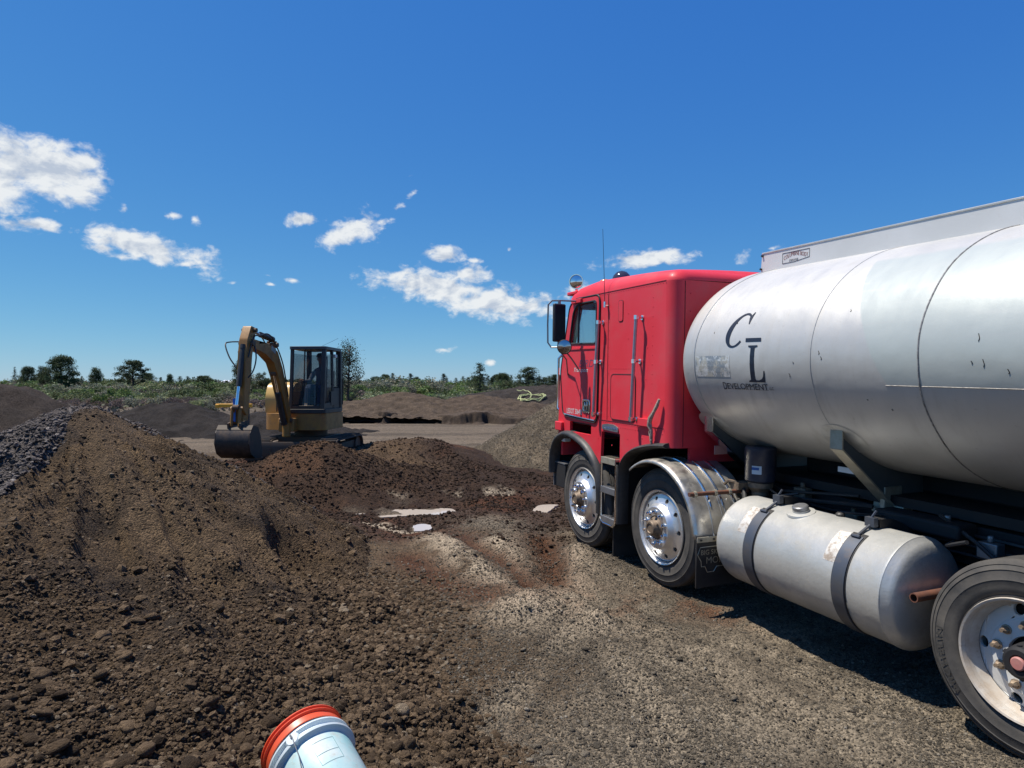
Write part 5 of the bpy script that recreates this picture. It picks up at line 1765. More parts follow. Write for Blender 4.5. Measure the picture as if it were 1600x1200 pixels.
mb = MB(); mb.add(vs, [(2 * k, 2 * k + 2, 2 * k + 3, 2 * k + 1) for k in range(3)]); mb.build('sticker_print', mat('blue_print', (.03, .10, .32), .5), lb, smooth=60)

# ---- wheels
def disc_holes(mb, r0, r1, rc, rh, n, yf, depth, seg=6):
    """flat ring r0..r1 with n round holes of radius rh centred at rc; yf(r) gives its height"""
    for k in range(n):
        a0 = 2 * math.pi * (k - .5) / n; a1 = 2 * math.pi * (k + .5) / n; ac = (a0 + a1) / 2
        bd = [(r0, a0 + (a1 - a0) * i / seg) for i in range(seg)] + [(r0 + (r1 - r0) * i / seg, a1) for i in range(seg)] + \
             [(r1, a1 - (a1 - a0) * i / seg) for i in range(seg)] + [(r1 - (r1 - r0) * i / seg, a0) for i in range(seg)]
        m = len(bd); hx, hz = rc * math.cos(ac), rc * math.sin(ac)
        P = [(r * math.cos(a), r * math.sin(a)) for r, a in bd]; H = []
        for (x, z) in P:
            d = math.hypot(x - hx, z - hz); H.append((hx + (x - hx) / d * rh, hz + (z - hz) / d * rh))
        f = lambda p: (p[0], yf(math.hypot(*p)), p[1])
        vs = [f(p) for p in P] + [f(p) for p in H] + [(p[0], yf(math.hypot(*p)) - depth, p[1]) for p in H]
        fs = []
        for i in range(m):
            j = (i + 1) % m; fs += [(i, j, m + j, m + i), (m + i, m + j, 2 * m + j, 2 * m + i)]
        mb.add(vs, fs)


def tyre_mesh(Rt, rb, width, grooves=4):
    w = width
    pr = [(rb - .012, -.02), (rb + .004, -.012), (rb + .018, -.010), (rb + .022, -.014), (rb + .03, -.006), (rb + .06, -.0005), (rb + (Rt - rb) * .45, .0), (rb + (Rt - rb) * .48, .003), (rb + (Rt - rb) * .5, .0),
          (rb + (Rt - rb) * .72, -.006), (rb + (Rt - rb) * .74, -.003), (rb + (Rt - rb) * .76, -.008), (Rt - .028, -.020), (Rt - .026, -.017), (Rt - .012, -.026), (Rt - .004, -.034), (Rt, -.046)]
    for g in range(grooves):
        y = -.046 - (w - .092) * (g + .7) / (grooves + .4)
        pr += [(Rt, y + .007), (Rt - .012, y + .005), (Rt - .012, y - .005), (Rt, y - .007)]
    pr += [(Rt, -w + .046), (Rt - .012, -w + .026), (rb + (Rt - rb) * .6, -w), (rb + .02, -w + .01), (rb - .012, -w + .03)]
    mb = MB(); mb.lathe(pr, 96, 'Y')
    # shoulder cuts
    return mb


def lug(mb, x, z, y0, L_, r=.017, stud=.008):
    a = [k * math.pi / 3 for k in range(6)]
    vs = [(x + r * math.cos(t), y0, z + r * math.sin(t)) for t in a] + [(x + r * math.cos(t), y0 + L_ * .7, z + r * math.sin(t)) for t in a] + [(x + r * .6 * math.cos(t), y0 + L_, z + r * .6 * math.sin(t)) for t in a]
    fs = [(k, (k + 1) % 6, 6 + (k + 1) % 6, 6 + k) for k in range(6)] + [(6 + k, 6 + (k + 1) % 6, 12 + (k + 1) % 6, 12 + k) for k in range(6)] + [tuple(12 + k for k in range(6))]
    mb.add(vs, fs)
    mb.lathe([(r * 1.35, y0), (r * 1.35, y0 + .006), (r, y0 + .008)], 10, 'Y', (x, 0, z))
    if stud: mb.tube([(x, y0 + L_, z), (x, y0 + L_ + .012, z)], stud, 6)


def steer_wheel(x, ph=0.0):
    w = empty('wheel', (x, 1.2, .54), truck)
    tyre_mesh(.54, .332, .28).build('tyre', M_RUBBER, w, smooth=40)
    mb = MB()
    mb.lathe([(.318, -.06), (.322, -.012), (.331, .004), (.340, .008), (.343, -.002), (.338, -.012), (.333, -.02)], 72, 'Y')
    mb.lathe([(.318, -.06), (.312, -.035), (.300, -.022), (.292, -.018)], 72, 'Y')
    yf = lambda r: -.018 + .036 * (1 - max(0, min(1, (r - .21) / .082))) ** 1.5
    disc_holes(mb, .222, .292, .262, .021, 10, yf, .02)
    mb.lathe([(.222, yf(.222)), (.205, .028), (.196, .046), (.186, .053), (.110, .053), (.105, .045), (.102, .0)], 72, 'Y')
    mb.lathe([(.318, -.06), (.30, -.22), (.315, -.26)], 48, 'Y')
    mb.build('rim', M_WHEEL, w, smooth=30, merge=True)
    mb = MB(); mb.lathe([(.0, -.02), (.28, -.02), (.28, -.10), (.0, -.10)], 32, 'Y'); mb.build('brake_drum', M_DARK, w)
    mb = MB()
    mb.lathe([(.104, .0), (.100, .05), (.082, .062), (.074, .075), (.070, .105), (.060, .118), (.045, .12), (.040, .112), (.0, .112)], 20, 'Y')
    for k in range(5):
        a = k * 2 * math.pi / 5 + ph; mb.tube([(.07 * math.cos(a), .07, .07 * math.sin(a)), (.078 * math.cos(a), .088, .078 * math.sin(a))], .009, 6)
    mb.build('hub', M_BRASS, w)
    for k in range(10):
        a = (k + .5) * 2 * math.pi / 10 + ph; mb = MB(); lug(mb, .145 * math.cos(a), .145 * math.sin(a), .053, .042, .0165, 0); mb.build('lug_nut', M_CHROME, w)
    return w


w1 = steer_wheel(1.49, .2)
w2 = steer_wheel(.03, .0)
# maker's word moulded on the front tyre
for chx, ang in (('T', 15), ('O', -7), ('Y', -26), ('O', -43)):
    v, f = fit_text(chx, -.028, 0, .028, .05)
    a = R(90 - ang); er = (math.cos(a), math.sin(a)); et = (-math.sin(a), math.cos(a))
    mb = MB(); mb.add([((.435 + t) * er[0] + u * et[0], .0045, (.435 + t) * er[1] + u * et[1]) for (u, t) in v], f)
    mb.build('tyre_lettering', mat('black_rubber_print', (.012, .012, .012), .6), w1, smooth=0)


def drive_wheel(x):
    w = empty('wheel', (x, 1.16, .53), truck)
    tyre_mesh(.505, .306, .27).build('tyre', M_RUBBER, w, smooth=40)
    o = tyre_mesh(.505, .306, .27).build('tyre', M_RUBBER, w, smooth=40); o.location.y = -.34
    mb = MB(); mb.lathe([(.292, -.05), (.295, -.012), (.302, .006), (.312, .010), (.316, .0), (.312, -.012)], 72, 'Y'); mb.lathe([(.292, -.05), (.282, -.075), (.272, -.10)], 72, 'Y'); mb.build('rim_flange', M_RIMRUST, w, smooth=35)
    mb = MB()
    yf = lambda r: -.085 - .02 * max(0, (r - .21) / .06)
    disc_holes(mb, .205, .274, .245, .030, 5, lambda r: yf(r), .02, seg=12)
    mb.lathe([(.205, yf(.205)), (.195, -.078), (.115, -.078), (.112, -.10)], 72, 'Y')
    mb.lathe([(.274, yf(.274)), (.278, -.13), (.28, -.26)], 48, 'Y')
    mb.build('rim', M_STEEL, w, smooth=30, merge=True)
    mb = MB(); mb.lathe([(0, -.14), (.26, -.14), (.26, -.25), (0, -.25)], 32, 'Y'); mb.build('brake_drum', M_DARK, w)
    mb = MB(); mb.lathe([(.113, -.14), (.092, -.10), (.086, -.02), (.080, .025), (.066, .035), (.042, .035), (.036, .025), (0, .025)], 28, 'Y')
    for k in range(6):
        a = k * math.pi / 3 + .4; mb.tube([(.072 * math.cos(a), .01, .072 * math.sin(a)), (.088 * math.cos(a), .01, .088 * math.sin(a))], .012, 6)
    mb.build('hub', M_DARK, w)
    mb = MB(); mb.lathe([(.034, .025), (.034, .040), (.028, .046), (0, .047)], 18, 'Y'); mb.build('hub_cap', M_PINK, w)
    for k in range(10):
        a = k * 2 * math.pi / 10 + .12; mb = MB(); lug(mb, .167 * math.cos(a), .167 * math.sin(a), -.078, .036, .019, .011); mb.build('lug_nut', M_LUGR, w)
    return w


w3 = drive_wheel(-2.985)
# moulded word on the rear tyre
v, f = fit_text('MICHELIN', 0, 0, 1, .04)
vv = [((.405 + t) * math.cos(R(-42 + 46 * u)), .0035, (.405 + t) * math.sin(R(-42 + 46 * u))) for (u, t) in v]
mb = MB(); mb.add(vv, f); mb.build('tyre_lettering', mat('worn_rubber_print', (.05, .048, .045), .55), w3, smooth=0)
w4 = copy_tree(w3, truck); w4.location = (-4.33, 1.16, .53)
for src in (w1, w2, w3, w4):
    c = copy_tree(src, truck); c.location = (src.location.x, -src.location.y, src.location.z); c.rotation_euler = (0, 0, math.pi)

# ---- polished half fender over the second axle
fd = empty('half_fender', parent=truck)
rf = .635; cx, cz = .03, .54
angs = [R(a) for a in np.linspace(52, 172, 26)]
arc = [(cx + rf * math.cos(a), cz + rf * math.sin(a) * .99) for a in angs] + [(-.615, .585)]
ysec = [(.70, -.012), (.70, 0), (.82, .004), (1.0, .006), (1.2, .004), (1.27, 0), (1.30, -.012), (1.308, -.035)]
vs = []; n = len(arc)
for i, (x, z) in enumerate(arc):
    a = angs[min(i, len(angs) - 1)]; nx, nz = (math.cos(a), math.sin(a)) if i < len(angs) - 1 else (-1, 0)
    for (y, h) in ysec: vs.append((x + nx * h, y, z + nz * h))
m = len(ysec); fs = [(i * m + k, i * m + k + 1, (i + 1) * m + k + 1, (i + 1) * m + k) for i in range(n - 1) for k in range(m - 1)]
mb = MB(); mb.add(vs, fs); o = mb.build('fender_skin', M_FEND, fd, smooth=50)
sol = o.modifiers.new('thickness', 'SOLIDIFY'); sol.thickness = .004
for y in (.84, .97, 1.10):
    mb = MB(); mb.tube([(x + math.cos(a) * .008, y, z + math.sin(a) * .008) for (x, z), a in zip(arc[4:-1], angs[4:])][:18], [.004] + [.011] * 16 + [.004], 8); mb.build('rib', M_CHROME, fd)
for y in (.80, .84, .96, 1.0, 1.12):
    mb = MB(); mb.tube([(x + math.cos(a) * .003, y, z + math.sin(a) * .003) for (x, z), a in zip(arc[:-1], angs)][19:] + [(-.618, y, .60)], .006, 6); mb.build('rib', M_FEND, fd)
mb = MB(); mb.tube([(-.565, .73, .955), (-.565, 1.345, .955)], .018, 12); mb.build('pipe', M_RUST, fd)
for y in (.78, .93, 1.08, 1.29):
    mb = MB(); mb.lathe([(.017, y - .012), (.028, y - .012), (.028, y + .012), (.017, y + .012)], 14, 'Y', (-.565, 0, .955)); mb.build('clamp', M_BEIGE, fd)
mb = MB()
for y in (.86, 1.0, 1.18): mb.lathe([(0, -.02), (.010, -.018), (.012, 0)], 8, 'X', (-.60, y, .905))
mb.build('bolt', M_CHROME, fd)
fp = empty('mud_flap', parent=truck)
mb = MB(); mb.box((-.662, .66, .20), (-.648, 1.335, .60)); mb.build('flap', M_BLACK, fp, bevel=.003)
mb = MB(); mb.box((-.672, .66, .575), (-.663, 1.335, .62)); mb.build('flap_bar', M_BEIGE, fp, bevel=.002)
mb = MB()
for y in (1.30, 1.17, .95): mb.tube([(-.672, y, .597), (-.680, y, .597)], .009, 8)
mb.build('bolt', M_BLACK, fp)
rear = lambda u, v: (-.6635, -u, v)          # u runs to the truck's right side, as read from behind
v, f = fit_text('BIG SKY', -1.29, .470, -1.09, .510); decal('lettering', v, f, rear, M_BEIGE, fp)
v, f = fit_text('MONTANA', -1.235, .395, -.82, .450); decal('lettering', v, f, rear, M_BEIGE, fp)
out_ = [(-1.30, .535), (-1.325, .475), (-1.29, .42), (-1.285, .375), (-1.25, .375), (-1.225, .325), (-1.16, .325), (-1.13, .365), (-.74, .365), (-.74, .535)]
mb = MB(); mb.tube([rear(a, b) for a, b in out_], .004, 4, closed=True); mb.build('emblem_outline', M_BEIGE, fp)

# ---- fuel tank with straps
ft = empty('fuel_tank', parent=truck)
FY, FZ, FR = .86, .60, .355
pr = [(0, -.70), (.20, -.705), (.30, -.715), (.335, -.735), (FR - .004, -.765), (FR, -.79)]
pr += [(FR, -2.20), (FR + .0035, -2.205), (FR + .0035, -2.222), (FR - .004, -2.226), (FR - .02, -2.262), (.30, -2.285), (.20, -2.30), (0, -2.305)]
mb = MB(); mb.lathe(pr, 96, 'X', (0, FY, FZ)); mb.build('tank_shell', M_ALU, ft, smooth=45)
for xs__ in (-1.115, -1.93):
    sp = empty('strap', parent=ft)
    for (a0, a1, rr, m_, x_off, ww, th) in ((-115, 58, FR + .004, M_STRAP, 0, .047, .007), (-115, 64, FR + .001, M_BLACK, .0, .056, .003)):
        mb = MB(); mb.lathe([(rr, xs__ - ww), (rr + th, xs__ - ww), (rr + th, xs__ + ww), (rr, xs__ + ww)], 40, 'X', (0, FY, FZ), closed=True, a0=R(a0), a1=R(a1)); mb.build('band' if m_ is M_STRAP else 'liner', m_, sp, smooth=40)
    a = R(70); pt = lambda ang, r: (FY + r * math.cos(R(ang)), FZ + r * math.sin(R(ang)))
    y0_, z0_ = pt(56, FR + .014); y1_, z1_ = pt(80, FR + .03)
    mb = MB(); mb.tube([(xs__, y0_, z0_), (xs__, y1_, z1_)], .010, 8)
    mb.box((xs__ - .035, y1_ - .02, z1_ - .015), (xs__ + .035, y1_ + .02, z1_ + .045)); mb.tube([(xs__ - .03, y0_, z0_ + .006), (xs__ + .03, y0_, z0_ + .006)], .012, 8)
    mb.tube([(xs__, y1_, z1_ + .04), (xs__ - .02, y1_ - .02, z1_ + .09)], .008, 6); mb.build('buckle', M_STRAP, sp)
    mb = MB(); mb.lathe([(FR + .004, xs__ - .04), (FR + .06, xs__ - .04), (FR + .06, xs__ + .04), (FR + .004, xs__ + .04)], 24, 'X', (0, FY, FZ), closed=True, a0=R(84), a1=R(240)); mb.build('hanger', M_BLACK, sp, smooth=40)
    # worn patch beside the strap
    mb = MB(); mb.lathe([(FR + .0012, xs__ + .055), (FR + .0012, xs__ + .15)], 20, 'X', (0, FY, FZ), a0=R(22), a1=R(62)); mb.build('worn_patch', mat('worn_decal', (.62, .60, .56), .5, .3, dirt=(26, (.30, .24, .19), .45, .62, .9)), ft, smooth=50)
al = R(76); cyy, czz = FY + FR * math.cos(al), FZ + FR * math.sin(al)
q = Vector((0, math.cos(al), math.sin(al))).to_track_quat('Z', 'Y').to_matrix().to_4x4(); q.translation = Vector((-1.36, cyy, czz))
lathe_at([(.105, -.012), (.10, .002), (.085, .006), (.06, .008), (.06, .02), (0, .02)], q).build('filler_neck', M_ALU, ft)
cp = lathe_at([(.052, .018), (.058, .022), (.058, .045), (.05, .052), (0, .054)], q, 16).build('filler_cap', M_GREY, ft)
q3 = q.copy(); q3.translation = Vector((-1.60, cyy - .12, czz + .02)); lathe_at([(.03, -.02), (.03, .012), (.018, .02), (0, .02)], q3, 10).build('sender_unit', M_BLACK, ft)
mb = MB(); mb.tube([(-1.60, cyy - .12, czz + .04), (-1.7, cyy - .2, czz + .04), (-1.9, .45, .98)], .008, 5); mb.build('fuel_line', M_BLACK, ft)
# rusty pipe end between the fuel tank and the rear wheel
mb = MB(); mb.lathe([(.021, 1.12), (.028, 1.12), (.028, .0), (.021, .0)], 20, 'Y', (-2.375, 0, .655)); mb.build('exhaust_pipe', M_RUST, truck)

# ---- the big tank
TA, TB, TZC = 1.2, .853, 2.08


def tank_pt(x, ang, h=0.0, s=1.0):
    n = Vector((0, math.cos(ang) / TA, math.sin(ang) / TB)).normalized()
    return (x, TA * s * math.cos(ang) + n.y * h, TZC + TB * s * math.sin(ang) + n.z * h)


m = bpy.data.materials.new('tank_aluminium'); m.use_nodes = True
nt = m.node_tree; N, L = nt.nodes.new, nt.links.new; p = nt.nodes['Principled BSDF']
tc = N('ShaderNodeTexCoord'); sx = N('ShaderNodeSeparateXYZ'); L(tc.outputs['Object'], sx.inputs[0])


def mth(op, a, b=None, c=None):
    q_ = N('ShaderNodeMath'); q_.operation = op
    for i, v_ in enumerate((a, b, c)):
        if v_ is None: continue
        if isinstance(v_, (int, float)): q_.inputs[i].default_value = v_
        else: L(v_, q_.inputs[i])
    return q_.outputs[0]


def nz(scale, det=6, r=.6, vec=None):
    q_ = N('ShaderNodeTexNoise'); q_.inputs['Scale'].default_value = scale; q_.inputs['Detail'].default_value = det; q_.inputs['Roughness'].default_value = r
    L(vec or tc.outputs['Object'], q_.inputs['Vector']); return q_.outputs[0]


def rmp(v_, a, b, c=0.0, d=1.0):
    q_ = N('ShaderNodeMapRange'); q_.interpolation_type = 'SMOOTHSTEP'
    for nme, val in zip(('From Min', 'From Max', 'To Min', 'To Max'), (a, b, c, d)): q_.inputs[nme].default_value = val
    L(v_, q_.inputs['Value']); return q_.outputs[0]


def mxc(f, a, b):
    q_ = N('ShaderNodeMix'); q_.data_type = 'RGBA'
    if isinstance(f, (int, float)): q_.inputs[0].default_value = f
    else: L(f, q_.inputs[0])
    for i, v_ in ((6, a), (7, b)):
        if isinstance(v_, tuple): q_.inputs[i].default_value = (*v_, 1)
        else: L(v_, q_.inputs[i])
    return q_.outputs[2]


mpv = N('ShaderNodeMapping'); mpv.inputs['Scale'].default_value = (3.0, 1.2, .35); L(tc.outputs['Object'], mpv.inputs[0])
mph = N('ShaderNodeMapping'); mph.inputs['Scale'].default_value = (.5, 3.0, 14.0); L(tc.outputs['Object'], mph.inputs[0])
streak = nz(2.5, 8, .65, mpv.outputs[0]); cloudy = nz(1.3, 5, .55); fine = nz(30, 6, .7); brush = nz(3, 6, .6, mph.outputs[0])
base = mxc(rmp(cloudy, .35, .65), (.65, .635, .60), (.56, .55, .52))
base = mxc(rmp(streak, .50, .74, 0, .45), base, (.46, .435, .395))
base = mxc(rmp(fine, .60, .76, 0, .4), base, (.30, .275, .24))
# repainted panel: a paler, duller rectangle with a slanting front edge
wob = mth('MULTIPLY', mth('SUBTRACT', nz(6), .5), .03)
edge = mth('SUBTRACT', mth('ADD', mth('MULTIPLY', mth('SUBTRACT', 2.72, sx.outputs[2]), -.5), -1.79), mth('ADD', sx.outputs[0], wob))
pm = mth('MULTIPLY', rmp(edge, 0, .02), mth('MULTIPLY', rmp(sx.outputs[2], 1.90, 1.912), rmp(mth('ADD', sx.outputs[2], wob), 2.76, 2.72)))
pm = mth('MULTIPLY', pm, rmp(brush, .25, .45, .62, .92))
base = mxc(pm, base, (.47, .51, .485))
L(base, p.inputs['Base Color'])
L(mth('MULTIPLY_ADD', pm, -.22, .38), p.inputs['Metallic'])
L(mth('ADD', mth('MULTIPLY_ADD', pm, -.05, .45), mth('MULTIPLY', mth('SUBTRACT', streak, .5), .25)), p.inputs['Roughness'])
bb = N('ShaderNodeBump'); bb.inputs['Strength'].default_value = .35; bb.inputs['Distance'].default_value = .05
L(mth('ADD', nz(1.6, 3, .5), mth('MULTIPLY', nz(9, 4, .6), .06)), bb.inputs['Height']); L(bb.outputs[0], p.inputs['Normal'])
M_TANK = m

tank = empty('tank', parent=truck)
NA = 128
stations = [(-.185, .0), (-.188, .4), (-.194, .7), (-.206, .88), (-.222, .95), (-.242, .985), (-.27, .998), (-.31, 1.0), (-.417, 1.0)]
stations += [(x, 1.0) for x in np.arange(-.5, -9.0, -.1)]
stations += [(-9.05, .98), (-9.12, .9), (-9.2, .5), (-9.22, 0)]
vs = []
for (x, s) in stations:
    for k in range(NA):
        a = 2 * math.pi * k / NA; vs.append(tank_pt(x, a, 0, max(s, .0005)))
fs = [(i * NA + k, i * NA + (k + 1) % NA, (i + 1) * NA + (k + 1) % NA, (i + 1) * NA + k) for i in range(len(stations) - 1) for k in range(NA)]
mb = MB(); mb.add(vs, fs); mb.build('shell', M_TANK, tank, smooth=60)
for x, r_, mm in ((-.417, .0045, M_ALU), (-1.65, .003, M_TANK), (-2.42, .005, mat('dark_weld', (.20, .185, .17), .6, .5, var=(40, (.5, .48, .45), .8))), (-4.4, .005, M_ALU), (-6.4, .005, M_ALU)):
    mb = MB(); mb.tube([tank_pt(x + .003 * math.sin(k * .7) * (1 if mm is not M_TANK else 0), 2 * math.pi * k / 96, .001) for k in range(96)], r_, 6, closed=True); mb.build('weld_seam', mm, tank)
mb = MB(); mb.tube([tank_pt(x, -.211, .0) for x in np.arange(-2.20, -9, -.4)], .0025, 5); mb.build('weld_seam', MATS['dark_weld'], tank)
mb = MB()
for (x, a, l_) in ((-.86, .33, .02), (-1.72, .02, .03), (-1.74, -.02, .025), (-1.5, -.05, .015), (-1.46, -.16, .03), (-2.05, -.33, .01), (-2.2, -.40, .012), (-2.75, .08, .05), (-2.72, -.06, .02), (-2.78, -.08, .05), (-2.9, -.12, .03), (-.62, .25, .015), (-1.9, .35, .02)):
    mb.tube([tank_pt(x, a, .001), tank_pt(x - .004, a + l_ * .4, .001), tank_pt(x + .004, a + l_, .001)], .0022, 4)
mb.build('scratch', M_DARK, tank)


def tank_place(h=.0025):
    def f(u, z):
        a = math.asin(max(-1, min(1, (z - TZC) / TB))); return tank_pt(-u, a, h)
    return f


def grid_poly(pts, step=.02):
    """outline subdivided so it can follow the curved shell"""
    out = []
    for i in range(len(pts)):
        a = Vector(pts[i]); b = Vector(pts[(i + 1) % len(pts)]); k = max(1, int((b - a).length / step))
        for j in range(k): out.append(tuple(a + (b - a) * j / k))
    return out


def tank_print(name, pts, m_, h=.003, strips=None):
    if strips is None:
        t = tessellate_polygon([[Vector((q_[0], q_[1], 0)) for q_ in pts]]); mb = MB(); pl_ = tank_place(h); mb.add([pl_(*q_) for q_ in pts], [tuple(x_) for x_ in t])
    else:
        mb = MB(); pl_ = tank_place(h); mb.add([pl_(*q_) for q_ in pts], strips)
    return mb.build(name, m_, tank, smooth=0)


# C: slanted ring whose stroke swells on the left and thins at its ends
cu, cv, ax_, by_ = .905, 2.302, .098, .128
pts = []; NN = 44
for k in range(NN + 1):
    a = R(52 + (318 - 52) * k / NN); th = .016 + .036 * max(0, -math.cos(a)) ** 1.2 + (.006 if k > NN - 5 else 0)
    for s in (0.5, -.5):
        r1_, r2_ = ax_ + th * s, by_ + .010 * s + .3 * th * s
        u = cu + r1_ * math.cos(a); w_ = cv + r2_ * math.sin(a); u += .24 * (w_ - cv); pts.append((u, w_))
strips = [(2 * k, 2 * k + 1, 2 * k + 3, 2 * k + 2) for k in range(NN)]
tank_print('lettering', pts, M_INK, strips=strips)
# the C's upper serif
u0, w0_ = pts[0]
tank_print('lettering', [(u0 - .018, w0_ - .012), (u0 + .012, w0_ + .030), (u0 + .020, w0_ + .030), (u0 + .006, w0_ - .062), (u0 - .002, w0_ - .062), (u0 - .012, w0_ - .03)], M_INK, h=.0034)
tank_print('lettering', [(1.015, 2.207), (1.178, 2.205), (1.172, 2.233), (1.010, 2.236)], M_INK)
Lp = [(1.052, 2.178), (1.148, 2.178), (1.148, 2.168), (1.122, 2.160), (1.118, 1.925), (1.130, 1.915), (1.160, 1.915), (1.188, 1.925), (1.205, 1.945), (1.214, 1.985), (1.226, 1.985), (1.216, 1.900), (1.052, 1.900), (1.052, 1.910), (1.074, 1.918), (1.080, 2.160), (1.052, 2.168)]
tank_print('lettering', grid_poly(Lp, .05), M_INK)
pl_ = tank_place(.003)
cuts = [('D', .745, .790, 1), ('EVELOPMENT', .793, 1.236, 0)]
v, f = fit_text('D', .745, 1.836, .785, 1.893); decal('lettering', v, f, pl_, M_INK, tank)
v, f = fit_text('EVELOPMENT', .793, 1.842, 1.232, 1.887, spacing=.95); decal('lettering', v, f, pl_, M_INK, tank)
v, f = fit_text('LLC', 1.242, 1.845, 1.285, 1.866); decal('lettering', v, f, pl_, M_INK, tank)
# serifs under and over the small capitals
mb = MB()
for k in range(24):
    u = .752 + k * .0205
    q_ = [(u - .005, 1.8405), (u + .005, 1.8405), (u + .005, 1.8435), (u - .005, 1.8435)]; mb.add([pl_(*t_) for t_ in q_], [(0, 1, 2, 3)])
mb.build('lettering', M_INK, tank, smooth=0)
# worn old sticker
m = bpy.data.materials.new('peeled_sticker'); m.use_nodes = True; nt = m.node_tree; N, L = nt.nodes.new, nt.links.new; p = nt.nodes['Principled BSDF']
tc = N('ShaderNodeTexCoord')
mp_ = N('ShaderNodeMapping'); mp_.inputs['Scale'].default_value = (1.6, 1, .8); L(tc.outputs['Object'], mp_.inputs[0])
c1 = mxc(rmp(nz(7, 8, .75, mp_.outputs[0]), .44, .52), (.34, .37, .40), (.62, .58, .50))
L(mxc(rmp(nz(18, 8, .75), .50, .58), c1, (.78, .77, .75)), p.inputs['Base Color']); p.inputs['Metallic'].default_value = .45; p.inputs['Roughness'].default_value = .42
pts = [(.432 + i * .0417, 1.935 + j * .0425) for j in range(5) for i in range(11)]
pts = [(u + .012 * ((i_ * 7919) % 5 - 2) * .12, w_) for i_, (u, w_) in enumerate(pts)]
strips = [(j * 11 + i, j * 11 + i + 1, (j + 1) * 11 + i + 1, (j + 1) * 11 + i) for j in range(4) for i in range(10)]
tank_print('worn_sticker', pts, m, .0018, strips)
# raised dam along the top
dam = empty('spill_dam', parent=tank)
for s in (1, -1):
    poly = [(-.10 - .18, 2.88), (-.29, 2.96), (-.22 - .0, 3.068), (-9.0, 3.068), (-9.0, 2.86)]
    poly = [(-.215, 2.84), (-.235, 3.068), (-9.0, 3.068), (-9.0, 2.84)]
    mb = MB(); mb.prism(poly, .300 * s, .308 * s, 'XZ'); mb.build('dam_plate', MATS['satin_aluminium'] if False else mat('pale_dam_metal', (.70, .70, .685), .5, .3, var=(2.5, (.62, .62, .60), .7), dirt=(9, (.42, .39, .36), .6, .85, .4)), dam, smooth=0)
    mb = MB(); mb.box((-9, min(.29 * s, .315 * s), 3.066), (-.235, max(.29 * s, .315 * s), 3.080)); mb.build('dam_rail', M_ALU, dam, bevel=.003)
mb = MB(); mb.box((-.25, -.30, 2.86), (-.24, .30, 3.04)); mb.build('dam_end', MATS['pale_dam_metal'], dam, smooth=0)
for (x, z) in ((-.245, 3.05), (-.23, 2.93)):
    mb = MB(); mb.lathe([(0, .308), (.010, .308), (.010, .325), (0, .325)], 8, 'Y', (x, 0, z)); mb.build('bolt', M_BLACK, dam)
# maker's plate on the dam
mb = MB(); mb.tube([(x, .3095, z) for x, z in ((-.485, 2.945), (-.485, 3.035), (-.785, 3.035), (-.785, 2.965), (-.62, 2.945))], .0025, 4, closed=True); pl2 = mb.build('maker_plate', M_INK, dam)
v, f = fit_text('COLUMBINE BODY', 0, 0, 1, .035); 
vv = [(-(.50 + .27 * u), .3100, 2.972 + .028 * math.sin(math.pi * min(1, u * 1.1)) + t) for (u, t) in v]
mb = MB(); mb.add(vv, f); mb.build('lettering', M_INKRED, pl2, smooth=0)
v, f = fit_text('DENVER', .565, 2.952, .665, 2.972); decal('lettering', v, f, lambda u, w_: (-u, .3100, w_), M_INK, pl2)
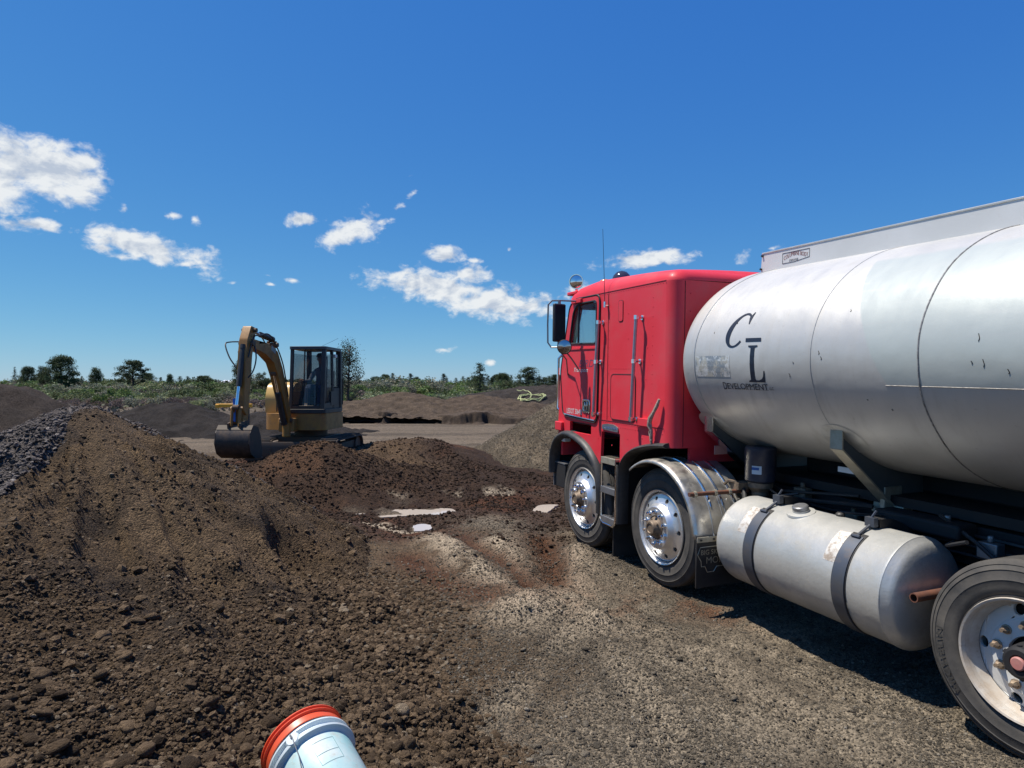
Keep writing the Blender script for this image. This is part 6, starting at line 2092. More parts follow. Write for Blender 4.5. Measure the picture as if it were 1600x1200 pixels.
# saddles under the tank
for i, (x, mm, me_) in enumerate(((-.34, M_GREY, M_CHROME), (-1.68, M_STRAP, M_BEIGE), (-3.3, M_GREY, M_GREY), (-5.0, M_GREY, M_GREY), (-7.0, M_GREY, M_GREY), (-8.6, M_GREY, M_GREY))):
    sd = empty('saddle', parent=truck)
    ye = .97
    top = [(y, TZC - TB * math.sqrt(1 - (y / TA) ** 2) + .004) for y in np.linspace(-ye, ye, 21)]
    low = [(ye, top[-1][1] - .13), (.80, 1.315 - .0), (.44, 1.02), (-.44, 1.02), (-.80, 1.315), (-ye, top[0][1] - .13)]
    mb = MB(); mb.prism(top + low, x - .010, x + .010, 'YZ'); mb.build('web_plate', mat('grey_painted_web', (.10, .115, .12), .5, .2, dirt=(5, (.2, .17, .14), .55, .8, .5)), sd, smooth=0)
    for s in (1, -1):
        pts = [(ye * s, top[-1][1] + .0), low[0] if s > 0 else (-ye, low[0][1]), (.80 * s, 1.315), (.44 * s, 1.02)]
        mb = MB()
        for (a, b) in zip(pts[:-1], pts[1:]):
            A = Vector(a); B = Vector(b); t_ = (B - A).normalized(); nn = Vector((t_.y, -t_.x)) * .006
            q_ = [(x + dx, (P_ + nn * sg).x, (P_ + nn * sg).y) for P_ in (A, B) for dx in (-.05, .05) for sg in (-1, 1)]
            mb.add(q_, [(0, 1, 3, 2), (4, 6, 7, 5), (0, 4, 5, 1), (2, 3, 7, 6), (0, 2, 6, 4), (1, 5, 7, 3)])
        mb.build('flange', me_, sd, smooth=0)
        vs = []; 
        for k in range(24):
            t_ = 2 * math.pi * k / 24; a = -math.acos(.90 * ye / TA) + .16 * math.sin(t_) + .03; vs.append(tank_pt(x + .17 * math.cos(t_), a if s > 0 else math.pi - a, .003))
        vs.append(tank_pt(x, (-math.acos(.90 * ye / TA) + .03) if s > 0 else math.pi + math.acos(.90 * ye / TA) - .03, .005))
        mb = MB(); mb.add(vs, [(k, (k + 1) % 24, 24) for k in range(24)]); mb.build('pad', M_ALU, sd, smooth=0)
        if i < 2:
            mb = MB(); mb.box((x - .12, .40 * s - .05, .90), (x + .12, .40 * s + .05, 1.03)); mb.box((x - .02, .42 * s - .09, 1.0), (x + .02, .42 * s + .09, 1.16)); mb.tube([(x - .08, .47 * s, .98), (x - .08, .50 * s, .98)], .018, 8); mb.tube([(x + .08, .47 * s, .98), (x + .08, .50 * s, .98)], .018, 8)
            mb.build('mount', M_BEIGE if i == 1 else M_DARK, sd, bevel=.006)
mb = MB(); mb.box((-1.62, .62, 1.235), (-1.40, .63, 1.275)); mb.build('label_plate', M_WHITE, truck, smooth=0)
mb = MB(); mb.box((-.29, .70, 1.235), (-.28, .86, 1.315)); mb.build('tail_box', mat('dusty_pink_box', (.45, .22, .2), .7), truck, bevel=.004)

# ------------------------------------------------------------------ the small excavator (x to its front, y to its left, z up)
EXO = (-4.42, 14.5)
ex = empty('excavator', (EXO[0], EXO[1], 0.27)); ex.scale = (.92, .92, .92); ex.rotation_euler = (0, 0, math.atan2(-.998, -.06))
tag(ex, 'yellow mini excavator with black cab digging in the dirt mound', 'excavator')
# tracks
for s in (1, -1):
    tr = empty('track', parent=ex)
    y0, y1 = (.55 if s > 0 else -.95), (.95 if s > 0 else -.55)
    lp = []
    for k in range(13): a = R(-90 + 180 * k / 12); lp.append((.85 + .26 * math.cos(a), .28 + .26 * math.sin(a)))
    for k in range(13): a = R(90 + 180 * k / 12); lp.append((-.85 + .26 * math.cos(a), .28 + .26 * math.sin(a)))
    inner = [(x * .97, .28 + (z - .28) * .87) for x, z in lp]
    mb = MB(); mb.prism(lp, y0, y1, 'XZ', holes=[inner]); mb.build('rubber_belt', M_TRACK, tr, smooth=30)
    mb = MB()
    P = []
    for k in range(len(lp)):
        a = Vector(lp[k]); b = Vector(lp[(k + 1) % len(lp)]); n_ = max(1, int((b - a).length / .075))
        for j in range(n_): P.append((a + (b - a) * j / n_, (b - a).normalized()))
    for p, t in P:
        nn = Vector((t.y, -t.x)); q_ = [p - t * .015, p + t * .015, p + t * .012 + nn * .03, p - t * .012 + nn * .03]
        mb.add([(w.x, y, w.y) for y in (y0 + .02, y1 - .02) for w in q_], [(0, 1, 2, 3), (7, 6, 5, 4), (0, 4, 5, 1), (1, 5, 6, 2), (2, 6, 7, 3), (3, 7, 4, 0)])
    mb.build('lugs', M_TRACK, tr, smooth=0)
    for x in (-.85, -.45, -.1, .25, .6, .85):
        r_ = .22 if abs(x) > .8 else .10; zc = .28 if abs(x) > .8 else .14
        mb = MB(); mb.lathe([(0, y0 + .06), (r_, y0 + .06), (r_, y1 - .06), (0, y1 - .06)], 18, 'Y', (x, 0, zc)); mb.build('roller', M_MUDSTEEL, tr)
    mb = MB(); mb.box((-.7, y0 + .1, .16), (.7, y1 - .1, .42)); mb.build('track_frame', M_MUDSTEEL, tr, bevel=.02)
mb = MB(); mb.box((-.5, -.56, .25), (.6, .56, .58)); mb.lathe([(.38, .56), (.38, .74)], 24, 'Z'); mb.build('undercarriage', M_MUDSTEEL, ex, bevel=.02)
bl = empty('dozer_blade', parent=ex)
mb = MB(); mb.prism([(1.38, .1), (1.46, .3), (1.42, .52), (1.37, .52), (1.40, .3), (1.32, .1)], -.95, .95, 'XZ'); mb.build('blade', M_MUDSTEEL, bl)
for s in (1, -1):
    mb = MB(); mb.box((.5, .35 * s - .05, .25), (1.38, .35 * s + .05, .38)); mb.build('blade_arm', M_MUDSTEEL, bl)
# house
mb = MB(); mb.prism(round_poly([(.82, -.35), (.82, .62), (-.55, .62), (-1.0, .30), (-1.02, -.55), (-.6, -.93), (.40, -.93), (.62, -.80)], .15, 4), .74, 1.12, 'XY'); mb.build('base_housing', M_YEL, ex, bevel=.03)
mb = MB(); mb.prism(round_poly([(.84, -.24), (.84, .64), (-.40, .64), (-.40, -.24)], .05, 3), 1.125, 1.22, 'XY'); mb.build('cab_floor', M_BLACK, ex, bevel=.01)
# cream side cowl
cw = empty('engine_cowl', parent=ex)
mb = MB(); mb.prism(round_poly([(.42, 1.123), (.44, 1.50), (.30, 1.78), (.05, 1.84), (-.55, 1.84), (-.95, 1.70), (-.98, 1.123)], [.02, .1, .12, .1, .1, .1, .02], 5), -.93, -.30, 'XZ'); mb.build('cowl', M_CREAM, cw, bevel=.07, segs=4)
mb = MB(); mb.box((.43, -.66, 1.15), (.452, -.645, 1.6)); mb.build('cowl_gap', M_BLACK, cw, smooth=0)
mb = MB(); mb.prism(round_poly([(-.60, 1.123), (-.60, 1.75), (-.95, 1.70), (-.98, 1.123)], .05, 3), -.28, .45, 'XZ'); mb.build('rear_cowl', M_YEL, cw, bevel=.05)
# cab
cb = empty('cab', parent=ex)
CX0, CX1, CY0, CY1, CZ0, CZ1 = -.36, .78, -.22, .60, 1.22, 2.58


def post(x, y, w=.035, z0=CZ0, z1=CZ1, lean=0.0, d=None):
    d = d or w
    mb = MB(); mb.add([(x - w, y - d, z0), (x + w, y - d, z0), (x + w, y + d, z0), (x - w, y + d, z0), (x - w - lean, y - d, z1), (x + w - lean, y - d, z1), (x + w - lean, y + d, z1), (x - w - lean, y + d, z1)],
                      [(0, 3, 2, 1), (4, 5, 6, 7), (0, 1, 5, 4), (1, 2, 6, 5), (2, 3, 7, 6), (3, 0, 4, 7)])
    return mb.build('post', M_BLACK, cb, bevel=.008)


post(CX1, CY0 + .04, .035, lean=.10); post(CX1, CY1 - .04, .045, lean=.10); post(CX0, CY0 + .04, .05); post(CX0, CY1 - .04, .06); post(.20, CY1 - .03, .035); post(.75, CY0 + .32, .015, lean=.10)
mb = MB(); mb.prism(round_poly([(CX1 - .03, CY0 - .02), (CX1 - .03, CY1 + .02), (CX0 - .06, CY1 + .02), (CX0 - .06, CY0 - .02)], .08, 4), CZ1, CZ1 + .07, 'XY'); mb.build('roof', mat('sunlit_black_roof', (.05, .05, .055), .45), cb, bevel=.025, segs=3)
for (x0, x1, y0, y1, z0, z1) in ((CX0, CX1 - .05, CY0, CY0 + .03, CZ0, 1.62), (CX0, CX0 + .03, CY0, CY1, CZ0, 1.75), (CX0, .12, CY1 - .03, CY1, CZ0, 1.70), (.15, CX1 - .05, CY1 - .03, CY1, CZ0, 1.36), (CX1 - .02, CX1 + .02, CY0, CY1, CZ0, 1.30)):
    mb = MB(); mb.box((x0, y0, z0), (x1, y1, z1)); mb.build('cab_panel', M_BLACK, cb, bevel=.005)
for q_ in ([(CX1, CY0 + .08, 1.32), (CX1, CY1 - .09, 1.32), (CX1 - .09, CY1 - .09, 2.55), (CX1 - .09, CY0 + .08, 2.55)], [(CX0 + .02, CY0 + .09, 1.76), (CX0 + .02, CY1 - .1, 1.76), (CX0 + .02, CY1 - .1, 2.5), (CX0 + .02, CY0 + .09, 2.5)],
           [(CX0 + .06, CY0 + .02, 1.64), (.70, CY0 + .02, 1.64), (.64, CY0 + .02, 2.5), (CX0 + .06, CY0 + .02, 2.5)], [(CX0 + .07, CY1 - .015, 1.72), (.08, CY1 - .015, 1.72), (.08, CY1 - .015, 2.5), (CX0 + .07, CY1 - .015, 2.5)],
           [(.16, CY1 - .015, 1.38), (.70, CY1 - .015, 1.38), (.62, CY1 - .015, 2.5), (.16, CY1 - .015, 2.5)]):
    mb = MB(); v_ = [Vector(p) for p in q_]; nn = (v_[1] - v_[0]).cross(v_[2] - v_[0]).normalized() * .005
    mb.add([tuple(p) for p in v_] + [tuple(p + nn) for p in v_], [(0, 1, 2, 3), (7, 6, 5, 4)]); mb.build('window', M_GLASS_EX, cb, smooth=0)
mb = MB(); mb.tube([(CX1 + .02, CY1 + .03, 1.35), (CX1 + .03, CY1 + .05, 1.5), (CX1 - .04, CY1 + .05, 2.3), (CX1 - .08, CY1 + .03, 2.42)], .013, 6); mb.tube([(CX0, CY1 + .05, 1.3), (CX0, CY1 + .06, 2.45)], .014, 6); mb.build('grab_rail', M_BLACK, cb)
mb = MB(); mb.box((-.30, -.02, 1.22), (.15, .48, 1.52)); mb.prism([(-.34, 1.5), (.16, 1.52), (.16, 1.60), (-.25, 1.60), (-.36, 2.12), (-.40, 2.12)], .0, .46, 'XZ'); mb.build('seat', M_BLACK, cb, bevel=.02)
for y in (-.10, .56):
    mb = MB(); mb.box((-.1, y - .05, 1.3), (.35, y + .05, 1.62)); mb.tube([(.28, y, 1.6), (.32, y, 1.82)], .012, 6); mb.tube([(.32, y, 1.80), (.325, y, 1.88)], .024, 8); mb.build('control_lever', M_BLACK, cb)
for y in (.14, .31):
    mb = MB(); mb.tube([(.60, y, 1.22), (.58, y, 1.75)], .010, 6); mb.build('travel_lever', M_GREY, cb)
mb = MB(); mb.tube([(-.30, -.05, 2.62), (-.50, .50, 2.92)], .004, 4); mb.build('aerial', M_GREY, cb)
mb = MB(); mb.box((-.1, .5, 2.42), (.02, .6, 2.50)); mb.build('cab_light', M_WHITE, cb, bevel=.01)
# swing post, boom and stick
FT = Vector((.98, -.20)); YW = R(-2.0)


def bp(d, z, y=0.0):
    """place in the boom's own upright plane: d metres out from its foot, y to its left"""
    return (FT.x + d * math.cos(YW) - y * math.sin(YW), FT.y + d * math.sin(YW) + y * math.cos(YW), z)


def plate(poly, w, m_, name, parent, bevel=.01, y0=0.0):
    t = tessellate_polygon([[Vector((a, b, 0)) for a, b in poly]]); n_ = len(poly)
    mb = MB(); mb.add([bp(a, b, y0 - w) for a, b in poly] + [bp(a, b, y0 + w) for a, b in poly],
                      [tuple(x_) for x_ in t] + [(x_[2] + n_, x_[1] + n_, x_[0] + n_) for x_ in t] + [(k, (k + 1) % n_, (k + 1) % n_ + n_, k + n_) for k in range(n_)])
    return mb.build(name, m_, parent, bevel=bevel, smooth=25)


mb = MB(); mb.box((.72, -.38, .72), (1.0, -.02, 1.02)); mb.tube([(.98, -.20, .60), (.98, -.20, 1.20)], .09, 14); mb.build('swing_post', M_YEL, ex, bevel=.02)
bm_ = empty('boom', parent=ex)
axis = [(.0, .95), (.24, 1.50), (.50, 2.04), (.72, 2.36), (1.16, 2.52), (1.78, 2.60)]
wd = [.10, .12, .155, .17, .13, .09]
Lp_, Rp_ = [], []
for i, (a, b) in enumerate(axis):
    p = Vector((a, b)); t = (Vector(axis[min(i + 1, 5)]) - Vector(axis[max(i - 1, 0)])).normalized(); nn = Vector((-t.y, t.x)) * wd[i] * .9
    Lp_.append(tuple(p + nn)); Rp_.append(tuple(p - nn))
plate(round_poly(Lp_ + Rp_[::-1], .04, 3), .095, M_YEL, 'boom_body', bm_, .012)
for (x, z) in ((0, .97), (1.76, 2.58), (.72, 2.62)):
    mb = MB(); mb.tube([bp(x, z, -.14), bp(x, z, .14)], .05, 12); mb.build('pin', M_MUDSTEEL, bm_)
v, f = fit_text('C', -.05, 0, .05, .12)
mb = MB(); mb.add([bp(.98 + u, 2.42 + t, -.098) for u, t in v], f); mb.build('emblem', M_BLACK, bm_, smooth=0)
# boom logo plate on the flank towards the camera
mb = MB(); mb.add([bp(.75, 2.42, .0985), bp(.95, 2.50, .0985), bp(.93, 2.60, .0985), bp(.72, 2.53, .0985)], [(0, 1, 2, 3)]); mb.build('emblem_plate', M_GREY, bm_, smooth=0)


def cyl(a, b, name, parent, r=.055, rod=.028, y=0.0, share=.62):
    A, B = Vector(bp(a[0], a[1], y)), Vector(bp(b[0], b[1], y)); C_ = A + (B - A) * share
    c = empty(name, parent=parent)
    mb = MB(); mb.tube([A, C_], r, 14); mb.tube([A - (B - A).normalized() * .03, A + (B - A).normalized() * .05], r * 1.15, 12); mb.build('barrel', M_BLACK, c)
    mb = MB(); mb.tube([C_, B], rod, 10); mb.build('rod', M_CHROME, c)
    mb = MB(); mb.tube([Vector(bp(b[0], b[1], y - .06)), Vector(bp(b[0], b[1], y + .06))], rod * 1.9, 10); mb.build('rod_eye', M_MUDSTEEL, c)


cyl((.14, .92), (.62, 2.02), 'boom_cylinder', bm_, .062, .032)
mb = MB(); 
for s in (1, -1): mb.tube([bp(.70, 2.55, s * .07), bp(.72, 2.70, s * .07)], .04, 8)
mb.build('cylinder_bracket', M_YEL, bm_)
cyl((.72, 2.74), (1.68, 2.85), 'stick_cylinder', bm_, .058, .03, share=.55)
sk = empty('stick', parent=ex)
plate(round_poly([(1.58, 2.90), (1.78, 2.93), (1.93, 2.66), (1.98, 2.40), (2.10, 1.01), (2.02, .93), (1.92, .97), (1.74, 2.35), (1.66, 2.60)], .03, 3), .085, M_YEL, 'stick_body', sk, .01)
cyl((1.93, 2.52), (2.20, 1.33), 'bucket_cylinder', sk, .052, .028, share=.66)
for (x, z) in ((1.80, 2.58), (2.05, .99), (1.68, 2.85)):
    mb = MB(); mb.tube([bp(x, z, -.15), bp(x, z, .15)], .045, 12); mb.build('pin', M_MUDSTEEL, sk)
mb = MB(); mb.box((0, 0, 0), (.004, .001, .001)); 
mb = MB()
a_ = [bp(2.115, z, -.115) for z in (1.05, 1.50)]; b_ = [bp(2.115, z, -.065) for z in (1.05, 1.50)]
mb.add([a_[0], b_[0], b_[1], a_[1]] + [bp(2.10, z, y) for z, y in ((1.05, -.115), (1.05, -.065), (1.50, -.065), (1.50, -.115))], [(0, 1, 2, 3), (0, 4, 5, 1), (3, 2, 6, 7), (0, 3, 7, 4), (1, 5, 6, 2)])
mb.build('blue_strip', M_BLUE, sk, smooth=0)
lk = empty('linkage', parent=sk); lk.location = (0, 0, -.17)
for s in (1, -1):
    mb = MB(); mb.tube([bp(2.20, 1.50, s * .10), bp(2.04, 1.36, s * .10)], .025, 8); mb.tube([bp(2.20, 1.50, s * .08), bp(2.24, 1.14, s * .08)], .03, 8); mb.build('link', M_YEL, lk)
# hoses along boom and stick
for k, pts in enumerate(([(.2, 1.5, .13), (.45, 2.2, .13), (.8, 2.68, .10), (1.1, 2.82, .1), (1.5, 2.76, .12), (1.75, 2.70, .12), (1.95, 2.3, .11)],
                         [(.2, 1.6, -.13), (.5, 2.3, -.13), (.9, 2.72, -.10), (1.3, 2.84, -.1), (1.6, 2.72, -.14), (1.9, 2.4, -.12)],
                         [(1.70, 2.62, -.13), (1.68, 2.62, -.40), (1.80, 2.56, -.44), (1.9, 2.3, -.30), (1.93, 2.1, -.14)],
                         [(1.72, 2.55, .12), (1.85, 2.3, .22), (1.92, 2.05, .20), (1.98, 1.9, .12)])):
    P = [Vector(bp(a, b, c)) for a, b, c in pts]; fine_ = []
    for i in range(len(P) - 1):
        a = P[max(i - 1, 0)]; b = P[i]; c = P[i + 1]; d = P[min(i + 2, len(P) - 1)]
        for j in range(5):
            t = j / 5; fine_.append(0.5 * ((2 * b) + (c - a) * t + (2 * a - 5 * b + 4 * c - d) * t * t + (3 * b - a - 3 * c + d) * t ** 3))
    fine_.append(P[-1]); mb = MB(); mb.tube(fine_, .014, 6); mb.build('hydraulic_hose', M_BLACK, bm_)
# bucket
bk = empty('bucket', parent=ex); bk.location = (0, 0, -.17)
prof_ = [(2.02, 1.12), (2.22, 1.16), (2.34, 1.02), (2.38, .82), (2.30, .62), (2.12, .52), (1.88, .52)]
oy = -.02
inner_ = [(2.03, 1.08), (2.20, 1.12), (2.31, 1.0), (2.345, .82), (2.275, .645), (2.11, .55), (1.88, .545)]
W = .335
n_ = len(prof_)
for s in (1, -1):
    t_ = prof_ + [(1.84, .60), (1.92, .95)]
    plate(t_, .012, M_BUCKETSTEEL, 'side_plate', bk, 0, y0=s * W)
vs = [bp(a, b, y) for y in (-W, W) for a, b in prof_] + [bp(a, b, y) for y in (-W, W) for a, b in inner_]
fs = []
for k in range(n_ - 1): fs += [(k, k + 1, n_ + k + 1, n_ + k), (2 * n_ + k, 3 * n_ + k, 3 * n_ + k + 1, 2 * n_ + k + 1)]
fs += [(n_ - 1, 2 * n_ - 1, 4 * n_ - 1, 3 * n_ - 1)]
mb = MB(); mb.add(vs, fs); mb.build('bucket_shell', M_BUCKETSTEEL, bk, smooth=50)
for k in range(5):
    y = -W + .04 + k * (2 * W - .08) / 4
    mb = MB(); mb.add([bp(1.90, .515, y - .03), bp(1.90, .515, y + .03), bp(1.90, .56, y + .03), bp(1.90, .56, y - .03), bp(1.74, .50, y - .012), bp(1.74, .50, y + .012)], [(0, 1, 2, 3), (0, 4, 5, 1), (3, 2, 5, 4), (0, 3, 4), (1, 5, 2)])
    mb.build('tooth', M_GREY, bk, smooth=0)
for s in (1, -1):
    plate([(1.98, 1.24), (2.12, 1.24), (2.30, 1.20), (2.28, 1.06), (2.06, 1.05)], .015, M_MUDSTEEL, 'ear', bk, 0, y0=s * .12)
mb = MB(); mb.add([bp(2.22, 1.165, -.35), bp(2.22, 1.165, .35), bp(2.30, 1.08, .35), bp(2.30, 1.08, -.35), bp(2.215, 1.15, -.35), bp(2.215, 1.15, .35), bp(2.29, 1.07, .35), bp(2.29, 1.07, -.35)],
               [(0, 1, 2, 3), (7, 6, 5, 4), (0, 4, 5, 1), (3, 2, 6, 7), (0, 3, 7, 4), (1, 5, 6, 2)]); mb.build('top_plate', mat('pale_worn_steel', (.085, .065, .045), .7, .1), bk, smooth=0)

# yellow bar sticking out of the scrub behind the arm (part of a machine mostly out of sight)
yb = empty('yellow_beam', ((358 - 800) / 1030 * 21.5, 21.5, 0)); tag(yb, 'bright yellow beam showing to the left of the excavator arm', 'beam')
mb = MB(); zz_ = CAMZ - 28.5 / 1030 * 21.5; mb.box((-.42, -.06, zz_ - .06), (.75, .06, zz_ + .055)); mb.build('beam', M_YBAR, yb, bevel=.015)
mb = MB(); mb.box((-.42, -.08, zz_ - .075), (-.30, .08, zz_ + .03)); mb.build('beam_end', M_YBAR, yb, bevel=.01)
mb = MB(); mb.box((.55, -.05, -.2), (.65, .05, zz_ - .06)); mb.build('stand', M_DARK, yb)

# ------------------------------------------------------------------ the operator
op = empty('person', parent=None)
op.matrix_world = ex.matrix_world
tag(op, 'person in grey shirt, jeans and dark cap operating the excavator', 'person')
bpy.context.view_layer.update()
op.matrix_world = ex.matrix_world.copy()


def skin(name, verts, edges, radii, m_, parent, root=0, sub=2):
    me = bpy.data.meshes.new(name); me.from_pydata([tuple(v) for v in verts], edges, [])
    o = bpy.data.objects.new(name, me); COL.objects.link(o)
    md = o.modifiers.new('skin', 'SKIN')
    for i, l in enumerate(me.skin_vertices[0].data):
        r_ = radii[i]; l.radius = (r_, r_) if not hasattr(r_, '__len__') else r_; l.use_root = (i == root)
    md.use_smooth_shade = True
    s_ = o.modifiers.new('sub', 'SUBSURF'); s_.levels = sub; s_.render_levels = sub
    me.materials.append(m_); o.parent = parent
    return o


M_SKIN = mat('skin', (.42, .24, .17), .55); M_SHIRT = mat('grey_shirt', (.22, .24, .28), .85, var=(8, (.18, .20, .24), .6)); M_JEAN = mat('blue_jeans', (.055, .09, .17), .85, var=(9, (.04, .07, .14), .6)); M_CAP = mat('dark_cap', (.025, .025, .03), .8)
yc_ = .225
V = [(-.08, yc_, 1.66), (-.10, yc_, 1.82), (-.12, yc_, 2.00), (-.11, yc_, 2.12), (-.09, yc_, 2.20), (-.07, yc_, 2.27), (-.05, yc_, 2.36),
     (-.10, yc_ + .18, 2.09), (-.02, yc_ + .26, 1.87), (.22, yc_ + .29, 1.86), (.30, yc_ + .31, 1.86),
     (-.10, yc_ - .18, 2.09), (-.02, yc_ - .26, 1.87), (.22, yc_ - .30, 1.86), (.30, yc_ - .32, 1.86),
     (-.06, yc_ + .10, 1.65), (.36, yc_ + .15, 1.68), (.46, yc_ + .15, 1.32), (.58, yc_ + .15, 1.27),
     (-.06, yc_ - .10, 1.65), (.36, yc_ - .15, 1.68), (.46, yc_ - .15, 1.32), (.58, yc_ - .15, 1.27)]
E_ = [(0, 1), (1, 2), (2, 3), (3, 4), (4, 5), (5, 6), (3, 7), (7, 8), (8, 9), (9, 10), (3, 11), (11, 12), (12, 13), (13, 14), (0, 15), (15, 16), (16, 17), (17, 18), (0, 19), (19, 20), (20, 21), (21, 22)]
r_ = [(.14, .17), (.13, .17), (.12, .19), (.09, .16), .055, .06, .085, .075, .05, .038, .035, .075, .05, .038, .035, .10, .075, .055, .045, .10, .075, .055, .045]
body = skin('body', V, E_, r_, M_SHIRT, op)
jm = bpy.data.materials; body.data.materials.append(M_JEAN)


def hand(parent, c, side_):
    mb = MB()
    c = Vector(c)
    mb.lathe([(0, -.045), (.028, -.035), (.036, 0), (.03, .035), (0, .045)], 10, 'X', tuple(c))
    for k in range(4):
        y = (k - 1.5) * .019; L_ = (.05, .058, .055, .042)[k]
        mb.tube([c + Vector((.03, y, .01)), c + Vector((.03 + L_ * .6, y, .0)), c + Vector((.03 + L_ * .7, y, -.03)), c + Vector((.03 + L_ * .3, y, -.045))], [.0095, .009, .008, .006], 6)
    mb.tube([c + Vector((-.01, -.03 * side_, 0)), c + Vector((.02, -.05 * side_, -.015)), c + Vector((.045, -.04 * side_, -.03))], [.011, .010, .007], 6)
    mb.build('hand', M_SKIN, parent)


hand(op, (.33, yc_ + .32, 1.885), 1); hand(op, (.33, yc_ - .33, 1.885), -1)
# trousers and boots over the legs
for s in (1, -1):
    mb = MB(); mb.tube([(-.10, yc_ + .09 * s, 1.66), (.10, yc_ + .13 * s, 1.68), (.34, yc_ + .152 * s, 1.70), (.40, yc_ + .152 * s, 1.66), (.44, yc_ + .15 * s, 1.50), (.47, yc_ + .15 * s, 1.33)], [.115, .105, .088, .084, .068, .066], 14); mb.build('trouser_leg', M_JEAN, op)
    mb = MB(); mb.prism(round_poly([(.40, 1.225), (.66, 1.225), (.66, 1.265), (.56, 1.31), (.52, 1.36), (.40, 1.36)], .02, 3), yc_ + .15 * s - .045, yc_ + .15 * s + .045, 'XZ'); mb.build('boot', mat('tan_boot', (.30, .20, .10), .7), op, bevel=.015)
hd = MB()
HC = Vector((-.035, yc_, 2.40))
vs = []; fs = []
nr, ns = 14, 20
for i in range(nr + 1):
    t = math.pi * i / nr
    for k in range(ns):
        a = 2 * math.pi * k / ns; x = .098 * math.sin(t) * math.cos(a); y = .076 * math.sin(t) * math.sin(a); z = .122 * math.cos(t)
        if z < 0: x *= 1 - .22 * (-z / .122); y *= 1 - .30 * (-z / .122); x += .02 * (-z / .122)
        if math.cos(a) > .97 and -.05 < z < .02: x += .022 * (1 - abs(z + .012) / .04) if abs(z + .012) < .04 else 0
        vs.append((HC.x + x, HC.y + y, HC.z + z))
for i in range(nr):
    for k in range(ns): fs.append((i * ns + k, i * ns + (k + 1) % ns, (i + 1) * ns + (k + 1) % ns, (i + 1) * ns + k))
hd.add(vs, fs)
hd.lathe([(0, -.012), (.02, -.010), (.026, 0), (.02, .01), (0, .012)], 8, 'Y', (HC.x - .01, HC.y + .078, HC.z - .01)); hd.lathe([(0, -.012), (.02, -.010), (.026, 0), (.02, .01), (0, .012)], 8, 'Y', (HC.x - .01, HC.y - .078, HC.z - .01))
hd.build('head', M_SKIN, op, smooth=80)
for s in (1, -1):
    mb = MB(); mb.lathe([(0, 0), (.012, .002), (.014, .008), (0, .010)], 8, 'X', (HC.x + .083, HC.y + .03 * s, HC.z + .012)); mb.build('eye', M_BLACK, op)
mb = MB(); mb.box((HC.x + .078, HC.y - .024, HC.z - .066), (HC.x + .087, HC.y + .024, HC.z - .058)); mb.build('mouth', mat('lips', (.30, .12, .10), .6), op)
mb = MB(); mb.lathe([(.082, -.055), (.088, .0), (.084, .03)], 18, 'Z', (HC.x - .016, HC.y, HC.z + .01), a0=R(70), a1=R(290)); mb.build('hair', mat('dark_hair', (.04, .03, .025), .8), op)
mb = MB(); mb.lathe([(.100, .035), (.101, .06), (.092, .10), (.06, .13), (0, .14)], 20, 'Z', tuple(HC)); mb.prism(round_poly([(HC.x + .05, HC.y - .075), (HC.x + .18, HC.y - .05), (HC.x + .18, HC.y + .05), (HC.x + .05, HC.y + .075)], .03, 3), HC.z + .035, HC.z + .045, 'XY'); mb.build('cap', M_CAP, op)

# ------------------------------------------------------------------ the plastic bucket in front
M_BRED = mat('red_plastic', (.74, .10, .035), .38, dirt=(18, (.45, .20, .13), .60, .85, .4))
M_BWHITE = mat('white_teal_plastic', (.60, .68, .66), .45, var=(6, (.26, .58, .60), .85), dirt=(22, (.42, .36, .28), .54, .78, .7))
M_BTEAL = mat('teal_plastic', (.18, .60, .62), .45, var=(9, (.5, .72, .7), .7), dirt=(22, (.45, .42, .36), .62, .85, .5))
M_BPALE = mat('pale_plastic_band', (.60, .68, .70), .4, dirt=(16, (.35, .30, .24), .56, .8, .7))
pail = empty('plastic_bucket')
tag(pail, 'white and teal plastic bucket with red rings, tilted on the dirt at the bottom edge', 'bucket')
ax_dir = Vector((-.627, .728, .266)).normalized()          # from its bottom towards its mouth
PC = Vector((-.81, 2.55, .475))                      # centre of the mouth
q = ax_dir.to_track_quat('Z', 'Y').to_matrix().to_4x4(); q.translation = PC


def pl_(prof, name, m_, n=72, parent=pail, a0=0.0, a1=2 * math.pi):
    m2 = MB(); m2.lathe(prof, n, 'Z', a0=a0, a1=a1); m2.v = [tuple(q @ Vector(p)) for p in m2.v]; return m2.build(name, m_, parent, smooth=40)


rr = .152
pl_([(rr - .014, -.050), (rr - .014, -.002), (rr - .010, .002), (rr + .004, .002), (rr + .009, -.001), (rr + .010, -.006), (rr + .003, -.009), (rr + .0015, -.013), (rr + .007, -.016), (rr + .008, -.020), (rr - .002, -.023), (rr - .003, -.033), (rr + .002, -.036), (rr + .001, -.056), (rr - .003, -.057)], 'red_ring', M_BRED)
pl_([(rr - .006, -.057), (rr - .006, -.070), (rr + .004, -.072), (rr + .010, -.076), (rr + .010, -.083), (rr + .0, -.086), (rr - .004, -.089), (rr - .004, -.104), (rr + .008, -.107), (rr + .012, -.112), (rr + .010, -.120), (rr + .0, -.122), (rr - .003, -.124), (rr - .010, -.128)], 'white_bands', M_BPALE)
pl_([(rr - .010, -.128), (rr - .011, -.14), (rr - .022, -.36), (rr - .03, -.372), (0, -.372), (0, -.365), (rr - .030, -.36), (rr - .016, -.05)], 'pail_body', M_BWHITE)
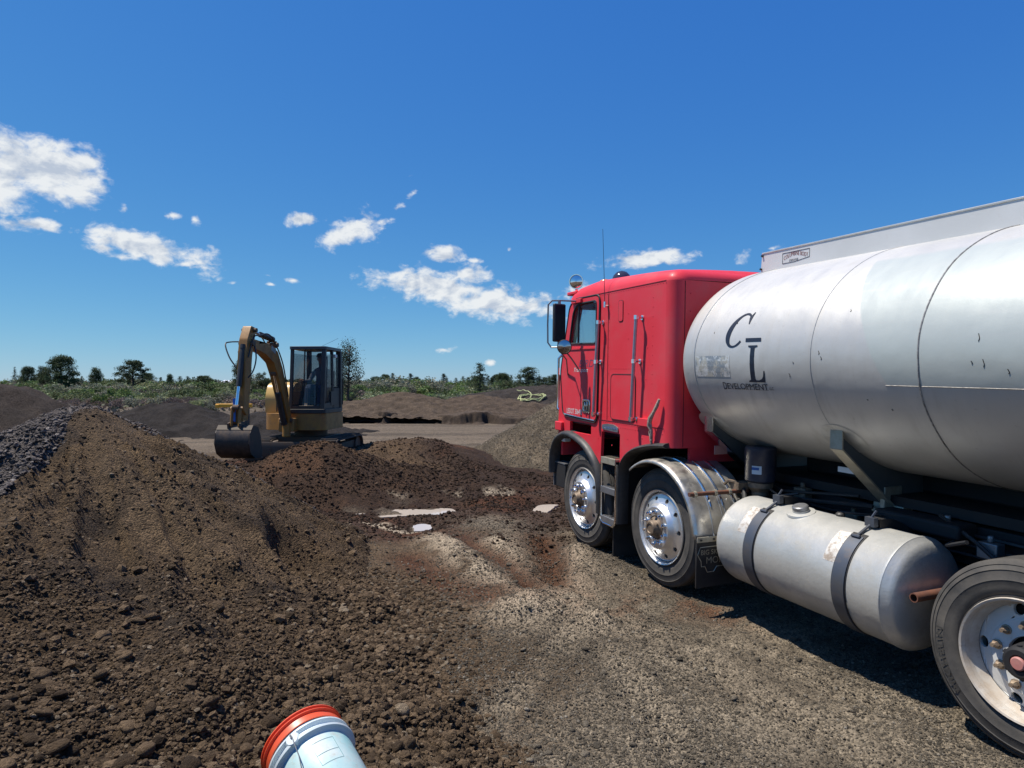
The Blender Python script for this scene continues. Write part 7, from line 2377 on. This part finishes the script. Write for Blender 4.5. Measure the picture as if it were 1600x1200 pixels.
pl_([(rr - .0035, -.0895), (rr - .0035, -.1035)], 'teal_inset', M_BTEAL, a0=R(-75), a1=R(-20))
# handle boss, wire hook and printed panel; the side facing the camera
def on(a, h, r_off=0.0, base=None):
    r0_ = (rr - .011 - .011 * ((-h - .14) / .22)) if base is None else base
    return q @ Vector(((r0_ + r_off) * math.cos(a), (r0_ + r_off) * math.sin(a), h))


cam_dir = (q.inverted().to_3x3() @ (Vector((0, 0, CAMZ)) - PC)).normalized()
AC = math.atan2(cam_dir.y, cam_dir.x)
ab = AC - R(8)
mb = MB(); c0 = on(ab, -.100, .0, rr); nrm_ = (q.to_3x3() @ Vector((math.cos(ab), math.sin(ab), 0))).normalized()
qq = nrm_.to_track_quat('Z', 'Y').to_matrix().to_4x4(); qq.translation = c0
lathe_at([(.026, -.012), (.026, .008), (.022, .013), (0, .014)], qq, 20).build('handle_boss', M_BPALE, pail)
mb = MB(); w_ = [c0 + nrm_ * .018, c0 + nrm_ * .020 + ax_dir * .012, c0 + nrm_ * .021 + ax_dir * .016 + Vector((.004, 0, 0)), c0 + nrm_ * .020 + ax_dir * .006 + Vector((.006, 0, 0)), c0 + nrm_ * .02 - ax_dir * .03, c0 + nrm_ * .012 - ax_dir * .09 + Vector((-.01, 0, 0)), c0 + nrm_ * .0 - ax_dir * .16 + Vector((-.03, 0, -.01))]
mb.tube(w_, .0019, 6); mb.build('wire_handle', M_STRAP, pail)
ap = AC + R(26)
SGN = 1 if (on(AC + .1, -.2) - on(AC, -.2)).x > 0 else -1
ap = AC + SGN * R(24)
mb = MB()
for h0, h1, a0_, a1_ in ((-.160, -.215, -.30, .30), (-.215, -.26, -.30, .30)):
    ring = [on(ap + a0_ * (1 - 2 * t), h0, .0012) for t in np.linspace(0, 1, 9)] + [on(ap - a0_, h1, .0012)] + [on(ap - a0_ * (1 - 2 * t), h1, .0012) for t in np.linspace(0, 1, 9)]
    mb.tube(ring, .0006, 4, closed=True)
mb.build('printed_panel', mat('teal_print', (.06, .26, .30), .5), pail)
